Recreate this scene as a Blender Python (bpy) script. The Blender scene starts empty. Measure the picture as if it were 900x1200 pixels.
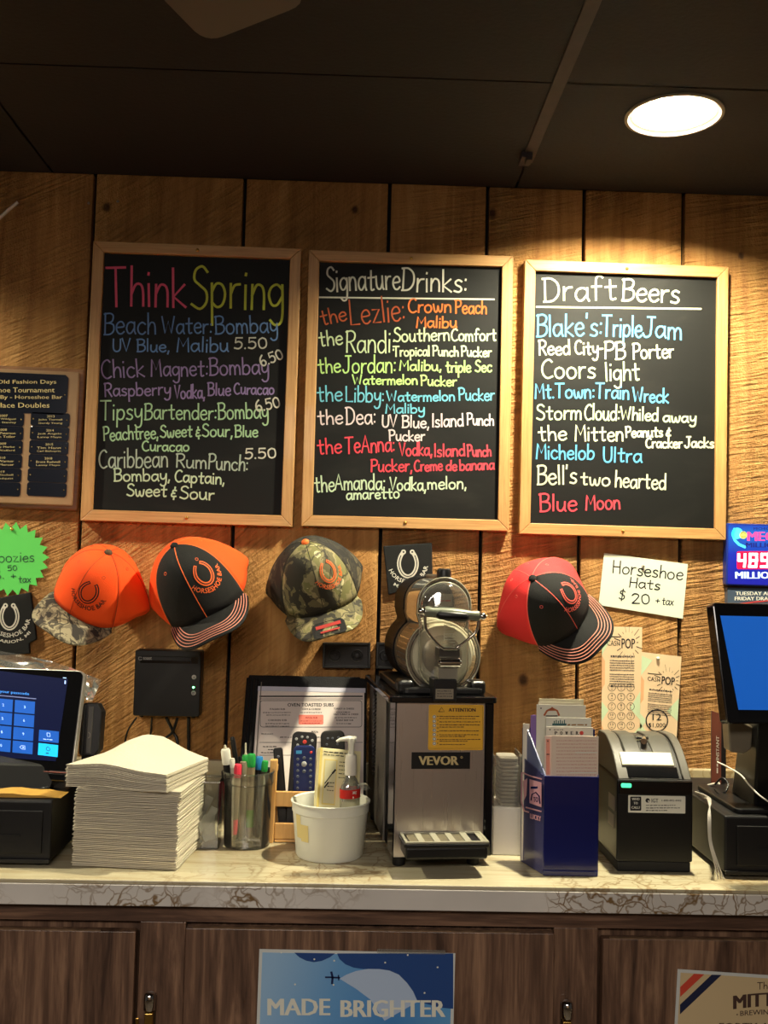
import bpy, bmesh, math, random
from mathutils import Vector, Matrix, noise
random.seed(7)
SC = bpy.context.scene
COL = SC.collection

# ---------------------------------------------------------------- camera
F = 1200.0
CAMZ = 1.35
camd = bpy.data.cameras.new('camera'); cam = bpy.data.objects.new('camera', camd); COL.objects.link(cam)
CR = (Matrix.Rotation(math.radians(-1.4), 3, 'Z') @ Matrix.Rotation(math.radians(90 + 3.34), 3, 'X') @ Matrix.Rotation(math.radians(1.35), 3, 'Z'))
cam.matrix_world = Matrix.Translation((0, 0, CAMZ)) @ CR.to_4x4()
camd.sensor_fit = 'VERTICAL'; camd.sensor_height = 36.0; camd.lens = 36.0 * F / 1200.0
camd.clip_start = 0.02
SC.camera = cam

# ---------------------------------------------------------------- world, light, exposure
SC.view_settings.view_transform = 'Standard'; SC.view_settings.look = 'None'
SC.view_settings.gamma = 1.0; SC.view_settings.use_curve_mapping = False
SC.view_settings.exposure = -0.42
wd = bpy.data.worlds.new('world'); SC.world = wd; wd.use_nodes = True
wd.node_tree.nodes['Background'].inputs[0].default_value = (1.0, 0.88, 0.78, 1)
wd.node_tree.nodes['Background'].inputs[1].default_value = 0.05
BULB = 6200.0            # strength of the can lights' lenses

def area(name, loc, rot, size, power, color):
    l = bpy.data.lights.new(name, 'AREA'); l.shape = 'RECTANGLE'; l.size, l.size_y = size; l.energy = power; l.color = color
    o = bpy.data.objects.new(name, l); COL.objects.link(o); o.location = loc; o.rotation_euler = rot
    return o
# the dining room's lamps behind the camera
dl = area('dining_room_lamp', (-0.3, -0.9, 2.05), (math.radians(58), 0, 0), (1.6, 0.4), 13.0, (1.0, 0.90, 0.80)); dl.data.spread = math.radians(80)
# unseen fill light, added so the front wall reflects brightly in the steel
wl = area('front_wall_fill', (0.2, -2.1, 2.08), (math.radians(-35), 0, 0), (2.4, 0.2), 24.0, (1.0, 0.86, 0.72)); wl.data.spread = math.radians(120)

# ---------------------------------------------------------------- geometry helpers
W = 1.98      # the plank wall
CZ = 0.90     # countertop
CEIL = 2.115
V = Vector
CP = V((0, 0, CAMZ))
def ray(px, py): return CR @ V((px - 450, 600 - py, -F)) / F
def aty(px, py, y=W): d = ray(px, py); return CP + d * (y / d.y)
def atz(px, py, z=CZ): d = ray(px, py); return CP + d * ((z - CAMZ) / d.z)
def proj(p): q = CR.transposed() @ (V(p) - CP); return (450 + F * q.x / -q.z, 600 - F * q.y / -q.z)

class Fr:
    """a flat frame in the world: origin, u (right), v (up), n (towards the room)"""
    def __init__(s, O, U, Vv):
        s.O = V(O); s.U = V(U).normalized(); s.V = (V(Vv) - s.U * V(Vv).dot(s.U)).normalized(); s.N = s.U.cross(s.V)
    def __call__(s, u, v, n=0.0): return s.O + s.U * u + s.V * v + s.N * n
def quadfr(tl, tr, br, bl, y):
    """frame fitted to four pixels lying in the plane y: origin bottom-left; returns frame, width, height"""
    a, b, c, d = [aty(*q, y) for q in (tl, tr, br, bl)]
    w = ((b - a).length + (c - d).length) / 2; h = ((a - d).length + (b - c).length) / 2
    U = (b - a) + (c - d); Vv = (a - d) + (b - c)
    fr = Fr((0, 0, 0), U, Vv); cen = (a + b + c + d) / 4
    fr.O = cen - fr.U * w / 2 - fr.V * h / 2
    return fr, w, h
XZ = Fr((0, 0, 0), (1, 0, 0), (0, 0, 1))
def wallfr(y): return Fr((0, y, 0), (1, 0, 0), (0, 0, 1))

class MB:
    def __init__(s): s.v = []; s.f = []; s.mi = []
    def add(s, vs, fs, mi=0):
        o = len(s.v); s.v += [V(p) for p in vs]; s.f += [[i + o for i in f] for f in fs]; s.mi += [mi] * len(fs); return s
    def hexa(s, p, mi=0):   # 8 points: bottom 4 ccw, top 4 ccw
        return s.add(p, [(3, 2, 1, 0), (4, 5, 6, 7), (0, 1, 5, 4), (1, 2, 6, 5), (2, 3, 7, 6), (3, 0, 4, 7)], mi)
    def box(s, x0, x1, y0, y1, z0, z1, fr=None, mi=0):
        p = [(x0, y0, z0), (x1, y0, z0), (x1, y1, z0), (x0, y1, z0), (x0, y0, z1), (x1, y0, z1), (x1, y1, z1), (x0, y1, z1)]
        if fr: p = [fr(*q) for q in p]
        return s.hexa(p, mi)
    def prism(s, pts, n0, n1, fr, mi=0):
        n = len(pts)
        vs = [fr(u, v, n0) for u, v in pts] + [fr(u, v, n1) for u, v in pts]
        fs = [list(range(n))[::-1], list(range(n, 2 * n))] + [(i, (i + 1) % n, (i + 1) % n + n, i + n) for i in range(n)]
        return s.add(vs, fs, mi)
    def flat(s, pts, n0, fr, mi=0): return s.add([fr(u, v, n0) for u, v in pts], [list(range(len(pts)))], mi)
    def tube(s, pts, r, k=8, cap=True, mi=0):
        pts = [V(p) for p in pts]; n = len(pts); rs = r if isinstance(r, (list, tuple)) else [r] * n
        vs = []; fs = []; ref = None
        for i, p in enumerate(pts):
            t = (pts[min(i + 1, n - 1)] - pts[max(i - 1, 0)]).normalized()
            if ref is None: ref = t.orthogonal().normalized()
            ref = (ref - t * ref.dot(t)).normalized(); b = t.cross(ref)
            for j in range(k):
                a = 2 * math.pi * j / k; vs.append(p + (ref * math.cos(a) + b * math.sin(a)) * rs[i])
        for i in range(n - 1):
            for j in range(k): fs.append((i * k + j, i * k + (j + 1) % k, (i + 1) * k + (j + 1) % k, (i + 1) * k + j))
        if cap: fs += [list(range(k))[::-1], list(range((n - 1) * k, n * k))]
        return s.add(vs, fs, mi)
    def lathe(s, prof, O, ax=(0, 0, 1), k=32, sx=1.0, sy=1.0, mi=0, up=None):
        ax = V(ax).normalized(); e1 = V(up).normalized() if up else ax.orthogonal().normalized(); e2 = ax.cross(e1); O = V(O)
        vs = []; fs = []; n = len(prof)
        for r, h in prof:
            for j in range(k):
                a = 2 * math.pi * j / k; vs.append(O + ax * h + e1 * (r * sx * math.cos(a)) + e2 * (r * sy * math.sin(a)))
        for i in range(n - 1):
            for j in range(k): fs.append((i * k + j, i * k + (j + 1) % k, (i + 1) * k + (j + 1) % k, (i + 1) * k + j))
        return s.add(vs, fs, mi)
    def ribbon(s, pts, w, m, n0=0.0, caps=True, mi=0):
        """pts: 2D; m(u,v,n) maps to the world"""
        n = len(pts)
        if n < 2: return s
        L = []; R = []
        for i in range(n):
            a = pts[max(i - 1, 0)]; b = pts[min(i + 1, n - 1)]
            dx, dy = b[0] - a[0], b[1] - a[1]; l = math.hypot(dx, dy) or 1e-9; dx /= l; dy /= l
            x, y = pts[i]
            if caps and i == 0: x -= dx * w * .35; y -= dy * w * .35
            if caps and i == n - 1: x += dx * w * .35; y += dy * w * .35
            L.append((x - dy * w / 2, y + dx * w / 2)); R.append((x + dy * w / 2, y - dx * w / 2))
        vs = [m(u, v, n0) for u, v in L] + [m(u, v, n0) for u, v in R]
        return s.add(vs, [(i, i + n, i + 1 + n, i + 1) for i in range(n - 1)], mi)
    def disc(s, cx, cy, r, m, n0=0.0, k=16, mi=0):
        return s.add([m(cx + r * math.cos(2 * math.pi * j / k), cy + r * math.sin(2 * math.pi * j / k), n0) for j in range(k)], [list(range(k))], mi)
    def ring(s, cx, cy, r, w, m, n0=0.0, k=28):
        return s.ribbon([(cx + r * math.cos(2 * math.pi * j / k), cy + r * math.sin(2 * math.pi * j / k)) for j in range(k + 1)], w, m, n0, False)

ROOTM = {}
def obj(name, mb, mat, parent=None, bevel=0, smooth=None, sub=0, label=None, seg=2):
    me = bpy.data.meshes.new(name)
    inv = None
    if parent is not None: inv = ROOTM[parent.name].inverted()
    vs = mb.v if inv is None else [inv @ p for p in mb.v]
    me.from_pydata([tuple(p) for p in vs], [], mb.f)
    mats = mat if isinstance(mat, (list, tuple)) else [mat]
    for m_ in mats: me.materials.append(m_)
    if len(mats) > 1: me.polygons.foreach_set('material_index', mb.mi)
    me.update()
    if smooth:
        me.polygons.foreach_set('use_smooth', [True] * len(me.polygons))
        me.set_sharp_from_angle(angle=math.radians(smooth))
    o = bpy.data.objects.new(name, me); COL.objects.link(o)
    if parent is not None: o.parent = parent
    ROOTM[o.name] = Matrix() if parent is None else ROOTM[parent.name]
    if bevel:
        b = o.modifiers.new('bevel', 'BEVEL'); b.width = bevel; b.segments = seg; b.limit_method = 'ANGLE'; b.angle_limit = math.radians(35)
        b.harden_normals = False
    if sub:
        b = o.modifiers.new('sub', 'SUBSURF'); b.levels = sub; b.render_levels = sub
    if label: o['label'] = label
    return o
def thing(name, label, cat, loc, rz=0, group=None):
    o = bpy.data.objects.new(name, None); COL.objects.link(o)
    o.location = loc; o.rotation_euler = (0, 0, rz); o.empty_display_size = 0.02
    ROOTM[o.name] = Matrix.Translation(V(loc)) @ Matrix.Rotation(rz, 4, 'Z')
    o['label'] = label; o['category'] = cat
    if group: o['group'] = group
    return o
def tag(o, label, cat, group=None, kind=None):
    o['label'] = label; o['category'] = cat
    if group: o['group'] = group
    if kind: o['kind'] = kind
    return o
def struct(o, label=None):
    o['kind'] = 'structure'
    if label: o['label'] = label
    return o

# ---------------------------------------------------------------- materials
def C(r, g, b):
    f = lambda c: (c / 255 / 12.92) if c / 255 <= .04045 else ((c / 255 + .055) / 1.055) ** 2.4
    return (f(r), f(g), f(b), 1)
MC = {}
def mat(name, col, rough=.6, metal=0, emit=0, spec=.5, trans=0, alpha=1, coat=0, noise_amt=0, nscale=40, bump=0, bscale=200, ior=1.45):
    if name in MC: return MC[name]
    m = bpy.data.materials.new(name); m.use_nodes = True; nt = m.node_tree; b = nt.nodes['Principled BSDF']
    b.inputs['Base Color'].default_value = col; b.inputs['Roughness'].default_value = rough; b.inputs['Metallic'].default_value = metal
    b.inputs['Specular IOR Level'].default_value = spec; b.inputs['Transmission Weight'].default_value = trans; b.inputs['Alpha'].default_value = alpha
    b.inputs['Coat Weight'].default_value = coat; b.inputs['IOR'].default_value = ior
    if emit: b.inputs['Emission Color'].default_value = col; b.inputs['Emission Strength'].default_value = emit
    if noise_amt:
        n = nt.nodes.new('ShaderNodeTexNoise'); n.inputs['Scale'].default_value = nscale; n.inputs['Detail'].default_value = 5
        tc = nt.nodes.new('ShaderNodeTexCoord'); nt.links.new(tc.outputs['Object'], n.inputs['Vector'])
        mx = nt.nodes.new('ShaderNodeMixRGB'); mx.blend_type = 'MULTIPLY'; mx.inputs[0].default_value = 1
        rp = nt.nodes.new('ShaderNodeMapRange'); rp.inputs[1].default_value = .3; rp.inputs[2].default_value = .7
        rp.inputs[3].default_value = 1 - noise_amt; rp.inputs[4].default_value = 1 + noise_amt * .3
        mx.inputs[1].default_value = col; nt.links.new(n.outputs['Fac'], rp.inputs[0]); nt.links.new(rp.outputs[0], mx.inputs[2])
        nt.links.new(mx.outputs[0], b.inputs['Base Color'])
    if bump:
        n = nt.nodes.new('ShaderNodeTexNoise'); n.inputs['Scale'].default_value = bscale
        tc = nt.nodes.new('ShaderNodeTexCoord'); nt.links.new(tc.outputs['Object'], n.inputs['Vector'])
        bp = nt.nodes.new('ShaderNodeBump'); bp.inputs['Strength'].default_value = bump; bp.inputs['Distance'].default_value = .002
        nt.links.new(n.outputs['Fac'], bp.inputs['Height']); nt.links.new(bp.outputs[0], b.inputs['Normal'])
    MC[name] = m; return m

class NT:
    """small node-graph helper"""
    def __init__(s, name):
        s.m = bpy.data.materials.new(name); s.m.use_nodes = True; s.t = s.m.node_tree; s.b = s.t.nodes['Principled BSDF']
    def n(s, typ, ins=None, **kw):
        nd = s.t.nodes.new('ShaderNode' + typ)
        for k, v in kw.items(): setattr(nd, k, v)
        for k, v in (ins or {}).items():
            if hasattr(v, 'is_output'): s.t.links.new(v, nd.inputs[k])
            else: nd.inputs[k].default_value = v
        return nd
    def math(s, op, a, b=0.0, c=0.0, clamp=False):
        nd = s.n('Math', {0: a, 1: b, 2: c}, operation=op, use_clamp=clamp); return nd.outputs[0]
    def maprange(s, a, f0, f1, t0, t1, smooth=False):
        nd = s.n('MapRange', {0: a, 1: f0, 2: f1, 3: t0, 4: t1});
        if smooth: nd.interpolation_type = 'SMOOTHSTEP'
        return nd.outputs[0]
    def ramp(s, fac, stops):
        nd = s.n('ValToRGB', {0: fac}); e = nd.color_ramp.elements
        while len(e) < len(stops): e.new(.5)
        for el, (p, c) in zip(e, stops): el.position = p; el.color = c
        return nd.outputs[0]
    def mapping(s, vec, loc=(0, 0, 0), rot=(0, 0, 0), sc=(1, 1, 1)):
        return s.n('Mapping', {'Vector': vec, 'Location': loc, 'Rotation': rot, 'Scale': sc}).outputs[0]
    def noise(s, vec, scale, detail=4, rough=.5, dist=0):
        return s.n('TexNoise', {'Vector': vec, 'Scale': scale, 'Detail': detail, 'Roughness': rough, 'Distortion': dist}).outputs['Fac']
    def mix(s, fac, a, b, mode='MIX'):
        return s.n('MixRGB', {0: fac, 1: a, 2: b}, blend_type=mode).outputs[0]
    def bump(s, h, strength, dist):
        o = s.n('Bump', {'Height': h, 'Strength': strength, 'Distance': dist}).outputs[0]; s.t.links.new(o, s.b.inputs['Normal'])
    def out(s, sock, inp): s.t.links.new(sock, s.b.inputs[inp])

def plank_material():
    g = NT('rough_sawn_pine'); pos = g.n('NewGeometry').outputs['Position']; rnd = g.n('ObjectInfo').outputs['Random']
    # each plank gets its own cut of the grain
    off = g.n('CombineXYZ', {0: g.math('MULTIPLY', rnd, 37.0), 1: 0.0, 2: g.math('MULTIPLY', rnd, 91.0)}).outputs[0]
    p = g.n('VectorMath', {0: pos, 1: off}, operation='ADD').outputs[0]
    grain = g.noise(g.mapping(p, sc=(26, 26, 1.6)), 1.0, 6, .6, 1.2)
    blot = g.noise(g.mapping(p, sc=(5, 5, 2.2)), 1.0, 3, .5)
    col = g.ramp(grain, [(.28, C(144, 101, 56)), (.5, C(177, 130, 75)), (.72, C(200, 155, 94))])
    tone = g.maprange(blot, .3, .7, .72, 1.12)
    col = g.mix(1.0, col, g.n('CombineXYZ', {0: tone, 1: g.math('MULTIPLY', tone, .96), 2: g.math('MULTIPLY', tone, .92)}).outputs[0], 'MULTIPLY')
    pl = g.maprange(rnd, 0, 1, .82, 1.08)
    col = g.mix(1.0, col, g.n('CombineXYZ', {0: pl, 1: pl, 2: pl}).outputs[0], 'MULTIPLY')
    # saw marks: slanted short ridges
    rot = g.math('ADD', .60, g.math('MULTIPLY', g.math('SUBTRACT', rnd, .5), .9))
    rotv = g.n('CombineXYZ', {0: 0.0, 1: rot, 2: 0.0}).outputs[0]
    q = g.n('VectorRotate', {'Vector': p, 'Angle': rot, 'Axis': (0, 1, 0)}, rotation_type='AXIS_ANGLE').outputs[0]
    saw = g.noise(g.mapping(q, sc=(14, 14, 170)), 1.0, 4, .55, .25)
    fuzz = g.noise(g.mapping(p, sc=(210, 210, 130)), 1.0, 3, .6, .2)
    patch = g.maprange(g.noise(g.mapping(p, sc=(6, 6, 3)), 1.0, 2), .36, .58, .30, 1.0, True)
    h = g.math('ADD', g.math('MULTIPLY', saw, 1.0), g.math('MULTIPLY', fuzz, .42))
    h = g.math('MULTIPLY', h, patch)
    # cracks
    crack = g.noise(g.mapping(p, sc=(60, 60, 3)), 1.0, 4, .7, 2.0)
    cr = g.maprange(crack, .74, .79, 0, 1)
    col = g.mix(g.math('MULTIPLY', cr, .8), col, C(40, 22, 10))
    saw_shade = g.maprange(saw, .34, .56, .74, 1.08)  # shading of the saw grooves put into the colour to back the bump
    col = g.mix(g.math('MULTIPLY', patch, .8), col, g.mix(1.0, col, g.n('CombineXYZ', {0: saw_shade, 1: saw_shade, 2: saw_shade}).outputs[0], 'MULTIPLY'))
    # knots where the boards show them
    for (kx, ky, r) in KNOTS:
        k = aty(kx, ky)
        dist = g.n('VectorMath', {0: g.n('VectorMath', {0: pos, 1: (1.0, 0, .8)}, operation='MULTIPLY').outputs[0], 1: (k.x, 0, k.z * .8)}, operation='DISTANCE').outputs['Value']
        wob = g.math('ADD', dist, g.math('MULTIPLY', g.math('SUBTRACT', fuzz, .5), r * .4))
        col = g.mix(g.maprange(wob, r * .35, r * 1.2, .85, 0, True), col, C(46, 24, 12))
    g.out(col, 'Base Color'); g.b.inputs['Roughness'].default_value = .72; g.b.inputs['Specular IOR Level'].default_value = .25
    g.bump(h, 1.0, .013)
    return g.m
KNOTS = [(613, 797, .011), (577, 250, .009), (125, 243, .010), (416, 246, .008), (868, 300, .007)]
PINE = plank_material()

def oak_material(name, c0, c1, sc=(8, 8, 60), rough=.45, coat=.1):
    g = NT(name); p = g.n('TexCoord').outputs['Object']
    n = g.noise(g.mapping(p, sc=sc), 1.0, 5, .6, .6)
    g.out(g.ramp(n, [(.3, c0), (.7, c1)]), 'Base Color'); g.b.inputs['Roughness'].default_value = rough; g.b.inputs['Coat Weight'].default_value = coat
    g.bump(n, .15, .001); return g.m
OAKH = oak_material('oak_rail_grain', C(160, 116, 66), C(192, 148, 92), (10, 60, 220))
OAKV = oak_material('oak_stile_grain', C(160, 116, 66), C(192, 148, 92), (220, 60, 10))
PALEWOOD = oak_material('pale_pine', C(205, 150, 80), C(232, 184, 112), (120, 120, 14))
PLAQUEW = oak_material('plaque_walnut', C(104, 68, 40), C(140, 96, 58), (14, 60, 90))
def walnut():
    g = NT('walnut_laminate'); p = g.n('TexCoord').outputs['Object']; rnd = g.n('ObjectInfo').outputs['Random']
    p = g.n('VectorMath', {0: p, 1: g.n('CombineXYZ', {0: g.math('MULTIPLY', rnd, 9.0), 1: 0.0, 2: g.math('MULTIPLY', rnd, 5.0)}).outputs[0]}, operation='ADD').outputs[0]
    a = g.noise(g.mapping(p, sc=(30, 30, 3.0)), 1.0, 6, .62, 1.4)
    b = g.noise(g.mapping(p, sc=(260, 260, 14)), 1.0, 3, .6)
    n = g.math('ADD', g.math('MULTIPLY', a, .75), g.math('MULTIPLY', b, .25))
    g.out(g.ramp(n, [(.34, C(62, 43, 33)), (.5, C(104, 77, 60)), (.64, C(146, 113, 88))]), 'Base Color'); g.b.inputs['Roughness'].default_value = .42
    g.bump(b, .15, .001); return g.m
WALNUT = walnut()
def walnut_h():
    g = NT('walnut_laminate_crosswise'); p = g.n('TexCoord').outputs['Object']
    a = g.noise(g.mapping(p, sc=(3.0, 30, 40)), 1.0, 6, .62, 1.4)
    b = g.noise(g.mapping(p, sc=(14, 260, 260)), 1.0, 3, .6)
    n = g.math('ADD', g.math('MULTIPLY', a, .75), g.math('MULTIPLY', b, .25))
    g.out(g.ramp(n, [(.34, C(52, 36, 27)), (.5, C(86, 62, 48)), (.64, C(128, 97, 76))]), 'Base Color'); g.b.inputs['Roughness'].default_value = .42
    return g.m
WALNUTH = walnut_h()
def marble(name, base, vein, scale, amt, rough=.28, reflection_streak=False, mlo=.44, mhi=.60):
    g = NT(name); p = g.n('NewGeometry').outputs['Position']
    nv = g.n('TexNoise', {'Vector': p, 'Scale': 14.0, 'Detail': 4.0}).outputs['Color']
    q = g.n('VectorMath', {0: p, 1: g.n('VectorMath', {0: nv, 'Scale': .10}, operation='SCALE').outputs[0]}, operation='ADD').outputs[0]
    vo = g.n('TexVoronoi', {'Vector': g.mapping(q, rot=(0, .5, .4), sc=(1, 1, 1.6)), 'Scale': scale}, feature='DISTANCE_TO_EDGE').outputs['Distance']
    vo2 = g.n('TexVoronoi', {'Vector': g.mapping(q, rot=(0, 1.0, .9)), 'Scale': scale * 2.6}, feature='DISTANCE_TO_EDGE').outputs['Distance']
    mask = g.maprange(g.noise(p, 5.0, 3), mlo, mhi, 0, 1, True)
    v1 = g.math('MULTIPLY', g.maprange(vo, 0, .055, 1, 0, True), mask); v2 = g.math('MULTIPLY', g.maprange(vo2, 0, .07, .8, 0, True), mask)
    v = g.math('MULTIPLY', g.math('MAXIMUM', v1, v2), amt, clamp=True)
    cloud = g.noise(g.mapping(p, sc=(6, 6, 6)), 1.0, 5)
    b0 = g.mix(g.maprange(cloud, .35, .65, 0, 1), base, tuple(c * .84 for c in base[:3]) + (1,))
    if reflection_streak:  # horizontal streaks: a reflection painted into the top's colour
        st = g.noise(g.mapping(p, sc=(5, 55, 5)), 1.0, 5, .6, .6)
        b0 = g.mix(g.maprange(st, .45, .7, 0, .65), b0, C(150, 128, 88))
    g.out(g.mix(v, b0, vein), 'Base Color'); g.b.inputs['Roughness'].default_value = rough
    return g.m
MARBLE_TOP = marble('marble_laminate_top', C(196, 186, 156), C(128, 100, 62), 11, .7, .22, True)
MARBLE_EDGE = marble('marble_laminate_edge', C(216, 211, 202), C(118, 90, 50), 16, 1.0, .35, mlo=.42, mhi=.56)
CEILM = mat('dark_ceiling_panel', C(26, 22, 26), .8, noise_amt=.25, nscale=6, bump=.3, bscale=120)
GAPM = mat('black_gap', C(10, 8, 8), .9)
STRIPM = mat('ceiling_strip', C(62, 52, 52), .7, noise_amt=.2)
BLACK = mat('black_plastic', C(13, 13, 14), .38)
BLACKM = mat('matte_black', C(9, 9, 10), .7)
GLOSSB = mat('gloss_black', C(14, 14, 16), .12, coat=.4)
DGREY = mat('dark_grey_plastic', C(58, 56, 54), .45)
GREY = mat('grey_plastic', C(112, 108, 100), .4)
WHITE = mat('white_plastic', C(216, 210, 196), .4, noise_amt=.06, nscale=12)
PAPER = mat('white_paper', C(224, 222, 208), .8)
NAPK = mat('napkin_paper', C(206, 197, 176), .9, bump=.35, bscale=260)
CHROME = mat('chrome', C(215, 215, 212), .12, 1)
BRASS = mat('brass', C(196, 158, 84), .3, 1)
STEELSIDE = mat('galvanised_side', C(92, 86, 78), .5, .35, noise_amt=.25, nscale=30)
LEATHER = mat('black_leatherette', C(13, 13, 16), .6, spec=.25, bump=.5, bscale=600)
INK = mat('black_ink', C(20, 20, 24), .6)
INKG = mat('grey_ink', C(70, 62, 60), .7)
ORANGE = mat('orange_fabric', C(255, 82, 12), .8, bump=.4, bscale=900)
ORANGE_T = mat('orange_thread', C(240, 108, 48), .7)
BLKFAB = mat('black_fabric', C(15, 15, 15), .85, bump=.5, bscale=900)
REDFAB = mat('coral_red_fabric', C(240, 50, 52), .8, bump=.4, bscale=900)
PINKTH = mat('pink_thread', C(214, 140, 122), .7)
CORALTH = mat('coral_thread', C(245, 105, 92), .7)
BLKTH = mat('black_thread', C(26, 18, 16), .8)
def camo(name, cols, sc):
    g = NT(name); p = g.n('TexCoord').outputs['Object']
    nv = g.n('TexNoise', {'Vector': p, 'Scale': 40.0, 'Detail': 3.0}).outputs['Color']
    q = g.n('VectorMath', {0: p, 1: g.n('VectorMath', {0: nv, 'Scale': .03}, operation='SCALE').outputs[0]}, operation='ADD').outputs[0]
    a = g.noise(g.mapping(q, sc=(1, 1, .7)), sc, 2, .5, .8)
    r = g.ramp(a, [(.30, cols[0]), (.43, cols[1]), (.50, cols[2]), (.57, cols[3]), (.66, cols[4])]); r.node.color_ramp.interpolation = 'CONSTANT'
    st = g.n('TexVoronoi', {'Vector': g.mapping(q, sc=(1, 1, .35), rot=(0, .6, .5)), 'Scale': sc * 1.1}, feature='DISTANCE_TO_EDGE').outputs['Distance']
    r = g.mix(g.maprange(st, 0, .05, .9, 0), r, cols[0])
    g.out(r, 'Base Color'); g.b.inputs['Roughness'].default_value = .8; return g.m
CAMO = camo('leaf_camouflage', [C(38, 34, 24), C(92, 86, 58), C(134, 124, 88), C(112, 108, 66), C(188, 180, 140)], 24)
CAMOD = camo('dark_camouflage', [C(18, 16, 12), C(46, 42, 32), C(30, 28, 22), C(84, 76, 56), C(110, 100, 76)], 24)
CAMOB = camo('grey_camouflage', [C(42, 36, 30), C(112, 102, 82), C(150, 140, 112), C(74, 68, 56), C(176, 164, 130)], 30)
def glass(name, col=(1, 1, 1, 1), rough=.03, a=.25, tint=.0):
    """thin clear plastic: mostly see-through with a glossy sheen"""
    m = bpy.data.materials.new(name); m.use_nodes = True; t = m.node_tree; t.nodes.clear()
    o = t.nodes.new('ShaderNodeOutputMaterial'); tr = t.nodes.new('ShaderNodeBsdfTransparent'); gl = t.nodes.new('ShaderNodeBsdfGlossy'); df = t.nodes.new('ShaderNodeBsdfDiffuse')
    tr.inputs[0].default_value = col; gl.inputs['Roughness'].default_value = rough; df.inputs[0].default_value = (.7, .68, .62, 1)
    fr = t.nodes.new('ShaderNodeFresnel'); fr.inputs[0].default_value = 1.5
    ml = t.nodes.new('ShaderNodeMath'); ml.operation = 'MULTIPLY_ADD'; ml.inputs[1].default_value = 1.2; ml.inputs[2].default_value = a * .2; ml.use_clamp = True
    m1 = t.nodes.new('ShaderNodeMixShader'); m2 = t.nodes.new('ShaderNodeMixShader'); m2.inputs[0].default_value = tint
    t.links.new(fr.outputs[0], ml.inputs[0]); t.links.new(ml.outputs[0], m1.inputs[0]); t.links.new(tr.outputs[0], m1.inputs[1]); t.links.new(gl.outputs[0], m1.inputs[2])
    t.links.new(m1.outputs[0], m2.inputs[1]); t.links.new(df.outputs[0], m2.inputs[2]); t.links.new(m2.outputs[0], o.inputs[0])
    return m
CLEAR = glass('clear_plastic', (.94, .95, .93, 1), .05, .3, .03)
BAGM = glass('clear_bag_film', (.95, .95, .93, 1), .15, .5, .10)
TANKM = glass('clear_tank', (.93, .92, .88, 1), .06, .5, .06)

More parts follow.
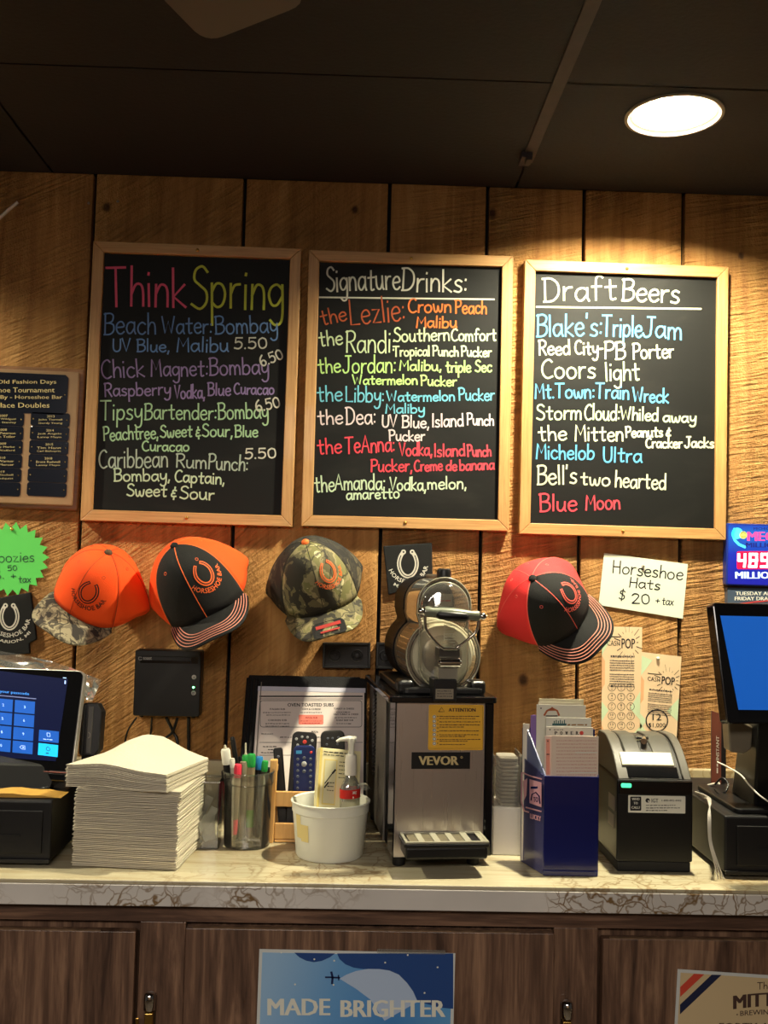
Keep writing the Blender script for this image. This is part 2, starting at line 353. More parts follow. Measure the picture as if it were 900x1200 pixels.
# ---------------------------------------------------------------- writing
# single-stroke hand: x-height 5, capital 9, descender -3.6; ! = straight stroke, else a smooth one
G = {
'a': (4.8, "4.4,4.2 2.9,5 1.1,4.4 .3,2.3 1.1,.4 2.6,.3 4.3,2.4|!4.4,5 4.4,1.2 5,0"),
'b': (4.7, "!.5,9 .5,0|.5,3.2 1.9,4.9 3.9,4.5 4.6,2.5 3.6,.4 1.8,0 .5,.8"),
'c': (4.3, "4.2,4.2 2.7,5 1,4.2 .3,2.3 1.2,.4 3,0 4.3,.9"),
'd': (4.8, "4.3,4 2.8,5 1,4.3 .3,2.3 1.2,.3 2.8,.2 4.3,1.6|!4.5,9 4.5,0"),
'e': (4.4, ".5,2.6 4.2,3 3.7,4.7 2.2,5 .7,3.9 .4,2 1.4,.3 3,0 4.4,.9"),
'f': (3.8, "4,8.2 3,9 1.9,8.2 1.6,6 1.6,0|!.2,4.9 3.5,5"),
'g': (4.6, "4.3,4 2.8,5 1,4.3 .3,2.6 1.2,.7 2.8,.7 4.3,2.4|4.4,4.9 4.4,-1 3.7,-3.2 2,-3.6 .6,-2.6"),
'h': (4.4, "!.5,9 .5,0|.5,2.6 1.8,4.8 3.4,4.8 4.1,3.2 4.2,0"),
'i': (1.2, "!.6,5 .6,0|!.6,7.1 .7,7.5"),
'j': (2.4, "1.9,5 1.9,-1.5 1,-3.3 -.4,-3|!1.9,7.1 2,7.5"),
'k': (4.3, "!.5,9 .5,0|!4,5.2 .6,2.4 4.3,0"),
'l': (1.2, "!.6,9 .6,0"),
'm': (6.6, "!.4,5 .4,0|.4,3 1.5,4.9 2.8,4.6 3.3,3 3.3,0|3.3,3 4.4,4.9 5.7,4.6 6.2,3 6.3,0"),
'n': (4.4, "!.4,5 .4,0|.4,2.8 1.7,4.9 3.3,4.7 4,3.2 4.1,0"),
'o': (4.8, "2.4,5 .8,4.2 .3,2.4 1,.5 2.5,0 4,.8 4.6,2.6 3.9,4.4 2.3,5"),
'p': (4.7, "!.5,5 .5,-3.8|.5,3.2 1.8,4.9 3.6,4.7 4.5,2.8 3.7,.6 2,0 .5,1"),
'q': (4.7, "4.3,4 2.8,5 1,4.3 .3,2.3 1.2,.3 2.8,.2 4.3,1.6|!4.5,5 4.5,-3.8"),
'r': (3.3, "!.5,5 .5,0|.5,2.8 1.6,4.6 3.3,4.9"),
's': (3.8, "3.6,4.4 2.2,5 .8,4.2 1.2,3 3,2.2 3.6,1.1 2.4,.1 .3,.5"),
't': (4.0, "2,7.8 2,1.4 2.5,.1 3.7,.4|!.2,5 4,5.2"),
'u': (4.7, ".4,5 .5,1.6 1.5,.2 2.9,.4 4,2.4|!4.1,5 4.1,.8 4.7,0"),
'v': (4.2, "!.2,5 2.1,0 4,5"),
'w': (6.2, ".2,5 .8,1 1.8,0 2.7,1.2 3.1,4 3.6,1.2 4.5,0 5.5,1.2 6,5"),
'x': (4.2, "!.3,5 4,0|!4,5 .2,0"),
'y': (4.4, ".4,5 .6,2.3 1.8,1.2 3.4,2 4.1,4|4.2,5 4.1,-1 3.2,-3.3 1.4,-3.6 .4,-2.6"),
'z': (4.2, "!.4,4.8 3.8,4.8 .4,.2 4.2,.2"),
'A': (6, "!.2,0 3,9 5.8,0|!1.3,3.3 4.8,3.3"),
'B': (5.3, "!.7,9 .7,0|.1,8.6 3,9 4.8,8 4.4,5.8 2.4,4.9 .9,4.9|2.4,4.9 4.9,4.2 5.2,1.8 3.4,.2 .2,0"),
'C': (5.4, "5.2,7.9 3.8,9 1.6,7.8 .4,4.8 1,1.6 3,0 5.4,.9"),
'D': (6, "!.9,9 .9,0|.1,8.8 3,8.9 5.4,6.8 5.6,3 3.6,.4 .4,0"),
'E': (4.8, "!4.6,9 .6,9 .6,0 4.8,0|!.6,4.6 4,4.6"),
'F': (4.6, "!4.6,9 .6,9 .6,0|!.6,4.7 3.8,4.7"),
'G': (5.8, "5.2,7.9 3.8,9 1.6,7.8 .4,4.8 1,1.6 3,0 5,.8 5.4,3.8|!3.4,3.9 5.8,3.9"),
'H': (5.4, "!.5,9 .5,0|!5,9 5,0|!.5,4.5 5,4.7"),
'I': (1.4, "!.7,9 .7,0"),
'J': (5.2, "3.8,9 3.9,2 2.8,.2 1.3,.1 .3,1.6|!1.8,9 5.4,9"),
'K': (5.2, "!.6,9 .6,0|!5,9 .8,4 5.2,0"),
'L': (4.8, "!.6,9 .5,0 4.8,0"),
'M': (6.8, "!.3,0 .9,9 3.4,3.4 5.9,9 6.5,0"),
'N': (5.4, "!.5,0 .5,9 5,0 5,9"),
'O': (6, "3,9 1,7.7 .3,4.5 1.2,1 3.2,0 5.2,1.4 5.9,4.7 5,7.9 3,9"),
'P': (5, "!.7,9 .7,0|.1,8.5 3,9 5,7.7 4.6,5.2 2.4,4.3 .8,4.4"),
'R': (5.2, "!.7,9 .7,0|.1,8.5 3,9 4.9,7.7 4.5,5.4 2.4,4.4 .8,4.4|!2.4,4.4 5.2,0"),
'S': (5, "4.8,7.8 3.2,9 1.2,8.2 .9,6.2 2.6,5 4.6,3.6 4.7,1.4 2.8,0 .2,1"),
'T': (6, "!3,9 2.9,0|!.1,8.9 6,9"),
'U': (5.2, ".5,9 .5,2.4 1.8,.2 3.8,.4 4.9,2.6 5,9"),
'V': (5.2, "!.2,9 2.6,0 5.2,9"),
'W': (7.8, "!.1,9 2,0 4,6.5 5.8,0 7.6,9"),
'0': (4.8, "2.5,8 .8,6.6 .4,4 1,1 2.5,0 4.2,1.2 4.7,4 4.1,7 2.5,8"),
'1': (1.6, "!.8,8 .8,0"),
'2': (4.6, ".4,6.5 1.6,8 3.6,7.7 4.1,5.8 2.4,2.8 .4,.2|!.4,.1 4.6,.2"),
'3': (4.4, ".5,7.4 2.4,8 3.9,6.7 3.4,4.9 1.6,4.4|1.6,4.4 4,3.8 4.1,1.4 2.4,0 .3,.7"),
'4': (4.6, "!.6,8 .4,4 4.2,4|!3.6,8 3.4,0"),
'5': (4.6, "!4.5,8 1,8 .8,4.6|.8,4.6 2.6,5.2 4.2,4 4.1,1.5 2.4,0 .3,.6"),
'6': (4.4, "3.4,8 1.3,6 .4,2.8 1.4,.2 3.3,.2 4.3,2 3.4,3.8 1.8,3.8 .6,2.4"),
'8': (4.6, "3.9,7.2 2.2,8 .9,6.6 1.8,4.8 3.6,3.6 4.3,1.8 2.6,0 .7,1.2 1.2,3.4 3.2,4.9 3.9,7.2"),
'.': (1.2, "!.5,0 .7,.3"), ',': (1.4, "!.9,.7 .3,-1.6"), ':': (1.4, "!.7,4.6 .8,5|!.6,.9 .7,1.3"), "'": (1, "!.6,9.4 .4,7.6"),
'-': (3, "!.3,3 2.8,3.1"), '+': (4, "!2,5.6 2,1.4|!.1,3.5 4,3.5"),
'&': (3.2, "2.8,4.9 1.2,4.9 1,3.4 2.1,2.9|2.1,2.9 .6,2.5 .7,.7 3,.9|!1.9,7.2 1.9,6|!1.9,-.1 1.9,-1.4"),
'$': (4.8, "4.4,6.8 2.8,7.8 1,7 .9,5.4 2.6,4.4 4.2,3.2 4.1,1.2 2.6,.2 .3,1|!2.6,9.2 2.3,-1.2"),
}
def crom(pts, n=4):
    if len(pts) < 3: return pts
    out = []; P = [pts[0]] + pts + [pts[-1]]
    for i in range(1, len(P) - 2):
        p0, p1, p2, p3 = P[i - 1], P[i], P[i + 1], P[i + 2]
        for k in range(n):
            t = k / n; t2 = t * t; t3 = t2 * t
            out.append(tuple(.5 * (2 * b + (c - a) * t + (2 * a - 5 * b + 4 * c - d) * t2 + (3 * b - a - 3 * c + d) * t3) for a, b, c, d in zip(p0, p1, p2, p3)))
    out.append(pts[-1]); return out
GP = {}
for ch, (w_, s_) in G.items():
    st = []
    for part in s_.split('|'):
        straight = part.startswith('!'); pts = [tuple(float(q) for q in p.split(',')) for p in part.lstrip('!').split()]
        st.append(pts if straight else crom(pts))
    GP[ch] = (w_, st)
def hand(mb, text, x0, y0, x1, y1, cap, w, m, n0=0.0, jit=.25, mi=0):
    """strokes of text between baseline points (x0,y0)-(x1,y1), capitals cap high, in the plane map m"""
    rr = random.Random(text); adv = 0; lay = []
    for ch in text:
        if ch == ' ': adv += 3.2; continue
        gw, st = GP[ch]; lay.append((adv, st)); adv += gw + 1.0
    adv -= 1.0
    L = math.hypot(x1 - x0, y1 - y0); sx = L / adv; sy = cap / 9.0; ux, uy = (x1 - x0) / L, (y1 - y0) / L
    for a, st in lay:
        dy = rr.uniform(-jit, jit); dr = rr.uniform(-.04, .04); ks = rr.uniform(.96, 1.05)
        for s_ in st:
            pts = []
            for (x, y) in s_:
                X = (a + x + y * dr) * sx; Y = (y * ks + dy) * sy
                pts.append((x0 + ux * X - uy * Y, y0 + uy * X + ux * Y))
            mb.ribbon(pts, w, m, n0 + 1.2e-5 * (len(mb.f) % 29), mi=mi)
    return mb

TC = {}
def tmesh(s, bold=0.0):
    key = (s, bold)
    if key in TC: return TC[key]
    cu = bpy.data.curves.new('t', 'FONT'); cu.body = s; cu.offset = bold; cu.resolution_u = 2
    o = bpy.data.objects.new('t', cu); COL.objects.link(o)
    me = bpy.data.meshes.new_from_object(o.evaluated_get(bpy.context.evaluated_depsgraph_get()))
    vs = [(p.co.x, p.co.y) for p in me.vertices]; fs = [list(p.vertices) for p in me.polygons]
    bpy.data.objects.remove(o); bpy.data.meshes.remove(me); bpy.data.curves.remove(cu)
    if not vs: vs = [(0, 0)]
    x0 = min(p[0] for p in vs); x1 = max(p[0] for p in vs); y0 = min(p[1] for p in vs); y1 = max(p[1] for p in vs)
    TC[key] = (vs, fs, x0, x1, y0, y1); return TC[key]
def printed(mb, s, x, y, w, h, m, n0=0.0, bold=0.0, mi=0, warp=None):
    """printed text s filling the rectangle x..x+w, y..y+h (cap height h); bold thickens the strokes"""
    vs, fs, x0, x1, y0, y1 = tmesh(s, 0.0)
    for k, dx in enumerate((-1, 0, 1) if bold else (0,)):
        out = []; d = dx * min(bold, .05) * h * 1.3; w2 = w - 2 * min(bold, .05) * h * 1.3
        for p in vs:
            u = x + (w - w2) / 2 + (p[0] - x0) / max(x1 - x0, 1e-6) * w2 + d; v = y + (p[1] - y0) / max(y1 - y0, 1e-6) * h
            if warp: u, v = warp(u, v)
            out.append(m(u, v, n0 + 2e-5 * k))
        mb.add(out, fs, mi)
    return mb
def fine(mb, x0, x1, y, h, m, n0, seed=0, mi=0):
    """one line of print too small to read: short word-like dashes"""
    rr = random.Random(seed * 7.3 + y); x = x0
    while x < x1 - h * .8:
        l = min(rr.uniform(.8, 3.0) * h, x1 - x)
        mb.ribbon([(x, y + rr.uniform(-.1, .1) * h), (x + l, y + rr.uniform(-.1, .1) * h)], h * rr.uniform(.45, .7), m, n0, False, mi); x += l + h * .5
    return mb
def arc_text(mb, s, cx, cy, r, h, a0, a1, m, n0, bold=.02, mi=0):
    """text round the lower side of a circle from angle a0 to a1 (degrees), tops to the centre"""
    vs, fs, x0, x1, y0, y1 = tmesh(s, .012); out = []
    for p in vs:
        a = math.radians(a0 + (p[0] - x0) / (x1 - x0) * (a1 - a0)); rr = r - (p[1] - y0) / (y1 - y0) * h
        out.append(m(cx + rr * math.cos(a), cy + rr * math.sin(a), n0))
    return mb.add(out, fs, mi)
def shoe_pts(cx, cy, rx, ry, n=22, a0=122, a1=418):
    out = []
    for i in range(n + 1):
        a = math.radians(a0 + (a1 - a0) * i / n); out.append((cx + rx * math.cos(a) * (1 - .10 * max(0, math.sin(a))), cy + ry * math.sin(a)))
    return out

def hit(fr, px, py, n=0.0):
    """where the sight line of a pixel meets the plane n of frame fr, as (u, v)"""
    d = ray(px, py); o = fr.O + fr.N * n; t = (o - CP).dot(fr.N) / d.dot(fr.N); q = CP + d * t - fr.O
    return q.dot(fr.U), q.dot(fr.V)
def pxm(plane):
    """flat print on the plane y = plane, laid out from photograph measurements (v up)"""
    return lambda u, v, n: aty(u, -v, plane - n)
def frm(fr): return lambda u, v, n: fr(u, v, n)
def frpx(fr, n0=0.0):
    """measurements (px, -py) onto a plane parallel to fr"""
    def m(u, v, n):
        a, b = hit(fr, u, -v, n0); return fr(a, b, n0 + n)
    return m
def rrect(x0, x1, y0, y1, r, k=5):
    out = []
    for cx, cy, a in ((x1 - r, y1 - r, 0), (x0 + r, y1 - r, 90), (x0 + r, y0 + r, 180), (x1 - r, y0 + r, 270)):
        for i in range(k + 1):
            t = math.radians(a + 90 * i / k); out.append((cx + r * math.cos(t), cy + r * math.sin(t)))
    return out

# ================================================================ THE SETTING
backing = MB().box(-2.3, 2.6, W + .02, W + .06, 0, CEIL + .2)
wall = struct(obj('wall_back', backing, GAPM), 'wall of upright rough pine planks behind the counter')
xs = [-2.3, -2.02, -1.80, -1.54, -1.33, -1.04, -.78, -.535, -.242, .043, .237, .429, .627, .85, 1.06, 1.33, 1.55, 1.82, 2.1, 2.35, 2.6]
for i in range(len(xs) - 1):
    a, b = xs[i] + .0035, xs[i + 1] - .0035; t = random.uniform(0, .002)
    tl = {7: -.002, 8: -.004}.get(i, 0)
    b_ = MB(); b_.hexa([(a - .004, W - t, .0), (b - .004, W - t, .0), (b - .004, W + .019, .0), (a - .004, W + .019, .0), (a + .002, W - t, CEIL), (b + .002, W - t, CEIL), (b + .002, W + .019, CEIL), (a + .002, W + .019, CEIL)])
    obj('plank', b_, PINE, wall, bevel=.0015)
MBk = MB().box(-2.3, 2.6, -3.0, W, -.02, 0)
struct(obj('floor', MBk, mat('dark_floor', C(70, 58, 48), .6, noise_amt=.3, nscale=8)))
struct(obj('wall_front', MB().box(-2.3, 2.6, -3.06, -3.0, 0, CEIL + .09), mat('tan_wall', C(176, 148, 118), .8, noise_amt=.2, nscale=2)))
# ceiling: panels with seams, one with the opening of the can light
CAN = [V((.504, 1.639, CEIL)), V((-1.32, 1.60, CEIL)), V((2.10, 1.639, CEIL))]
ceiling = struct(obj('ceiling', MB().box(-2.3, 2.6, -3.0, W + .02, CEIL + .06, CEIL + .09), GAPM), 'dark panelled ceiling')
def panel_hole(x0, x1, y0, y1, cans, r=.073):
    m = MB(); cs = [c for c in cans if x0 < c.x < x1 and y0 < c.y < y1]
    if not cs: m.box(x0, x1, y0, y1, CEIL, CEIL + .012); return m
    c = cs[0]; ang = [2 * math.pi * j / 40 for j in range(40)] + [math.atan2(yy - c.y, xx - c.x) % (2 * math.pi) for xx in (x0, x1) for yy in (y0, y1)]
    ang = sorted(ang); inn = []; out = []
    for a in ang:
        dx, dy = math.cos(a), math.sin(a)
        t = min([(x1 - c.x) / dx if dx > 1e-9 else 9e9, (x0 - c.x) / dx if dx < -1e-9 else 9e9, (y1 - c.y) / dy if dy > 1e-9 else 9e9, (y0 - c.y) / dy if dy < -1e-9 else 9e9])
        inn.append((c.x + dx * r, c.y + dy * r)); out.append((c.x + dx * t, c.y + dy * t))
    n = len(ang)
    for z in (CEIL, CEIL + .012):
        m.add([(x, y, z) for x, y in inn] + [(x, y, z) for x, y in out], [(i, (i + 1) % n, (i + 1) % n + n, i + n) for i in range(n)])
    m.add([(x, y, CEIL) for x, y in inn] + [(x, y, CEIL + .012) for x, y in inn], [(i, (i + 1) % n, (i + 1) % n + n, i + n) for i in range(n)])
    return m
sx = atz(625, 150, CEIL).x + .012; ys = atz(560, 94, CEIL).y
rows = [(ys + .002, W - .001), (ys - .61, ys - .002), (ys - 1.22, ys - .614), (ys - 2.4, ys - 1.224)]
cols = [(-2.3, sx - 1.84), (sx - 1.836, sx - .612 - .3), (sx - .608 - .3, sx - .002), (sx + .002, sx + 1.0), (sx + 1.004, 2.6)]
for (y0, y1) in rows:
    for (x0, x1) in cols: obj('ceiling_panel', panel_hole(x0, x1, y0, y1, CAN), CEILM, ceiling, bevel=0)
obj('seam_strip', MB().box(sx - .011, sx + .011, ys - 1.2, W - .13, CEIL - .003, CEIL - .0002), STRIPM, ceiling, bevel=.001)
q = atz(618, 186, CEIL - .01)
hk = MB().box(q.x - .012, q.x + .008, q.y - .012, q.y + .03, CEIL - .012, CEIL - .0005).box(q.x - .004, q.x + .006, q.y - .02, q.y + .005, CEIL - .02, CEIL - .011)
obj('seam_clip', hk, STRIPM, ceiling, bevel=.001)

# ---- can lights
LENS = mat('lit_lens', (1.0, .92, .66, 1), .5, emit=BULB)
LENSD = mat('lit_lens_dimmer', (1.0, .92, .66, 1), .5, emit=BULB * .72)
REFL = mat('can_reflector', C(104, 98, 84), .4, .1)
TRIM = mat('can_trim', C(150, 140, 122), .4)
TRIMD = mat('can_trim_dark', C(48, 42, 38), .5)
for i, c in enumerate(CAN):
    lab = ['round recessed can light glowing in the dark ceiling above the draft beer chalkboard', 'round recessed can light over the far end of the counter by the plaque', 'round recessed can light over the end of the counter past the lit jackpot sign'][i]
    t = thing('can_light', lab, 'ceiling light', c, 0, 'can lights along the back counter')
    obj('trim_ring', MB().lathe([(.0745, -.004), (.0775, -.0045), (.080, -.003), (.080, -.0004), (.0745, -.0004), (.0745, -.004)], c, k=48), TRIM, t, smooth=40)
    obj('trim_step', MB().lathe([(.0745, -.004), (.0725, .001), (.068, .003)], c, k=48), TRIMD, t, smooth=60)
    bowl = MB(); pr = [(.068, .003)]
    for j in range(1, 9): a = j / 8; pr.append((.068 - .036 * a ** 1.3, .003 + .034 * a ** .8))
    pr.append((.001, .0375)); bowl.lathe(pr, c, k=48); obj('reflector', bowl, REFL, t, smooth=60)
    obj('bulb_lens', MB().lathe([(.0005, .0245), (.012, .025), (.022, .027), (.027, .031), (.028, .0355), (.0005, .0368)], c, k=32), LENSD if i == 1 else LENS, t, smooth=60)

# ---- grey rounded blade hanging at the top edge of the view
zf = 2.03; P0 = atz(243, 50, zf); e1 = (atz(187, 0, zf) - P0); e2 = (atz(350, 8, zf) - P0); L1 = e1.length; L2 = e2.length; e1.normalize(); e2.normalize()
t = thing('ceiling_fan', 'dark grey ceiling fan blade with rounded corner hanging below the ceiling', 'ceiling fan', P0 + e1 * .5 + e2 * .07)
wb = L2 * 1.1; cp = []
for (a, b, rr_) in ((0, 0, .022), (0, wb, .022), (.50, wb * .72, .01), (.50, wb * .22, .01)):
    cp.append((a, b))
pts = []
def P2(a, b): return P0 + e1 * a + e2 * b
for k in range(6): w_ = k / 5; pts.append(P2(.03 * (1 - w_) ** 2, .03 * w_ ** 2))
for k in range(6): w_ = k / 5; pts.append(P2(.03 * w_ ** 2, wb - .03 * (1 - w_) ** 2))
pts += [P2(.50, wb * .8), P2(.50, wb * .2)]
n = len(pts); bm_ = MB(); bm_.add([p + V((0, 0, 0)) for p in pts] + [p + V((0, 0, .006)) for p in pts], [list(range(n)), list(range(n, 2 * n))[::-1]] + [(i, (i + 1) % n, (i + 1) % n + n, i + n) for i in range(n)])
FANM = mat('fan_grey', C(92, 84, 76), .6)
obj('blade', bm_, FANM, t)
hc = P2(.62, wb * .5)
obj('motor', MB().lathe([(.001, -.03), (.05, -.03), (.075, -.01), (.075, .03), (.04, .05), (.02, .055), (.02, CEIL - zf)], (hc.x, hc.y, zf), k=32), FANM, t, smooth=40)
obj('blade_arm', MB().tube([P2(.44, wb * .5) + V((0, 0, .01)), P2(.57, wb * .5) + V((0, 0, .015))], .01), FANM, t, smooth=60)

# ---- counter and base cabinet
YF = 1.505
ct = thing('countertop', 'long laminate countertop with beige marbled surface and veined grey front edge', 'countertop', (0, 1.75, CZ - .035))
obj('top_surface', MB().box(-2.2, 2.5, YF, W - .003, CZ - .006, CZ), MARBLE_TOP, ct, bevel=.0012)
obj('front_edge', MB().box(-2.2, 2.5, YF - .001, YF + .02, CZ - .036, CZ - .0062), MARBLE_EDGE, ct, bevel=.001)
zb = aty(822, 902, W - .018).z
obj('backsplash', MB().box(-2.2, 2.5, W - .02, W - .003, CZ, zb), MARBLE_TOP, ct, bevel=.002)
obj('underside', MB().box(-2.2, 2.5, YF + .02, W - .003, CZ - .034, CZ - .0065), BLACKM, ct)
YC = 1.532; YD = 1.514
cab = thing('base_cabinet', 'dark walnut laminate cabinet run under the countertop', 'cabinet', (0, 1.75, 0))
dzt = aty(430, 1091, YD).z
obj('carcass', MB().box(-2.1, 2.4, YC + .02, W - .005, .1, CZ - .037), WALNUT, cab)
obj('toe_kick', MB().box(-2.1, 2.4, YC + .07, YC + .09, 0, .1), BLACKM, cab)
obj('top_rail', MB().box(-2.1, 2.4, YC, YC + .02, dzt + .003, CZ - .037), WALNUTH, cab)
obj('bottom_rail', MB().box(-2.1, 2.4, YC, YC + .02, .1, .16), WALNUTH, cab)
dx = [aty(p, 1140, YD).x for p in (157, 216, 649, 706)]
dw = dx[2] - dx[1]; gapw = dx[1] - dx[0]
doors = [(dx[0] - dw - gapw - dw, dx[0] - dw - gapw), (dx[0] - dw, dx[0]), (dx[1], dx[2]), (dx[3], dx[3] + dw), (dx[3] + dw + gapw, dx[3] + 2 * dw + gapw)]
for i in range(len(doors) + 1):
    a = doors[i - 1][1] + .0028 if i else -2.1; b = doors[i][0] - .0028 if i < len(doors) else 2.4
    obj('stile', MB().box(a, b, YC, YC + .02, .16, dzt + .0025), WALNUT, cab, bevel=.001)
EDGEW = mat('worn_door_edge', C(128, 100, 74), .7, noise_amt=.5, nscale=60)
for i, (a, b) in enumerate(doors):
    z1 = dzt - (.006 if i != 2 else 0)
    d = obj('door', MB().box(a, b, YD, YC - .001, .14, z1), WALNUT, cab, bevel=.0012)
    obj('edge_band', MB().box(a + .01, b - .05, YD - .0004, YD + .006, z1, z1 + .0015), EDGEW, d)
    if i in (1, 2):   # spring latch on the stile beside the door
        lx = [0, aty(174, 1176, YD).x, aty(666, 1176, YD).x][i]; lz = aty(174, 1176, YD).z + (.001 if i == 1 else -.003)
        la = obj('latch', MB().lathe([(.0005, .013), (.004, .0125), (.0075, .010), (.0085, .004), (.0085, -.012), (.0065, -.014), (.0005, -.014)], (lx, YC - .010, lz), k=20), CHROME, cab, smooth=50)
        obj('latch_base', MB().box(lx - .008, lx + .008, YC - .003, YC - .0002, lz - .04, lz + .006), mat('dark_nickel', C(120, 110, 100), .3, 1), la, bevel=.001)
        obj('latch_striker', MB().box(lx - .017, lx - .0125, YD - .004, YD, lz - .04, lz - .02).box(lx - .006, lx + .006, YC - .014, YC - .004, lz - .042, lz - .017), BRASS, la, bevel=.001)

# ================================================================ CHALKBOARDS
SLATE = NT('chalkboard_slate'); p_ = SLATE.n('NewGeometry').outputs['Position']
sm = SLATE.noise(SLATE.mapping(p_, sc=(4, 4, 11), rot=(0, .25, 0)), 1.0, 4, .6, .5)
SLATE.out(SLATE.mix(SLATE.maprange(sm, .5, .75, 0, .22, True), C(14, 14, 13), C(56, 53, 48)), 'Base Color'); SLATE.b.inputs['Specular IOR Level'].default_value = .2; SLATE.b.inputs['Roughness'].default_value = .6; SLATE = SLATE.m
def chalk(name, c): return mat('chalk_' + name, tuple(v * .78 for v in c[:3]) + (1,), .85)
K = dict(pink=chalk('pink', C(236, 96, 130)), yel=chalk('yellow_green', C(206, 214, 76)), blue=chalk('dusty_blue', C(112, 150, 206)), pur=chalk('purple', C(150, 128, 178)),
         grn=chalk('pale_green', C(176, 214, 168)), gry=chalk('grey_green', C(178, 194, 178)), wht=chalk('white', C(216, 214, 198)), brt=chalk('bright', C(204, 224, 190)),
         org=chalk('orange', C(232, 116, 48)), orgd=chalk('burnt_orange', C(176, 84, 46)), lim=chalk('lime', C(192, 232, 140)), cya=chalk('cyan', C(110, 190, 214)), pkw=chalk('pale_pink', C(224, 206, 208)),
         red=chalk('red', C(232, 70, 86)), sky=chalk('sky_blue', C(96, 184, 236)), crm=chalk('cream', C(222, 226, 190)), gw=chalk('green_white', C(206, 224, 178)))
def chalkboard(name, label, corners, inner, ox, oy, lines, lw):
    fr, w, h = quadfr(*corners, W - .021)
    fr.O = fr.O + V((0, .021, 0)); D = .021; f = .0215
    t = thing('chalkboard', label, 'chalkboard', fr(w / 2, 0, 0))
    B = [(0, 0, w, 0, w - f, f, f, f), (w, 0, w, h, w - f, h - f, w - f, f), (w, h, 0, h, f, h - f, w - f, h - f), (0, h, 0, 0, f, f, f, h - f)]
    for i, (a, b, c, d, e, g, k, l) in enumerate(B):
        obj('frame_rail', MB().prism([(a, b), (c, d), (e, g), (k, l)], .0005, D, fr), OAKH if i % 2 == 0 else OAKV, t, bevel=.0015)
    sl = obj('slate', MB().box(f - .002, w - f + .002, f - .002, h - f + .002, .004, .0125, fr), SLATE, t)
    for v in (.011, h - .011): obj('screw', MB().lathe([(.0005, .0022), (.002, .002), (.0032, .0008), (.0034, 0)], fr(w * .5, v, D), fr.N, k=14), BRASS, t, smooth=60)
    m = pxm(W - .0127)
    for ln in lines:
        if ln[0] == '_':
            _, x0, y0, x1, y1, wd_, c = ln
            obj('underline', MB().ribbon([(ox + .3 * x0, -(oy + .3 * y0)), (ox + .3 * x1, -(oy + .3 * y1))], wd_, m, .0004), K[c], t); continue
        words, c = ln[0], ln[1]; mb = MB()
        for (s, x0, y0, x1, y1, cap, *ww) in words:
            hand(mb, s, ox + .3 * x0, -(oy + .3 * y0), ox + .3 * x1, -(oy + .3 * y1), cap * .3, (ww[0] if ww else lw) * .95, m, .0004)
        obj('lettering', mb, K[c], t)
chalkboard('think', 'wooden framed chalkboard headed Think Spring in pink and yellow writing', ((108.5, 282), (351.6, 291), (344, 617.5), (94.5, 610)), None, 90, 270, [
    ([("Think", 118, 297, 425, 297, 155, 3.0)], 'pink'), ([("Spring", 445, 302, 806, 305, 170, 3.0)], 'yel'),
    ([("Beach", 105, 405, 308, 405, 82), ("Water:", 332, 403, 528, 403, 68), ("Bombay", 540, 405, 785, 400, 68)], 'blue'),
    ([("UV Blue,", 140, 472, 362, 474, 48), ("Malibu", 390, 474, 592, 474, 55)], 'blue'), ([("5.50", 614, 462, 742, 460, 46), ("6.50", 722, 532, 808, 500, 44), ("6.50", 702, 708, 795, 690, 46)], 'wht'),
    ([("Chick", 97, 578, 264, 570, 72), ("Magnet:", 290, 570, 512, 568, 66), ("Bombay", 518, 566, 750, 562, 66)], 'pur'),
    ([("Raspberry", 108, 648, 366, 642, 50), ("Vodka,", 382, 656, 500, 656, 52), ("Blue", 512, 644, 600, 644, 48), ("Curacao", 614, 640, 770, 640, 44)], 'pur'),
    ([("Tipsy", 92, 738, 255, 740, 72), ("Bartender:", 264, 738, 546, 738, 62), ("Bombay", 552, 738, 748, 734, 62)], 'grn'),
    ([("Peachtree,", 104, 822, 318, 812, 52), ("Sweet", 326, 808, 450, 806, 46), ("&", 464, 808, 484, 806, 48), ("Sour,", 490, 806, 608, 806, 48), ("Blue", 618, 806, 706, 806, 44)], 'grn'),
    ([("Curacao", 255, 862, 438, 862, 40)], 'grn'),
    ([("Caribbean", 86, 928, 355, 924, 72), ("Rum", 386, 926, 506, 930, 54), ("Punch:", 512, 932, 668, 940, 58)], 'gry'), ([("5.50", 656, 892, 778, 888, 42)], 'wht'),
    ([("Bombay,", 145, 978, 364, 978, 48), ("Captain,", 382, 982, 576, 992, 46)], 'brt'),
    ([("Sweet", 195, 1036, 350, 1040, 46), ("&", 366, 1042, 388, 1044, 50), ("Sour", 402, 1048, 536, 1052, 48)], 'brt')], 1.9)
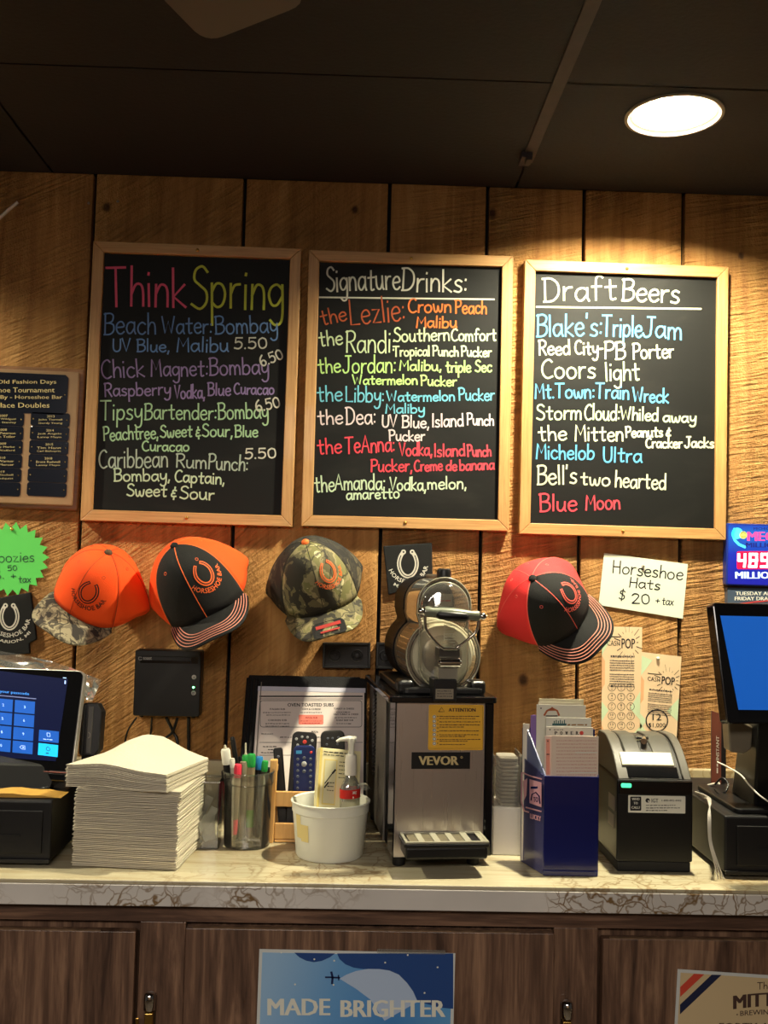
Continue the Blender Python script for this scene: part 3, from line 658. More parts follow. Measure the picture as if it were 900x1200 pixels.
chalkboard('signature', 'wooden framed chalkboard headed Signature Drinks with coloured drink list', ((362, 292.5), (604, 300), (594, 622.5), (352.5, 616.5)), None, 345, 280, [
    ([("Signature", 125, 206, 412, 196, 92, 2.2), ("Drinks:", 416, 202, 674, 210, 88, 2.2)], 'wht'), ('_', 98, 228, 780, 236, 1.8, 'wht'),
    ([("the", 108, 338, 205, 318, 62), ("Lezlie:", 218, 338, 434, 318, 98)], 'orgd'),
    ([("Crown", 444, 288, 612, 286, 54), ("Peach", 628, 290, 750, 292, 52), ("Malibu", 476, 346, 634, 346, 42)], 'org'),
    ([("the", 98, 420, 188, 412, 60), ("Randi:", 200, 444, 392, 444, 86), ("Southern", 388, 402, 606, 396, 52), ("Comfort", 612, 398, 788, 398, 48)], 'gw'),
    ([("Tropical", 386, 458, 528, 456, 38), ("Punch", 540, 456, 640, 458, 38), ("Pucker", 652, 458, 768, 460, 38)], 'gw'),
    ([("the", 94, 526, 180, 520, 60), ("Jordan:", 188, 524, 396, 522, 68), ("Malibu,", 410, 514, 574, 514, 40), ("triple Sec", 592, 522, 770, 518, 44)], 'lim'),
    ([("Watermelon", 228, 568, 480, 568, 36), ("Pucker", 494, 572, 632, 574, 38)], 'lim'),
    ([("the", 90, 636, 186, 632, 62), ("Libby:", 200, 636, 350, 636, 60), ("Watermelon", 362, 634, 626, 632, 38), ("Pucker", 642, 630, 780, 630, 46)], 'cya'),
    ([("Maliby", 356, 680, 508, 680, 36)], 'cya'),
    ([("the", 92, 726, 188, 722, 58), ("Dea:", 200, 724, 318, 722, 66), ("UV Blue,", 342, 734, 526, 738, 46), ("Island", 538, 734, 660, 732, 50), ("Punch", 674, 726, 778, 728, 44)], 'pkw'),
    ([("Pucker", 370, 788, 508, 788, 40)], 'pkw'),
    ([("the", 92, 842, 184, 836, 62), ("TeAnna:", 198, 838, 392, 830, 66), ("Vodka,", 410, 846, 538, 846, 50), ("Island", 546, 850, 666, 848, 48), ("Punch", 676, 850, 768, 848, 44)], 'red'),
    ([("Pucker,", 298, 908, 460, 908, 48), ("Creme", 468, 908, 578, 904, 42), ("de", 592, 904, 634, 904, 40), ("banana", 646, 904, 780, 900, 42)], 'red'),
    ([("the", 80, 990, 156, 986, 64), ("Amanda:", 158, 980, 354, 978, 60), ("Vodka,", 372, 980, 514, 984, 50), ("melon,", 520, 976, 672, 976, 46)], 'brt'),
    ([("amaretto", 203, 1018, 410, 1012, 42)], 'brt')], 1.9)
chalkboard('beers', 'wooden framed chalkboard headed Draft Beers with blue and white list', ((615, 304), (854.5, 312.5), (850.5, 633), (608.5, 625.5)), None, 600, 290, [
    ([("Draft", 120, 210, 408, 204, 92, 2.3), ("Beers", 428, 208, 652, 216, 84, 2.3)], 'crm'), ('_', 96, 232, 738, 240, 1.9, 'crm'),
    ([("Blake's:", 95, 346, 352, 344, 84, 2.2), ("Triple", 352, 344, 506, 350, 80, 2.2), ("Jam", 508, 350, 662, 358, 76, 2.2)], 'sky'),
    ([("Reed", 104, 420, 226, 418, 56), ("City-", 246, 418, 356, 416, 54), ("PB", 360, 436, 442, 436, 66), ("Porter", 472, 436, 632, 430, 58)], 'crm'),
    ([("Coors", 115, 508, 325, 510, 74, 2.2), ("light", 366, 522, 498, 516, 72)], 'gw'),
    ([("Mt.", 90, 588, 164, 588, 58), ("Town:", 168, 588, 322, 588, 56), ("Train", 326, 588, 456, 592, 58), ("Wreck", 472, 602, 610, 606, 54)], 'sky'),
    ([("Storm", 96, 672, 270, 672, 58), ("Cloud:", 282, 672, 420, 676, 62), ("Whiled", 424, 672, 570, 678, 50), ("away", 590, 682, 718, 682, 42)], 'gw'),
    ([("the", 104, 756, 212, 752, 60), ("Mitten", 246, 756, 434, 756, 60), ("Peanuts", 444, 742, 588, 738, 40), ("&", 600, 738, 620, 738, 40), ("Cracker", 522, 782, 664, 782, 38), ("Jacks", 674, 782, 788, 782, 40)], 'crm'),
    ([("Michelob", 94, 826, 320, 828, 58), ("Ultra", 356, 838, 506, 838, 56)], 'sky'),
    ([("Bell's", 98, 926, 252, 922, 74, 2.2), ("two", 268, 926, 382, 930, 54), ("hearted", 402, 936, 600, 944, 62)], 'crm'),
    ([("Blue", 108, 1030, 252, 1028, 66, 2.2), ("Moon", 288, 1024, 422, 1022, 60)], 'red')], 2.1)

# ================================================================ PLAQUE
fr, w, h = quadfr((-62, 425), (96, 431), (92, 599), (-66, 592), W - .018)
fr.O = fr.O + V((0, .018, 0))
t = thing('plaque', 'dark wooden award plaque with rows of small black engraved name plates', 'plaque', fr(w / 2, 0, 0))
obj('board', MB().prism(rrect(0, w, 0, h, .004), .0005, .012, fr), PLAQUEW, t, bevel=.004)
obj('face_panel', MB().prism(rrect(.008, w - .008, .008, h - .008, .004), .012, .018, fr), mat('plaque_face', C(150, 118, 84), .45, noise_amt=.15, nscale=20), t, bevel=.003)
PLB = mat('engraved_plate', C(24, 28, 40), .22, .35, coat=.3); GOLD = mat('engraved_gold', C(206, 186, 130), .4, .4)
mp = pxm(W - .0195)
def plate(x0, x1, y0, y1, lines, nm='name_plate', hh=None):
    u0, v0 = hit(fr, x0, y1, .019); u1, v1 = hit(fr, x1, y0, .019)
    c = .0032 if nm == 'name_plate' else .006
    pl = obj(nm, MB().prism([(u0 + c, v0), (u1 - c, v0), (u1, v0 + c), (u1, v1 - c), (u1 - c, v1), (u0 + c, v1), (u0, v1 - c), (u0, v0 + c)], .018, .0192, fr), PLB, t, bevel=.0004)
    pin = MB()
    for u in (u0 + .005, u1 - .005): pin.lathe([(.0002, .0009), (.0011, .0006), (.0013, 0)], fr(u, (v0 + v1) / 2, .0192), fr.N, k=8)
    obj('rivet', pin, BRASS, pl)
    if lines:
        tm = MB(); n = len(lines); H = (y1 - y0)
        for k, (s, a, b) in enumerate(lines):
            yy = y0 + H * (.10 + .86 * (k + .82) / n); printed(tm, s, a, -yy, b - a, H / n * .56, mp, .0002, .01)
        obj('engraving', tm, GOLD, pl)
plate(-50, 80.5, 439.5, 481, [("Marion Old Fashion Days", -34, 66), ("Horseshoe Tournament", -30, 64), ("Sponsored By - Horseshoe Bar", -42, 73), ("First Place Doubles", -28, 58)], 'title_plate')
R_ = [("2013", "John Tiernall", "Gordy Young"), ("2014", "Jack Angelo", "Lanny Mayo"), ("2015", "Tim Hann", "Carl Bishopric"), ("2018", "Brent Radwell", "Lanny Mayo"), None, None]
L_ = [("2007", "Tim Wildgust", "Bob Stanley"), ("2008", "Rich Peterson", "Tom Toller"), ("2009", "Randy Merke", "Jim Wolford"), ("2010", "Lee Warner", "Bud Mercer"), ("2019", "Jon Mitchell", "Ed Lindquist"), None]
for k in range(6):
    y0 = 484.5 + k * 16.4; r = R_[k]; xo = -k * .9
    plate(35.5 + xo, 82 + xo * .8, y0, y0 + 14.2, [(r[0], 55 + xo, 64 + xo), (r[1], 45 + xo, 73 + xo), (r[2], 45 + xo, 73 + xo)] if r else None)
    r = L_[k]
    plate(-20 + xo, 28.5 + xo * .9, y0 - .8, y0 + 13.4, [(r[0], -1 + xo, 9 + xo), (r[1], -9 + xo, 19 + xo), (r[2], -9 + xo, 19 + xo)] if r else None)

# ================================================================ PAPER SIGNS, KOOZIES
def tack(px, py, y0, parent, m=BRASS):
    p = aty(px, py, y0); obj('thumbtack', MB().lathe([(.0003, .0045), (.0022, .004), (.0032, .002), (.0034, 0)], p, (0, -1, 0), k=14), m, parent, smooth=60)
GREEN = mat('green_card', C(92, 204, 92), .75)
c = aty(14, 655, W - .003); s_ = 1.647e-3
t = thing('price_sign', 'bright green starburst card with handwritten koozie price', 'sign', c + V((0, 0, -.065)))
pts = []
for k in range(44):
    a = math.radians(k * 360 / 44 + 4); r = (43 if k % 2 == 0 else 35.5) * s_; pts.append((c.x + r * math.cos(a), c.z + r * math.sin(a)))
wf = Fr((0, W - .003, 0), (1, 0, 0), (0, 0, 1))
obj('card', MB().prism(pts, 0, .0008, wf), GREEN, t)
m = pxm(W - .0042); mb = MB()
hand(mb, "Koozies", -11, -659, 40, -658, 12, 1.0, m); hand(mb, "8.", -6, -679, 5, -678, 12, 1.0, m); hand(mb, "50", 9, -669, 20, -668, 6.5, .9, m); hand(mb, "+", 13, -679, 18.5, -678.5, 9, .9, m); hand(mb, "tax", 21.5, -682.5, 36, -682.5, 8, .9, m)
obj('lettering', mb, mat('marker_green', C(24, 62, 48), .6), t)
tack(14, 620, W - .0042, t)

WHP = mat('white_print', C(206, 202, 190), .7)
def horseshoe(mb1, mb2, cx, cy, rx, ry, w, m, n0):
    pts = shoe_pts(cx, cy, rx, ry, 26); mb1.ribbon(pts, w, m, n0); mb2.ribbon(pts[2:-2], w * .22, m, n0 + .0003)
    for p in (pts[0], pts[-1]): mb1.disc(p[0], p[1], w * .62, m, n0 + .0001, 12); mb2.disc(p[0], p[1], w * .25, m, n0 + .0003, 8)
def koozie(label, outline, tail, cx, cy, rx, ry, w, tr, a0, a1, d=.006):
    t = thing('koozie', label, 'can sleeve', aty(sum(p[0] for p in outline) / len(outline), max(p[1] for p in outline), W), 0, 'foam can sleeves tacked to the planks')
    pts = [hit(wf, *p, 0) for p in outline]; mb = MB().prism(pts, -.0015, d, wf); obj('front_sleeve', mb, BLKFAB, t, bevel=.002)
    if tail: obj('back_sleeve', MB().prism([hit(wf, *p, 0) for p in tail], -.002, d - .003, wf), BLKFAB, t, bevel=.001)
    m = pxm(W - .003 - d); a = MB(); b = MB()
    horseshoe(a, b, cx, -cy, rx, ry, w, m, .0004); obj('horseshoe_print', a, WHP, t); obj('groove_print', b, BLKFAB, t)
    x = MB(); arc_text(x, "HORSESHOE BAR", cx, -cy, tr, 5.0, a0, a1, m, .0004, .02); obj('lettering', x, WHP, t)
    x = MB(); arc_text(x, "MARION, MI", cx, -cy, tr + 7.5, 4.2, a0 + 36, a1 - 30, m, .0004, .02); obj('lettering', x, WHP, t)
koozie('black foam koozie with white horseshoe under the green starburst card', [(-20, 704), (37, 694), (44, 749), (35, 754), (36, 766), (-16, 768)], None, 11, 722, 9.5, 14.5, 4.6, 25, 200, 352)
koozie('black foam koozie with white horseshoe pinned above the slush machine', [(449, 640), (506, 636), (507, 682), (455, 697)], None, 478, 660, 10.5, 15.5, 4.6, 24, 200, 352)

SIGNP = mat('white_card', C(214, 222, 200), .75)
cs = [(708, 648), (806, 661), (800, 725), (701.5, 709)]
t = thing('price_sign', 'white card reading Horseshoe Hats twenty dollars plus tax in marker', 'sign', aty(752, 717, W - .002))
obj('card', MB().prism([hit(wf, *p, 0) for p in cs][::-1], -.001, .0006, wf), SIGNP, t)
m = pxm(W - .0038); mb = MB()
for a in [("Horseshoe", 717.5, 671, 799.5, 680, 15, 1.5), ("Hats", 737, 688, 773, 691.5, 12, 1.4), ("$", 725, 702, 732, 703, 12.5, 1.3), ("20", 740, 707, 761, 708, 13, 1.4), ("+", 768, 707.5, 772.5, 708, 9, 1.1), ("tax", 775.5, 708.5, 789, 709.5, 9, 1.1)]:
    hand(mb, a[0], a[1], -a[2], a[3], -a[4], a[5], a[6], m, jit=.15)
obj('lettering', mb, INK, t); tack(753.5, 664, W - .0038, t, CHROME)

# lottery slips on the wall
TICK = mat('ticket_tan', C(226, 196, 158), .7); TGRN = mat('ticket_mint', C(196, 214, 176), .7); TORG = mat('ticket_peach', C(222, 168, 122), .7)
def ticket(label, cs, yy, kind):
    t = thing('lottery_slip', label, 'lottery ticket', aty((cs[2][0] + cs[3][0]) / 2, cs[2][1], yy), 0, 'number game slips on the wall')
    f2 = Fr((0, yy, 0), (1, 0, 0), (0, 0, 1))
    obj('card', MB().prism([hit(f2, *p, 0) for p in cs][::-1], 0, .0005, f2), TICK, t); m = pxm(yy - .0006)
    (x0, y0), (x1, y1), (x2, y2), (x3, y3) = cs
    def q(u, v): # u,v in 0..1 across the card
        a = (x0 + (x1 - x0) * u, y0 + (y1 - y0) * u); b = (x3 + (x2 - x3) * u, y3 + (y2 - y3) * u); return (a[0] + (b[0] - a[0]) * v, -(a[1] + (b[1] - a[1]) * v))
    for tri in ([(0, .03), (.28, .06), (.0, .2)], [(.98, .44), (.72, .56), (.98, .64)] if kind == 0 else [(1, .36), (.7, .48), (1, .56)], [(0, .52), (.18, .58), (0, .66)], [(1, .68), (.6, .8), (1, .9)] if kind == 0 else [(0, .6), (.3, .72), (0, .8)]): obj('mint_print', MB().flat([q(*p) for p in tri], .0002, m), TGRN, t)
    for tri in ([(0, .2), (.08, .24), (.08, .4), (0, .44)], [(0, .68), (.07, .72), (.05, .98), (0, 1)], [(.9, .86), (1, .8), (1, .96)]): obj('peach_print', MB().flat([q(*p) for p in tri], .0002, m), TORG, t)
    mw = lambda u, v, n: m(*q(u, v), n); ch = 1
    b = MB(); rot = -1
    fm = lambda u, v, n: m(*q(u, -v), n)
    # burst and the two words
    bx, by = (.66, .115) if kind == 0 else (.70, .22)
    for k in range(18):
        a = 2 * math.pi * k / 18 + .1; r0, r1 = .21, .25 + .06 * (k % 3); b.ribbon([(bx + r0 * math.cos(a), -by + r0 * .38 * math.sin(a)), (bx + r1 * math.cos(a), -by + r1 * .38 * math.sin(a))], .006, fm, .0003)
    printed(b, "CASH", bx - .53, -by - .018, .32, .036, fm, .0003, .02)
    b.ribbon([(bx - .53, -by + .045), (bx - .2, -by + .045)], .006, fm, .0003)
    obj('cash_lettering', b, INK, t)
    b = MB(); printed(b, "POP", bx - .17, -by - .035, .34, .07, fm, .0004, .06)
    obj('pop_lettering', b, INK, t)
    b = MB(); lo = by + .09
    fine(b, .22, .82, -lo, .02, fm, .0003, 3)
    for k in range(11): fine(b, .20, .82, -(lo + .03 + k * .0165 + (.012 if k > 4 else 0)), .012, fm, .0003, k)
    obj('fine_print', b, INKG, t, label=None)['kind'] = 'stuff'
    b = MB()
    if kind == 0:
        k = 0
        for j in range(5):
            for i in range(3):
                k += 1; cx, cy = 717 + 11.0 * i, -(805.5 + 11.2 * j); b.ring(cx, cy, 4.4, .55, m, .0004, 18)
                printed(b, str(k), cx - (1.0 if k < 10 else 1.9), cy + .2, 2.0 if k < 10 else 3.8, 2.6, m, .0004, .02); b.ribbon([(cx - 1.3, cy - 2), (cx + 1.3, cy - 2)], .5, m, .0004, False)
        obj('number_circles', b, INK, t)
    else:
        cx, cy = 769.8, -844.5; b.ring(cx, cy, 12.6, 1.5, m, .0004, 40)
        printed(b, "12", cx - 5.2, cy + .4, 10.5, 7.6, m, .0004, .01); printed(b, "$1,000", cx - 10, cy - 8.6, 20, 5.8, m, .0004, .01); obj('number_circle', b, INK, t)
        tack(771, 771.5, yy - .001, t, WHITE)
ticket('tan numbers slip with fifteen small number circles, beside the pinned slip', [(705.5, 734), (752.5, 735), (750, 905), (704.5, 903)], W - .0022, 0)
ticket('tan numbers slip with one big circle reading 12 and one thousand dollars', [(752, 764), (798.5, 769.5), (790.5, 905), (748.5, 902)], W - .0040, 1)

# ================================================================ CAPS
def cap(label, bbox, f, u, mats, logo, stitch=None, roll=0, scale=1.0, badge=False, button=None):
    """trucker cap; f = where the brim points, u = where the crown's top points"""
    f = V(f).normalized(); u = V(u); u = (u - f * u.dot(f)).normalized(); s = u.cross(f) * -1      # s: wearer's side axis
    s = f.cross(u)
    A, Bw, H = .098 * scale, .086 * scale, .130 * scale
    def zdrop(x, y): return -.030 * scale * (x / (.09 * scale)) ** 2
    def crown(th, t):      # th 0 = front, t 0 rim..1 top ; local coords (x side, y front, z up)
        ph = t * math.pi / 2; fw = max(0, math.cos(th)); e = .98 - .46 * fw; ez = .90 - .06 * fw
        r = max(math.cos(ph), 0) ** e; z = math.sin(ph) ** ez
        ta = th % (2 * math.pi); ta = min(ta, 2 * math.pi - ta); r *= 1 + .12 * (1 - t) ** 2 * (1 - fw) + .30 * (1 - t) ** 2.6 * math.exp(-((ta - 1.95) / .36) ** 2)
        x = Bw * math.sin(th) * r; y = A * math.cos(th) * r + .010 * scale * (1 - t) * 0
        zz = H * z + (1 - t) ** 3 * zdrop(x, y) * (fw ** .5 if fw > 0 else 0) - (0 if fw > 0 else .012 * (-math.cos(th)) * (1 - t))
        return V((x, y, zz))
    loc = V((0, 0, 0)); R3 = Matrix((s, f, u)).transposed()
    tf = lambda p: R3 @ V(p)
    def grid(th0, th1, n, k, off=0):
        vs = []; fs = []
        for j in range(k + 1):
            for i in range(n + 1):
                th = th0 + (th1 - th0) * i / n; t = min(j / k, .999); p = crown(th, t); vs.append(p * (1 + off))
        for j in range(k):
            for i in range(n): a = j * (n + 1) + i; fs.append((a, a + 1, a + n + 2, a + n + 1))
        return vs, fs
    TF = math.radians(64)
    parts = {}
    def mk(vs, fs): m_ = MB(); m_.add([tf(p) for p in vs], fs); return m_
    parts['front_panel'] = (mk(*grid(-TF, TF, 26, 18, .004)), mats[0], True)
    parts['back_panel'] = (mk(*grid(TF, 2 * math.pi - TF, 40, 18)), mats[1], True)
    # brim
    L = .074 * scale; y0 = A * math.cos(TF); ym = A + L
    def outer(q_):        # q_ -1..1
        x = .089 * scale * math.sin(q_ * math.pi / 2); y = y0 + (ym - y0) * max(0, 1 - abs(x / (.0892 * scale)) ** 3.0) ** .5; return x, y
    def bz(x, y): return zdrop(x, y) - .06 * (y - A)
    vs = []; fs = []; n = 32; k = 8
    for j in range(k + 1):
        for i in range(n + 1):
            q_ = -1 + 2 * i / n; th = q_ * TF; pi = crown(th, 0.0); ox_, oy_ = outer(q_); w_ = j / k
            x = pi.x + (ox_ - pi.x) * w_; y = pi.y + (oy_ - pi.y) * w_
            z = pi.z * (1 - w_) + bz(ox_, oy_) * w_ if j in (0,) else bz(x, y); vs.append(V((x, y, z)))
    N1 = len(vs)
    for j in range(k):
        for i in range(n): a = j * (n + 1) + i; fs.append((a, a + 1, a + n + 2, a + n + 1))
    brim = MB(); brim.add([tf(p) for p in vs], fs)
    allp = [tf(p) for p in vs] + parts['front_panel'][0].v + parts['back_panel'][0].v
    # where it hangs: rear touches the planks, outline centred on the photograph's
    shift = V((0, W - .004 - max(p.y for p in allp), CAMZ)); cen = aty((bbox[0] + bbox[2]) / 2, (bbox[1] + bbox[3]) / 2, shift.y); shift = V((cen.x, shift.y, cen.z))
    for _ in range(3):
        P_ = [proj(p + shift) for p in allp]; bx = ((min(q[0] for q in P_) + max(q[0] for q in P_)) / 2, (min(q[1] for q in P_) + max(q[1] for q in P_)) / 2)
        a = aty(*bx, shift.y); shift += V((cen.x - a.x, 0, cen.z - a.z))
    P_ = [proj(p + shift) for p in allp]; aw = max(q[0] for q in P_) - min(q[0] for q in P_); ah = max(q[1] for q in P_) - min(q[1] for q in P_)
    ks = math.sqrt((bbox[2] - bbox[0]) * (bbox[3] - bbox[1]) / (aw * ah))
    if abs(ks - 1) > .012: return cap(label, bbox, f, u, mats, logo, stitch, roll, scale * ks, badge, button)
    print('CAP', label[:20], [round(v) for v in (min(q[0] for q in P_), min(q[1] for q in P_), max(q[0] for q in P_), max(q[1] for q in P_))], bbox)
    G_ = lambda p: tf(p) + shift
    t = thing('baseball_cap', label, 'cap', shift, 0, 'caps for sale on the plank wall')
    for nm, (m_, mt, _) in parts.items():
        m_.v = [p + shift for p in m_.v]; o = obj(nm, m_, mt, t, smooth=60); sd = o.modifiers.new('thick', 'SOLIDIFY'); sd.thickness = .0015; sd.offset = 0
    brim.v = [p + shift for p in brim.v]; o = obj('brim', brim, mats[2], t, smooth=60)
    sd = o.modifiers.new('thick', 'SOLIDIFY'); sd.thickness = .003; sd.offset = -1 if (R3 @ V((0, 0, 1))).y < 0 else -1
    # seams and button
    def line(th0, t0, th1, t1, r, k_=14, off=1.008): return [G_(crown(th0 + (th1 - th0) * i / k_, min(t0 + (t1 - t0) * i / k_, .999)) * off) for i in range(k_ + 1)]
    sm_ = MB(); sm_.tube(line(0, 0, 0, 1, 0), .0009, 6)
    for a in (TF, -TF): sm_.tube(line(a, 0, a, 1, 0), .0012, 6)
    for a in (2.0, -2.0, math.pi): sm_.tube(line(a, 0, a, 1, 0), .0007, 6)
    obj('seam_stitching', sm_, mats[3], t, smooth=60)
    top = crown(0, .999); obj('button', MB().lathe([(.0005, .006), (.004, .0055), (.0068, .003), (.0075, 0), (.006, -.001)], G_(top), tf((0, 0, 1)), k=16), button or mats[4], t, smooth=60)
    ey = MB()
    for a in (.6, -.6, 1.7, -1.7, 2.6, -2.6):
        p = crown(a, .62); p2 = crown(a + .01, .62) - crown(a - .01, .62); p3 = crown(a, .63) - crown(a, .61); nn = p2.cross(p3).normalized()
        e_ = V(nn) if nn.dot(p) > 0 else -V(nn); O = p * 1.006; x_ = e_.orthogonal().normalized(); y_ = e_.cross(x_)
        ey.tube([G_(O + (x_ * math.cos(b) + y_ * math.sin(b)) * .0026) for b in [2 * math.pi * i / 10 for i in range(11)]], .0007, 5, False)
    obj('eyelet', ey, mats[3], t)
    # decal map on the front panel
    th0, t0, rot, sz, lm, gm = logo
    cr_, sr_ = math.cos(rot), math.sin(rot)
    base = crown(th0, t0); du = (crown(th0 + .02, t0) - crown(th0 - .02, t0)).length / .04; dv = (crown(th0, t0 + .02) - crown(th0, t0 - .02)).length / .04
    def dm(x, y, n_):
        X = (x * cr_ - y * sr_) * sz; Y = (x * sr_ + y * cr_) * sz
        th = th0 + X / du; tt = t0 + Y / dv
        p = crown(th, tt); a = crown(th + .01, tt) - crown(th - .01, tt); b = crown(th, tt + .01) - crown(th, tt - .01); nn = a.cross(b).normalized()
        if nn.dot(p) < 0: nn = -nn
        return G_(p * 1.004 + nn * (.0016 + n_))
    # x grows towards the viewer's right when th decreases or increases: pick the sign that reads correctly
    pa = proj(dm(0, 0, 0)); pb = proj(dm(1, 0, 0)); pc = proj(dm(0, 1, 0))
    flip = -1 if ((pb[0] - pa[0]) * (pc[1] - pa[1]) - (pb[1] - pa[1]) * (pc[0] - pa[0])) > 0 else 1
    dm2 = lambda x, y, n_: dm(x * flip, y, n_)
    a = MB(); b = MB(); pts = shoe_pts(0, .12, .40, .55, 26); a.ribbon(pts, .17, dm2, 0)
    b.ribbon(pts, .05 if gm is not lm else .02, dm2, .0003)
    obj('horseshoe_patch', a, lm, t); obj('patch_groove', b, gm, t)
    x = MB(); arc_text(x, "HORSESHOE BAR", 0, .12, .92, .22, 205, 350, dm2, 0, .03); obj('lettering', x, lm, t)
    if stitch:
        for m_ in (.94, .87, .80, .73, .66):
            pts = []
            for i in range(81):
                q_ = -1 + 2 * i / 80; ox_, oy_ = outer(q_); x = ox_ * (m_ * .35 + .65) if True else ox_; x = ox_ * (1 - (1 - m_) * .62); y = y0 + (oy_ - y0) * 1.0 - (ym - A) * (1 - m_) * 1.35
                if (x / (Bw * 1.03)) ** 2 + (y / (A * 1.03)) ** 2 > 1 and y > y0 * .8: pts.append(G_(V((x, y, bz(x, y) + .0014))))
            if len(pts) > 3: obj('brim_stitching', MB().tube(pts, .0009, 5), stitch, t, smooth=60)
    if badge:
        bf = []
        def bm2(x, y, n_): X = x * .03 * flip; Y = A + .042 - y * .03; return G_(V((X + .0 * flip, Y, bz(X, Y) + .0025 + n_)))
        br = MB(); n_ = 12
        sq = rrect(-1, 1, -.62, .62, .3); br.add([bm2(x, y, 0) for x, y in sq], [list(range(len(sq)))]); obj('brim_label', br, BLKFAB, t)
        br = MB(); br.ribbon([(-.75, .25), (.75, .25)], .28, bm2, .0006, False); br.ribbon([(-.55, -.25), (.6, -.25)], .14, bm2, .0006, False); obj('label_print', br, mat('dark_red_print', C(150, 44, 40), .6), t)
    return t
cap('blaze orange cap with grey camouflage brim, hanging under the Think Spring board', (44, 632, 169, 762), (-.42, -.80, -.46), (.42, -.26, .80), (ORANGE, ORANGE, CAMOB, mat('orange_seam', C(190, 60, 14), .8), mat('camo_button', C(84, 62, 40), .8)), (-.30, .34, .10, .036, BLKTH, ORANGE), scale=.97)
cap('black front cap with orange mesh back and pink brim stitching', (172, 633, 295, 758), (.26, -.82, -.52), (-.40, -.32, .80), (BLKFAB, ORANGE, BLKFAB, ORANGE_T, BLKFAB), (-.48, .40, .05, .038, ORANGE_T, BLKFAB), stitch=PINKTH)
cap('camouflage cap with orange horseshoe, hanging under the Signature Drinks board', (309, 631, 428, 748), (.22, -.80, -.56), (-.22, -.36, .80), (CAMO, CAMOD, CAMO, mat('camo_seam', C(44, 40, 28), .8), mat('orange_button', C(240, 110, 40), .7)), (-.42, .44, .05, .034, ORANGE_T, CAMO), badge=True)
cap('black front cap with coral red mesh back, left of the hat price card', (581, 655, 721, 777), (.60, -.62, -.50), (-.52, -.42, .55), (BLKFAB, REDFAB, BLKFAB, CORALTH, BLKFAB), (-.46, .46, .05, .038, CORALTH, BLKFAB), stitch=PINKTH)

# ================================================================ THINGS ON THE WALL BEHIND THE COUNTER
# printer hub
fr, w, h = quadfr((158, 761), (236, 763), (234, 840), (156, 839), W - .035)
t = thing('network_hub', 'square black hub with green light hanging under the black and orange cap', 'electronics', fr(w / 2, 0, -.034))
obj('housing', MB().prism(rrect(0, w, 0, h, .004), -.034, 0, fr), BLACK, t, bevel=.002)
obj('top_lip', MB().box(.002, w - .002, h - .012, h - .001, -.005, .003, fr), BLACK, t, bevel=.001)
obj('slot_groove', MB().box(.010, w - .020, h - .0245, h - .0195, -.001, .0008, fr), GLOSSB, t, bevel=.0006)
obj('corner_panel', MB().box(w - .0185, w - .006, h - .024, h - .012, -.001, .0010, fr), GLOSSB, t)
mb = MB(); printed(mb, "toast", .0155, h - .0185, .0165, .0055, frm(fr), .0012, .03); mb.ribbon(rrect(.0075, .013, h - .019, h - .0135, .0015, 3), .0011, frm(fr), .0012, False)
obj('lettering', mb, mat('grey_print', C(150, 148, 144), .6), t)
for v, nm in ((h * .60, 'up'), (h * .36, 'ring')):
    bt = obj('button', MB().lathe([(.0005, .0014), (.0038, .0012), (.0044, 0)], fr(w - .0125, v, 0), fr.N, k=20), mat('button_grey', C(176, 174, 166), .5), t, smooth=50)
    mk_ = MB()
    if nm == 'up': mk_.flat([(w - .0142, v - .0012), (w - .0108, v - .0012), (w - .0125, v + .0016)], .0018, fr)
    else: mk_.ring(w - .0125, v, .0018, .0007, frm(fr), .0018, 14)
    obj('mark', mk_, INK, bt)
obj('status_light', MB().lathe([(.0003, .0016), (.0018, .0012), (.0021, 0)], fr(w - .013, h * .445, 0), fr.N, k=14), mat('green_led', (.12, 1.0, .25, 1), .5, emit=14), t, smooth=60)
for u in (.012, w - .014): obj('foot', MB().lathe([(.004, -.004), (.004, 0)], fr(u, 0, -.018), fr.V, k=12), BLACKM, t)
def cable(label, pts, r, m=BLACK, grp='black cables under the hub'):
    P = [V(p) for p in pts]; cr_ = [V(q) for q in crom([tuple(p) for p in P], 6)]
    o = obj('cable', MB().tube(cr_, r, 8), m, None, smooth=60); tag(o, label, 'cable', grp); return o
def wp(px, py, d): return aty(px, py, W - d)
zc = CZ + .004
def drop(px, d, z=.93):
    p = wp(px, 870, d); return V((p.x, p.y, z))
cable('black cable leaving the lower left corner of the hub', [wp(160, 841, .02), wp(150, 856, .012), wp(146, 875, .012), drop(145, .012)], .0017)
cable('thin black cable hanging straight from the hub, left of the crossing pair', [wp(178, 841, .02), wp(177, 856, .012), wp(175, 873, .012), drop(174, .015)], .0019)
cable('thick black cable crossing from the hub centre down to the right', [wp(195, 841, .02), wp(203, 858, .010), wp(208, 872, .012), drop(209, .022)], .0030)
cable('thick black cable crossing from the hub centre down to the left', [wp(208, 841, .02), wp(202, 858, .018), wp(189, 874, .020), drop(183, .03)], .0026)
cable('thick black cable hanging straight below the hub light', [wp(221, 841, .02), wp(221, 858, .012), wp(221, 880, .012), drop(221, .015)], .0032)

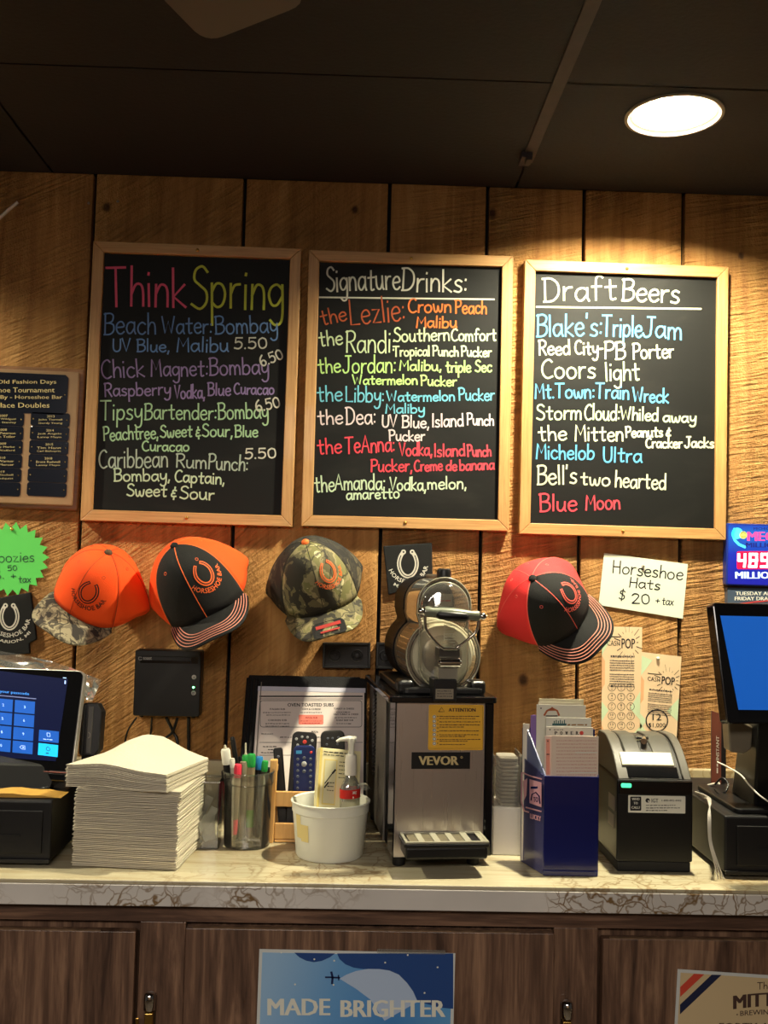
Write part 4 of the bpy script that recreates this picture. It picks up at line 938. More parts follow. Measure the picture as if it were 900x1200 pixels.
# black bracket plates
def bracket(label, x0, x1, y0, y1, d, holes):
    fr, w, h = quadfr((x0, y0), (x1, y0 + 1), (x1, y1), (x0, y1), W - d)
    t = thing('wall_bracket', label, 'bracket', fr(w / 2, 0, -d))
    obj('back_plate', MB().box(0, w, 0, h, -d + .001, -d + .006, fr), BLACK, t)
    for a in ((0, .004, 0, h), (w - .004, w, 0, h), (.004, w - .004, 0, .004), (.004, w - .004, h - .004, h)): obj('rim', MB().box(a[0], a[1], a[2], a[3], -d + .001, 0, fr), BLACK, t, bevel=.0008)
    for u in holes: obj('socket', MB().lathe([(.012, -d + .006), (.0125, -d + .009), (.0105, -d + .0095), (.009, -d + .006), (.004, -d + .006), (.0035, -d + .010), (.0005, -d + .0105)], fr(w * u, h * .48, 0), fr.N, k=24), DGREY, t, smooth=40)
bracket('black rectangular wall plate with two round sockets below the camouflage cap', 378, 434, 753, 783, .020, (.25, .72))
bracket('small black wall plate behind the slush machine tank', 441, 462, 753, 784, .020, (.5,))

# ================================================================ MENUS LEANING ON THE WALL
yb, yt = 1.79, 1.935
def menu_frame(dx, dy):
    b = aty(277, 985, yb + dy); a = V((b.x + dx, yb + dy, CZ + .0045)); top = V((b.x + dx + .004, yt + dy, 1.148)); fr = Fr(a, (1, .015, 0), top - a); return fr, (top - a).length
MG = 'menu folders leaning under the wall plate'
for k, (dx, dy, lab) in enumerate([(0, .022, 'black menu folder at the back of the leaning menus'), (.006, .011, 'black menu folder between the back menu and the opened one')]):
    fr, L = menu_frame(dx, dy); t = thing('menu_folder', lab, 'menu', fr(.12, 0, 0), 0, MG)
    obj('cover', MB().prism(rrect(0, .212, 0, L * (1 - .004 * k), .004), -.004, .004, fr), LEATHER, t, bevel=.0015)
    obj('spine', MB().tube([fr(.001, .004, 0), fr(.001, L - .006, 0)], .0048, 10), LEATHER, t, smooth=60)
fr, L = menu_frame(.013, 0); t = thing('menu_folder', 'black leatherette menu folder showing the oven toasted subs page', 'menu', fr(.12, 0, 0), 0, MG)
obj('cover', MB().prism(rrect(0, .208, 0, L, .005), -.004, .003, fr), LEATHER, t, bevel=.0015)
obj('spine', MB().tube([fr(.002, .004, .002), fr(.002, L - .006, .002)], .0048, 10), LEATHER, t, smooth=60)
obj('elastic_cord', MB().tube([fr(.0115, .004, .0044), fr(.0115, L - .012, .0044)], .0009, 6), GREY, t)
px0, pyt = hit(fr, 302, 806, .004); px1, _ = hit(fr, 427, 806, .004)
pg = obj('page', MB().box(px0, px1, .01, pyt, .0031, .0038, fr), mat('menu_page', C(214, 202, 196), .35), t)
obj('page_sleeve', MB().box(px0 - .002, px1 + .002, pyt - .006, pyt + .003, .0039, .0046, fr), mat('sleeve_film', C(190, 190, 206), .12), t)
m = frpx(fr, .0042); mb = MB()
mb.ribbon([(304, -816), (425, -816)], 1.6, m, 0, False); mb.ribbon([(304, -819), (425, -819)], .6, m, 0, False)
mb.ribbon([(x, y) for x, y in rrect(305, 424, -852, -821, 3)] + [(424, -824)], .6, m, 0, False)
printed(mb, "OVEN TOASTED SUBS", 337, -828, 54, 4, m, 0, .03)
for i, (x0, x1, y) in enumerate([(316, 334, 832), (354, 376, 832), (391, 415, 831.5), (314, 336, 845), (391, 420, 838), (394, 414, 845)]):
    printed(mb, ["ITALIAN SUB", "HAM & CHEESE", "TURKEY & CHEESE", "CHICKEN SUB", "HAM TURKEY & CHEESE", "ROAST BEEF SUB"][i], x0, -y, x1 - x0, 2.0, m, 0, .03)
for i, (x0, x1, y) in enumerate([(308, 342, 835), (312, 340, 838), (352, 377, 835), (394, 412, 834.5), (392, 418, 841), (311, 339, 848), (311, 339, 851), (394, 412, 848), (306, 320, 860)]): fine(mb, x0, x1, -y, 1.3, m, 0, i)
mb.ribbon([(304, -870), (425, -870)], .5, m, 0, False); mb.ribbon([(304, -885), (345, -885)], .5, m, 0, False)
printed(mb, "PIZZA", 365, -859, 8, 2.4, m, 0, .04)
for i, (x0, x1, y) in enumerate([(328, 342, 864), (308, 324, 875), (314, 320, 878.5), (306, 328, 882), (370, 380, 864)]): fine(mb, x0, x1, -y, 1.6, m, 0, 20 + i)
obj('print', mb, INK, t)
rb = MB(); rb.flat(rrect(350, 379, -849, -837.5, 1.5), -.0001, m); obj('red_print', rb, mat('salmon_print', C(222, 120, 104), .6), t)
mb = MB(); printed(mb, "PIZZA SUB", 358, -842.2, 14, 2.0, m, .0002, .04); fine(mb, 352, 377, -845, 1.2, m, .0002, 4); fine(mb, 354, 375, -847.6, 1.2, m, .0002, 5); obj('print', mb, mat('red_ink', C(150, 26, 24), .6), t)

# ================================================================ NAPKIN STACK
nz = aty(140, 893, 1.60).z; NN = 72; x0 = atz(81, 1018).x; x1 = atz(208, 1019).x; wN = x1 - x0; yN = 1.560; th_ = (nz - CZ - .001) / NN
def napkin_mesh(seed, w, d, hump):
    nx, ny = 10, 8; vs = []; fs = []; rr = random.Random(seed)
    ph = rr.uniform(0, 6)
    for lay in (0, 1):
        for j in range(ny + 1):
            for i in range(nx + 1):
                u = i / nx; v = j / ny; x = (u - .5) * w; y = v * d
                z = hump * (math.exp(-((u - .42) / .26) ** 2 - ((v - .70) / .55) ** 2) * .026 + .006 * math.sin(u * 5 + ph) * v - .006 * u * u)
                z += .0006 * math.sin(u * 9 + ph) * (1 if hump else .3) + (lay - .5) * th_ * .80 * (1 if (0 < i < nx and 0 < j < ny) else .62)
                vs.append((x, y, z))
    n1 = (nx + 1) * (ny + 1)
    for j in range(ny):
        for i in range(nx):
            a = j * (nx + 1) + i; fs.append((a + n1, a + n1 + 1, a + n1 + nx + 2, a + n1 + nx + 1)); fs.append((a + nx + 1, a + nx + 2, a + 1, a))
    for i in range(nx): fs.append((i, i + 1, i + 1 + n1, i + n1)); a = ny * (nx + 1) + i; fs.append((a + 1, a, a + n1, a + n1 + 1))
    for j in range(ny): a = j * (nx + 1); b = a + nx + 1; fs.append((b, a, a + n1, b + n1)); a += nx; b += nx; fs.append((a, b, b + n1, a + n1))
    me = bpy.data.meshes.new('napkin'); me.from_pydata(vs, [], fs); me.materials.append(NAPK); me.polygons.foreach_set('use_smooth', [True] * len(me.polygons)); me.set_sharp_from_angle(angle=math.radians(50)); return me
nap_me = [napkin_mesh(k, wN, .155, 0) for k in range(4)]
hump_me = []
rr = random.Random(5)
for k in range(NN):
    top = k >= NN - 16; f_ = (k - (NN - 16)) / 15 if top else 0
    if top:
        hm = [0.06, .12, .2, .28, .36, .44, .5, .56, .62, .68, .74, .8, .86, .92, .96, 1][k - (NN - 16)]
        me = napkin_mesh(0, wN * 1.02, .165, hm)
    else: me = nap_me[k % 4]
    o = bpy.data.objects.new('napkin', me); COL.objects.link(o); ROOTM[o.name] = Matrix()
    xo = rr.uniform(-.0012, .0012); yo = rr.uniform(-.0010, .0010)
    if top: xo -= .016; yo -= .004
    if NN - 24 < k < NN - 16: xo += rr.uniform(-.004, .004)
    o.location = ((x0 + x1) / 2 + xo, yN + yo, CZ + .0012 + th_ * (k + .5)); o.rotation_euler = (0, 0, math.radians(-6.0 + rr.uniform(-.6, .6) - (7 if top else 0)))
    o['label'] = 'white folded paper napkin in the tall stack beside the keypad screen'; o['category'] = 'napkin'; o['group'] = 'napkins in the tall stack'
    if k == NN - 1: o['label'] = 'topmost humped white napkin of the tall stack'

# ================================================================ CLEAR BOX OF WRAPPED SACHETS
def clearbox(nm, label, cat, xa, xb, ya, yb_, z1, thk=.0018, m=CLEAR):
    t = thing(nm, label, cat, ((xa + xb) / 2, (ya + yb_) / 2, CZ))
    for a in ((xa, xb, ya, ya + thk), (xa, xb, yb_ - thk, yb_), (xa, xa + thk, ya + thk, yb_ - thk), (xb - thk, xb, ya + thk, yb_ - thk)):
        obj('side_wall', MB().box(a[0], a[1], a[2], a[3], CZ + .002, z1), m, t)
    obj('base', MB().box(xa, xb, ya, yb_, CZ + .0004, CZ + .002), m, t)
    rim = MB()
    for zz in (z1, ): rim.tube([(xa, ya, zz), (xb, ya, zz), (xb, yb_, zz), (xa, yb_, zz), (xa, ya, zz)], .0016, 6, False)
    obj('rim', rim, m, t, smooth=60); return t
ax = aty(214, 960, 1.69).x; bx_ = aty(257, 960, 1.69).x; z1 = aty(250, 915, 1.69).z
clearbox('sachet_box', 'clear plastic box of silvery sachets behind the napkins', 'box', ax, bx_, 1.675, 1.725, z1)
SIL = mat('foil_sachet', C(176, 176, 166), .35, .4, noise_amt=.3, nscale=60)
for k in range(9):
    a = rr.uniform(-.6, .6); cx = ax + .022 + (k % 3) * .011; cy = 1.684 + (k // 3) * .012; cz = CZ + .024 + (k % 4) * .012
    f2 = Fr((cx, cy, cz), (math.cos(a), rr.uniform(-.2, .2), math.sin(a)), (-math.sin(a), 0, math.cos(a)))
    o = obj('sachet', MB().box(-.0065, .0065, -.018, .018, -.001, .001, f2), SIL, None, bevel=.0006); tag(o, 'small silvery sachet standing in the clear box', 'sachet', 'sachets in the clear box')

# ================================================================ MARKERS IN A CLEAR CUP
cc = atz(290, 992); cc = V((aty(291, 960, 1.72).x, 1.705, CZ)); rad = 27.5 / (1200 / 1.73)
t = thing('pen_cup', 'clear plastic cup holding the markers beside the wooden caddy', 'cup', cc)
zt = aty(290, 904, 1.70).z - CZ
cup_ = MB().lathe([(.001, .001), (rad * .93, .001), (rad * .94, .004), (rad, zt - .018), (rad * 1.04, zt - .016), (rad * 1.04, zt), (rad * 1.0, zt), (rad * .97, zt - .014), (rad * .91, .005), (.001, .0035)], cc, k=40)
obj('wall', cup_, CLEAR, t, smooth=50)
obj('rim', MB().tube([cc + V((rad * 1.04 * math.cos(a), rad * 1.04 * math.sin(a), zt)) for a in [2 * math.pi * i / 36 for i in range(37)]], .0014, 6, False), CLEAR, t, smooth=60)
obj('band', MB().tube([cc + V((rad * 1.01 * math.cos(a), rad * 1.01 * math.sin(a), zt - .018)) for a in [2 * math.pi * i / 36 for i in range(37)]], .0009, 6, False), CLEAR, t, smooth=60)
RED_M = mat('marker_red', C(232, 62, 84), .45); GRN_M = mat('marker_green_cap', C(36, 150, 66), .45); BLU_M = mat('marker_blue_cap', C(40, 128, 190), .45); CRIM = mat('marker_crimson', C(146, 24, 52), .45)
WCAP = mat('marker_white', C(220, 218, 204), .45); TAN_M = mat('marker_tan', C(132, 116, 90), .5); LIMG = mat('marker_lime', C(96, 150, 60), .5); YEL_M = mat('marker_yellow', C(224, 178, 92), .5)
MG2 = 'markers standing in the clear cup'
def marker(label, bx, by, tx, ty, y0, y1, r, cm, bm, cap_l, tip=None, band=None):
    a = atz(bx, by, CZ + .006); a = V((aty(bx, by, y0).x, y0, CZ + .007)); b = aty(tx, ty, y1); L = (b - a).length; ax_ = (b - a).normalized()
    t = thing('marker_pen', label, 'marker', a, 0, MG2)
    obj('barrel', MB().lathe([(.0005, 0), (r * .6, .0), (r * .85, .004), (r * .9, L - cap_l), (r * .5, L - cap_l + .001)], a, ax_, k=16), bm, t, smooth=50)
    obj('pen_cap', MB().lathe([(r * .93, L - cap_l), (r, L - cap_l + .002), (r, L - .004), (r * .85, L - .001), (.0004, L)], a, ax_, k=18), cm, t, smooth=45)
    e_ = ax_.cross(V((0, 1, 0))).normalized()
    obj('clip', MB().tube([a + ax_ * (L - .004) - V((0, r + .0008, 0)), a + ax_ * (L - cap_l + .004) - V((0, r + .0010, 0))], .0009, 6), cm, t)
    if band: obj('label_band', MB().lathe([(r * .93, band[0]), (r * .93, band[1])], a, ax_, k=18), band[2], t, smooth=60)
    if tip: obj('nib', MB().lathe([(r * .5, L), (r * .25, L + .002), (r * .22, L + tip), (.0003, L + tip + .001)], a, ax_, k=10), mat('nib_pale', C(170, 164, 140), .5), t, smooth=50)
marker('fat white capped marker leaning at the left edge of the cup', 276, 985, 264, 877, 1.715, 1.70, .0078, WCAP, BLACK, .026, .005)
marker('slim white marker with black clip beside the fat white one', 274, 985, 272, 888, 1.708, 1.70, .0045, WCAP, mat('pale_barrel', C(180, 176, 160), .5), .016, None, (.04, .07, BLACK))
marker('long plain black pen leaning to the left from the cup', 290, 985, 272, 863, 1.745, 1.75, .0042, BLACK, BLACK, .05)
marker('crimson barrel marker low against the left side of the cup', 268, 985, 263, 902, 1.722, 1.722, .0056, BLACK, CRIM, .018)
marker('marker with bright pink red cap at the front of the cup', 273, 980, 279, 895, 1.706, 1.702, .0066, RED_M, TAN_M, .022, None, (.010, .034, RED_M))
marker('tan and grey marker between the pink and green caps', 283, 985, 285, 892, 1.716, 1.708, .0060, mat('marker_grey', C(128, 120, 98), .5), mat('barrel_smoke', C(118, 108, 86), .4), .03)
marker('green capped marker, left one of the touching green pair', 289, 985, 288, 884, 1.735, 1.735, .0060, GRN_M, TAN_M, .018, .018)
marker('green capped marker, right one of the touching green pair, lime band below', 292, 985, 295, 883, 1.722, 1.722, .0068, GRN_M, TAN_M, .022, None, (.018, .046, LIMG))
marker('marker with blue cap near the right of the cup', 299, 985, 304, 886, 1.740, 1.740, .0066, BLU_M, BLACK, .022)
marker('green capped marker leaning right against the cup rim', 301, 980, 311, 891, 1.728, 1.722, .0056, GRN_M, mat('barrel_dark', C(60, 48, 44), .5), .018)
marker('thin black pen standing at the back of the cup', 284, 985, 281, 886, 1.755, 1.755, .0030, BLACK, BLACK, .03)

# ================================================================ WOODEN CADDY WITH REMOTES
xl = aty(312, 960, 1.715).x; xr = xl + .125; y0 = 1.717; y1 = 1.776
t = thing('wooden_caddy', 'small pale wooden rack of remote controls behind the white tub', 'rack', ((xl + xr) / 2, y0, CZ))
z_t = aty(318, 891, y0).z
for xa in (xl, xr - .0125):
    obj('front_post', MB().hexa([(xa, y0, CZ), (xa + .0125, y0, CZ), (xa + .0125, y0 + .012, CZ), (xa, y0 + .012, CZ), (xa + .003, y0 + .004, z_t), (xa + .0155, y0 + .004, z_t), (xa + .0155, y0 + .016, z_t), (xa + .003, y0 + .016, z_t)]), PALEWOOD, t, bevel=.002)
    obj('rear_post', MB().box(xa + .003, xa + .0155, y1 - .012, y1, CZ, z_t - .01), PALEWOOD, t, bevel=.002)
    zz = z_t - .012; obj('side_arm', MB().box(xa + .003, xa + .0145, y0 + .017, y1 - .013, zz - .011, zz), PALEWOOD, t, bevel=.0015)
za = lambda py: max(aty(330, py, y0).z, CZ + .001)
for (p0, p1) in ((928, 946), (965, 984), (984.5, 990)): obj('front_slat', MB().box(xl + .0135, xr - .013, y0 + .003, y0 + .009, za(p1), za(p0)), PALEWOOD, t, bevel=.0015)
obj('shelf_board', MB().box(xl + .0135, xr - .013, y0 + .01, y1 - .013, za(990), za(990) + .005), PALEWOOD, t, bevel=.001)
RBK = mat('remote_black', C(14, 14, 15), .4); RBL = mat('remote_blue', C(22, 38, 96), .45); RGR = mat('remote_grey', C(82, 80, 78), .45); RBT = mat('remote_button_pale', C(170, 172, 170), .5); RBD = mat('remote_button_grey', C(92, 98, 108), .5); RRD = mat('remote_button_red', C(214, 66, 56), .5)
def remote(label, bpx, tl, tr, y0_, y1_, th_=.016, m_=RBK, buttons=(), tail=0):
    zf_ = za(990) + .006; Tl = aty(*tl, y1_); Tr = aty(*tr, y1_); b = V((aty(bpx, 930, y0_).x, y0_, zf_)); top = (Tl + Tr) / 2; w_ = (Tr - Tl).length
    fr_ = Fr(b, (Tr - Tl), top - b); L_ = (top - b).dot(fr_.V); t = thing('remote_control', label, 'remote control', b, 0, 'remote controls in the wooden rack')
    obj('body', MB().prism(rrect(-w_ / 2, w_ / 2, 0, L_, w_ * .22), -th_, 0, fr_), m_, t, bevel=.002)
    for (u, v, r_, bm) in buttons:
        obj('button', MB().lathe([(.0004, .0014), (r_ * .8, .0013), (r_, .0004), (r_, 0)], fr_(u * w_, L_ - v, 0), fr_.N, k=12), bm, t, smooth=50)
    return fr_, w_, L_, t
bts = [(-.32, .012, .0024, RBT), (-.1, .008, .0022, RBT), (.12, .008, .0022, RBT), (.32, .013, .0024, RBT), (.02, .016, .0034, RRD), (-.25, .022, .0024, RBT), (.25, .022, .0024, RBT)] + [(u, .032 + .009 * k, .0022, RBD) for k in range(6) for u in (-.28, 0, .28)]
remote('large black remote with pale buttons and a red one, leaning right', 349, (342, 857), (371, 859), 1.735, 1.752, .014, RBK, bts)
f3, w3, l3, _t = remote('blue remote standing in front of the black ones', 357, (352, 874), (377, 874), 1.733, 1.735, .006, RBL, [(.0, .030, .0046, RBT)] + [(u, .022 + .0095 * k, .0024, RBD) for k in range(6) for u in (-.3, .3)] + [(0, .020, .0028, RBD), (0, .042, .003, RBD), (.32, .011, .0022, RRD)])
obj('blue_key', MB().box(-w3 * .38, -w3 * .12, l3 - .013, l3 - .008, 0, .0012, f3), mat('sky_key', C(70, 160, 214), .5), _t)
remote('slim black remote half hidden at the left of the rack', 334, (333, 876), (344, 875), 1.745, 1.757, .010, RBK, [(0, .014, .0024, RBD)])
remote('wide black remote behind the hand sanitizer pump', 394, (381, 857), (409, 856), 1.750, 1.760, .012, mat('remote_olive', C(34, 33, 28), .5), [(-.2, .012, .002, RBD), (0, .012, .002, RBD), (.25, .011, .0022, RBD), (-.25, .022, .002, RBD), (.2, .022, .002, RBD)])

# ================================================================ WHITE TUB AND WHAT IS IN IT
c = atz(385, 1006); yc = 1.655; cx = aty(387, 960, yc).x; r0 = 38.5 / (1200 / yc); r1 = 44.8 / (1200 / yc); zt = aty(387, 936, yc).z - CZ
cc = V((cx, yc, CZ)); TUBM = mat('tub_plastic', C(222, 222, 208), .38, spec=.4, noise_amt=.05, nscale=14)
t = thing('plastic_tub', 'round white plastic tub in front of the wooden rack', 'tub', cc)
obj('bucket', MB().lathe([(.001, .0005), (r0 * .96, .0005), (r0, .004), (r1 * .965, zt - .018), (r1 * .985, zt - .017), (r1 * .99, zt - .003), (r1 * 1.02, zt - .0035), (r1 * 1.025, zt - .001), (r1 * 1.0, zt), (r1 * .96, zt - .002), (r0 * .96, .004), (.001, .003)], cc, k=64), TUBM, t, smooth=35)
tp = MB(); pts = [(-62, .038), (-62, .068), (-50, .068), (-48, .05), (-38, .048), (-36, .028), (-58, .028)]
def tubpt(a_, z): a = math.radians(270 + a_ ); rr_ = (r0 + (r1 * .965 - r0) * z / (zt - .018)) + .0005; return cc + V((rr_ * math.cos(a), rr_ * math.sin(a), z))
for (a0_, a1_, z0_, z1_) in ((-62, -50, .034, .072), (-50, -34, .030, .056)):
    n_ = 4; tp.add([tubpt(a0_ + (a1_ - a0_) * i / n_, z0_) for i in range(n_ + 1)] + [tubpt(a0_ + (a1_ - a0_) * i / n_, z1_) for i in range(n_ + 1)], [(i, i + 1, i + n_ + 2, i + n_ + 1) for i in range(n_)])
obj('tape_mark', tp, mat('yellowed_tape', C(208, 190, 128), .6), t)
# swab box
YB = mat('box_yellow_white', C(226, 216, 168), .6); YB2 = mat('box_yellow', C(222, 200, 110), .6)
p0 = aty(367, 936, 1.640); f4 = Fr(aty(371, 942, 1.628), aty(420, 946, 1.650) - aty(371, 942, 1.628), aty(378, 876, 1.655) - aty(371, 942, 1.628)); hb = (aty(378, 876, 1.655) - aty(371, 942, 1.628)).length; wb_ = .070
t = thing('swab_box', 'yellow and white card box leaning in the white tub', 'box', f4(wb_ / 2, 0, 0))
obj('carton', MB().box(0, wb_, -.022, hb, -.016, 0, f4), YB, t, bevel=.0012)
mb = MB(); mb.box(0, .004, -.02, hb, 0, .0004, f4); mb.box(.008, .030, .0, hb * .80, .0, .0003, f4); obj('yellow_print', mb, YB2, t)
mb = MB(); mb.box(.0095, .0285, .002, hb * .80 - .0015, .0003, .0006, f4); obj('window_print', mb, mat('pale_print', C(206, 200, 160), .6), t)
m4 = frm(f4); mb = MB(); fine(mb, .006, .048, hb - .006, .0028, m4, .0008, 1); fine(mb, .006, .040, hb - .0105, .0024, m4, .0008, 2)
mb.ribbon([(.011, .032), (.025, .052)], .0016, m4, .0010); mb.ribbon([(.011, .026), (.016, .033)], .0024, m4, .0011); mb.ribbon([(.023, .049), (.027, .054)], .0030, m4, .0011)
for k in range(5): fine(mb, .033, .046, hb - .02 - k * .006, .002, m4, .0008, 9 + k)
for k in range(3): fine(mb, .015, .027, .034 - k * .006, .002, m4, .001, 19 + k)
obj('print', mb, INK, t)
# sanitizer bottle
by_ = 1.636; bp = aty(410, 940, by_); zb_ = CZ + .040; b0 = V((bp.x, by_, zb_))
t = thing('pump_bottle', 'clear hand sanitizer bottle with white pump in the white tub', 'bottle', b0)
zs = lambda py: aty(410, py, by_).z - zb_
obj('bottle_body', MB().lathe([(.001, 0), (.016, 0), (.018, .004), (.018, zs(932)), (.017, zs(922)), (.012, zs(914)), (.0085, zs(909)), (.008, zs(905))], b0, k=28, sx=1.0, sy=.75), glass('bottle_plastic', (.90, .92, .88, 1), .08, .6, .14), t, smooth=60)
obj('collar', MB().lathe([(.0095, zs(908)), (.0098, zs(897)), (.0090, zs(886)), (.0082, zs(884)), (.0005, zs(884))], b0, k=22), WHITE, t, smooth=45)
TW = mat('pump_white', C(226, 224, 208), .4)
obj('pump_stem', MB().lathe([(.0048, zs(884)), (.0050, zs(873)), (.0062, zs(868)), (.0064, zs(865)), (.0005, zs(864))], b0, k=18), TW, t, smooth=50)
q = [b0 + V((.008, 0, zs(865.5))), b0 + V((-.004, 0, zs(865.5))), b0 + V((-.018, -.004, zs(866.5))), b0 + V((-.0235, -.005, zs(869)))]
obj('nozzle', MB().tube(q, [.0038, .0042, .0028, .0020], 10), TW, t, smooth=60)
lb = MB(); lb.lathe([(.0184, zs(934)), (.0184, zs(923.5))], b0, k=28, sx=1.0, sy=.75); obj('red_label', lb, mat('label_red', C(196, 34, 26), .5), t, smooth=60)
m5 = lambda u, v, n: b0 + V((.0186 * math.sin(u / .0186) , -.0186 * .75 * math.cos(u / .0186) - .0006 - n, v)); mb = MB()
printed(mb, "50% MORE", -.012, zs(928.5), .023, .0045, m5, 0, .03); fine(mb, -.011, .011, zs(932.5), .004, m5, 0, 3); obj('lettering', mb, WHITE, t)
# crumpled clear wrapper at the right of the tub
cw = aty(420, 926, 1.66); mb = MB()
vs = []; nn = 8
for j in range(nn + 1):
    for i in range(nn + 1):
        u = i / nn - .5; v = j / nn - .5; p = V((u * .036 + v * .006, v * .02 , .014 * math.cos(u * 3) * math.cos(v * 3))); p += noise.noise_vector(p * 90) * .006; vs.append(cw + p)
mb.add(vs, [(j * (nn + 1) + i, j * (nn + 1) + i + 1, (j + 1) * (nn + 1) + i + 1, (j + 1) * (nn + 1) + i) for j in range(nn) for i in range(nn)])
tag(obj('plastic_wrapper', mb, BAGM, None, smooth=30), 'crumpled clear wrapper tucked in the right of the white tub', 'wrapper')

# ================================================================ SLUSH MACHINE
yF = 1.592
a = aty(462, 905, yF); b = aty(431, 905, 1.93); bk = V((b.x - a.x, b.y - a.y, 0)).normalized()
MF = Fr((a.x, a.y, CZ), (bk.y, -bk.x, 0), (0, 0, 1)); mf = frm(MF)     # u right, v up, n towards the room
hm = lambda px, py, n=0: hit(MF, px, py, n)
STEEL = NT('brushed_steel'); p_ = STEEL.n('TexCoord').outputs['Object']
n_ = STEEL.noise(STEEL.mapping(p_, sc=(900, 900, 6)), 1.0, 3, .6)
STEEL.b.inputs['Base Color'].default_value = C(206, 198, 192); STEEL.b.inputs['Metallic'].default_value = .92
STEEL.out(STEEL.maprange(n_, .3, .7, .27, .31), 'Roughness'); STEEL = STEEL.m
uW = hm(578, 905)[0]; vB = hm(520, 1004)[1]; vT = hm(520, 823)[1]; uS = hm(567.5, 905)[0]; DP = -.33
t = thing('slush_machine', 'stainless steel single tank slush machine with clear tank and grey handle', 'drink machine', MF(uW / 2, 0, -.15))
obj('front_panel', MB().box(0.0015, uS, vB, vT, -.004, 0, MF), STEEL, t, bevel=.0008)
obj('corner_post', MB().box(uS, uW, vB, vT, -.02, .001, MF), GLOSSB, t, bevel=.003)
obj('corner_post', MB().box(-.0005, .0012, vB, vT, -.055, .0005, MF), GLOSSB, t)
obj('cabinet_body', MB().box(.0015, uW - .001, vB, vT - .001, DP, -.0042, MF), BLACKM, t)
def side_u(px, py=900):     # depth along the left side for a pixel column
    d = ray(px, py); nrm = MF.U; tt = (MF.O - CP).dot(nrm) / d.dot(nrm); return (CP + d * tt - MF.O).dot(MF.N)
s1 = side_u(452); s2 = side_u(440.5); s3 = side_u(432)
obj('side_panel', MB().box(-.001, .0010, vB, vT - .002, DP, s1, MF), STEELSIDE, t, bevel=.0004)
obj('side_seam', MB().box(-.0022, -.001, vB, vT - .002, s1 - .003, s1, MF), GREY, t)
for k in range(22):
    v = vT - .012 - k * .0068
    sl_ = MB(); sl_.hexa([MF(-.0010, v, s2 - .03), MF(-.0010, v, s2 - .004), MF(-.0010, v + .0035, s2 - .004), MF(-.0010, v + .0035, s2 - .03), MF(-.0052, v - .002, s2 - .03), MF(-.0052, v - .002, s2 - .004), MF(-.0044, v + .0005, s2 - .004), MF(-.0044, v + .0005, s2 - .03)])
    obj('louver', sl_, BLACK, t)
lip = MB().prism(rrect(-.012, uW + .004, 0, .33, .008), 0, .010, Fr(MF(0, vT - .001, .006), MF.U, -MF.N)); obj('top_rim', lip, GLOSSB, t, bevel=.002)
vR = vT + .009
obj('tank_tray', MB().prism(rrect(.008, uW - .008, 0, .26, .014), 0, .011, Fr(MF(0, vR, -.020), MF.U, -MF.N)), BLACK, t, bevel=.003)
for u0_ in (.006, uW - .034): obj('tray_wing', MB().box(u0_, u0_ + .026, vR, vR + .022, -.06, -.022, MF), BLACK, t, bevel=.006, seg=3)
# tank: outline of the photograph's front flange, in machine units
nT = -.045
uc, vc = hm(519.5, 769, nT); R1 = abs(hm(562.5, 769, nT)[0] - uc); ud, vd = hm(520.5, 708.5, nT); R2 = abs(hm(551.5, 708, nT)[0] - ud)
def outline(k=1.0, R1_=None, R2_=None, n=64):
    r1 = (R1_ or R1) * k; r2 = (R2_ or R2) * k; out = []
    for i in range(17): a = math.pi * i / 16; out.append((uc + r2 * math.cos(a), vd + r2 * math.sin(a)))
    a0 = math.acos(min(r2 / r1, 1)); # neck meets the drum circle
    a0 = math.radians(52)
    nk = (uc - r2, vc + r1 * 1.10)
    out += [(uc - r2, vd - (vd - nk[1]) * .6), (uc - r2 * 1.01, nk[1] + .002)]
    st = math.pi - a0; 
    # short concave flare then the drum
    pA = out[-1]; pB = (uc + r1 * math.cos(st), vc + r1 * math.sin(st)); out.append(((pA[0] * 1.2 + pB[0]) / 2.2, (pA[1] + pB[1] * 1.2) / 2.2))
    for i in range(33): a = st + (2 * math.pi - 2 * (math.pi / 2 - (math.pi - st)) * 0 - (math.pi - 2 * a0) - 0) * i / 32; out.append((uc + r1 * math.cos(a), vc + r1 * math.sin(a)))
    L_ = [q for q in out[17:20]][::-1]; out += [(2 * uc - u, v) for u, v in L_]
    return out
OL = outline()
def shell(mb, ol, n0, n1):
    n = len(ol); mb.add([MF(u, v, n0) for u, v in ol] + [MF(u, v, n1) for u, v in ol], [(i, (i + 1) % n, (i + 1) % n + n, i + n) for i in range(n)]); return mb
OLs = outline(.965)
obj('tank_hull', shell(MB(), OLs, nT - .002, -.235), TANKM, t, smooth=50)
fl = MB(); n = len(OL); OLi = outline(.90)
fl.add([MF(u, v, nT) for u, v in OL] + [MF(u, v, nT) for u, v in OLi] + [MF(u, v, nT - .004) for u, v in OL] + [MF(u, v, nT - .004) for u, v in OLi],
       [(i, (i + 1) % n, (i + 1) % n + n, i + n) for i in range(n)] + [(i + 2 * n, i + 3 * n, (i + 1) % n + 3 * n, (i + 1) % n + 2 * n) for i in range(n)] + [(i, i + 2 * n, (i + 1) % n + 2 * n, (i + 1) % n) for i in range(n)])
obj('front_flange', fl, TANKM, t, smooth=30)
obj('flange_gasket', MB().tube([MF(u, v, nT - .006) for u, v in outline(.985)] + [MF(*OL[0], nT - .006)], .0016, 6, False), GLOSSB, t, smooth=60)
face = MB(); face.flat(OLi, nT - .001, MF); obj('front_face', face, CLEAR, t)
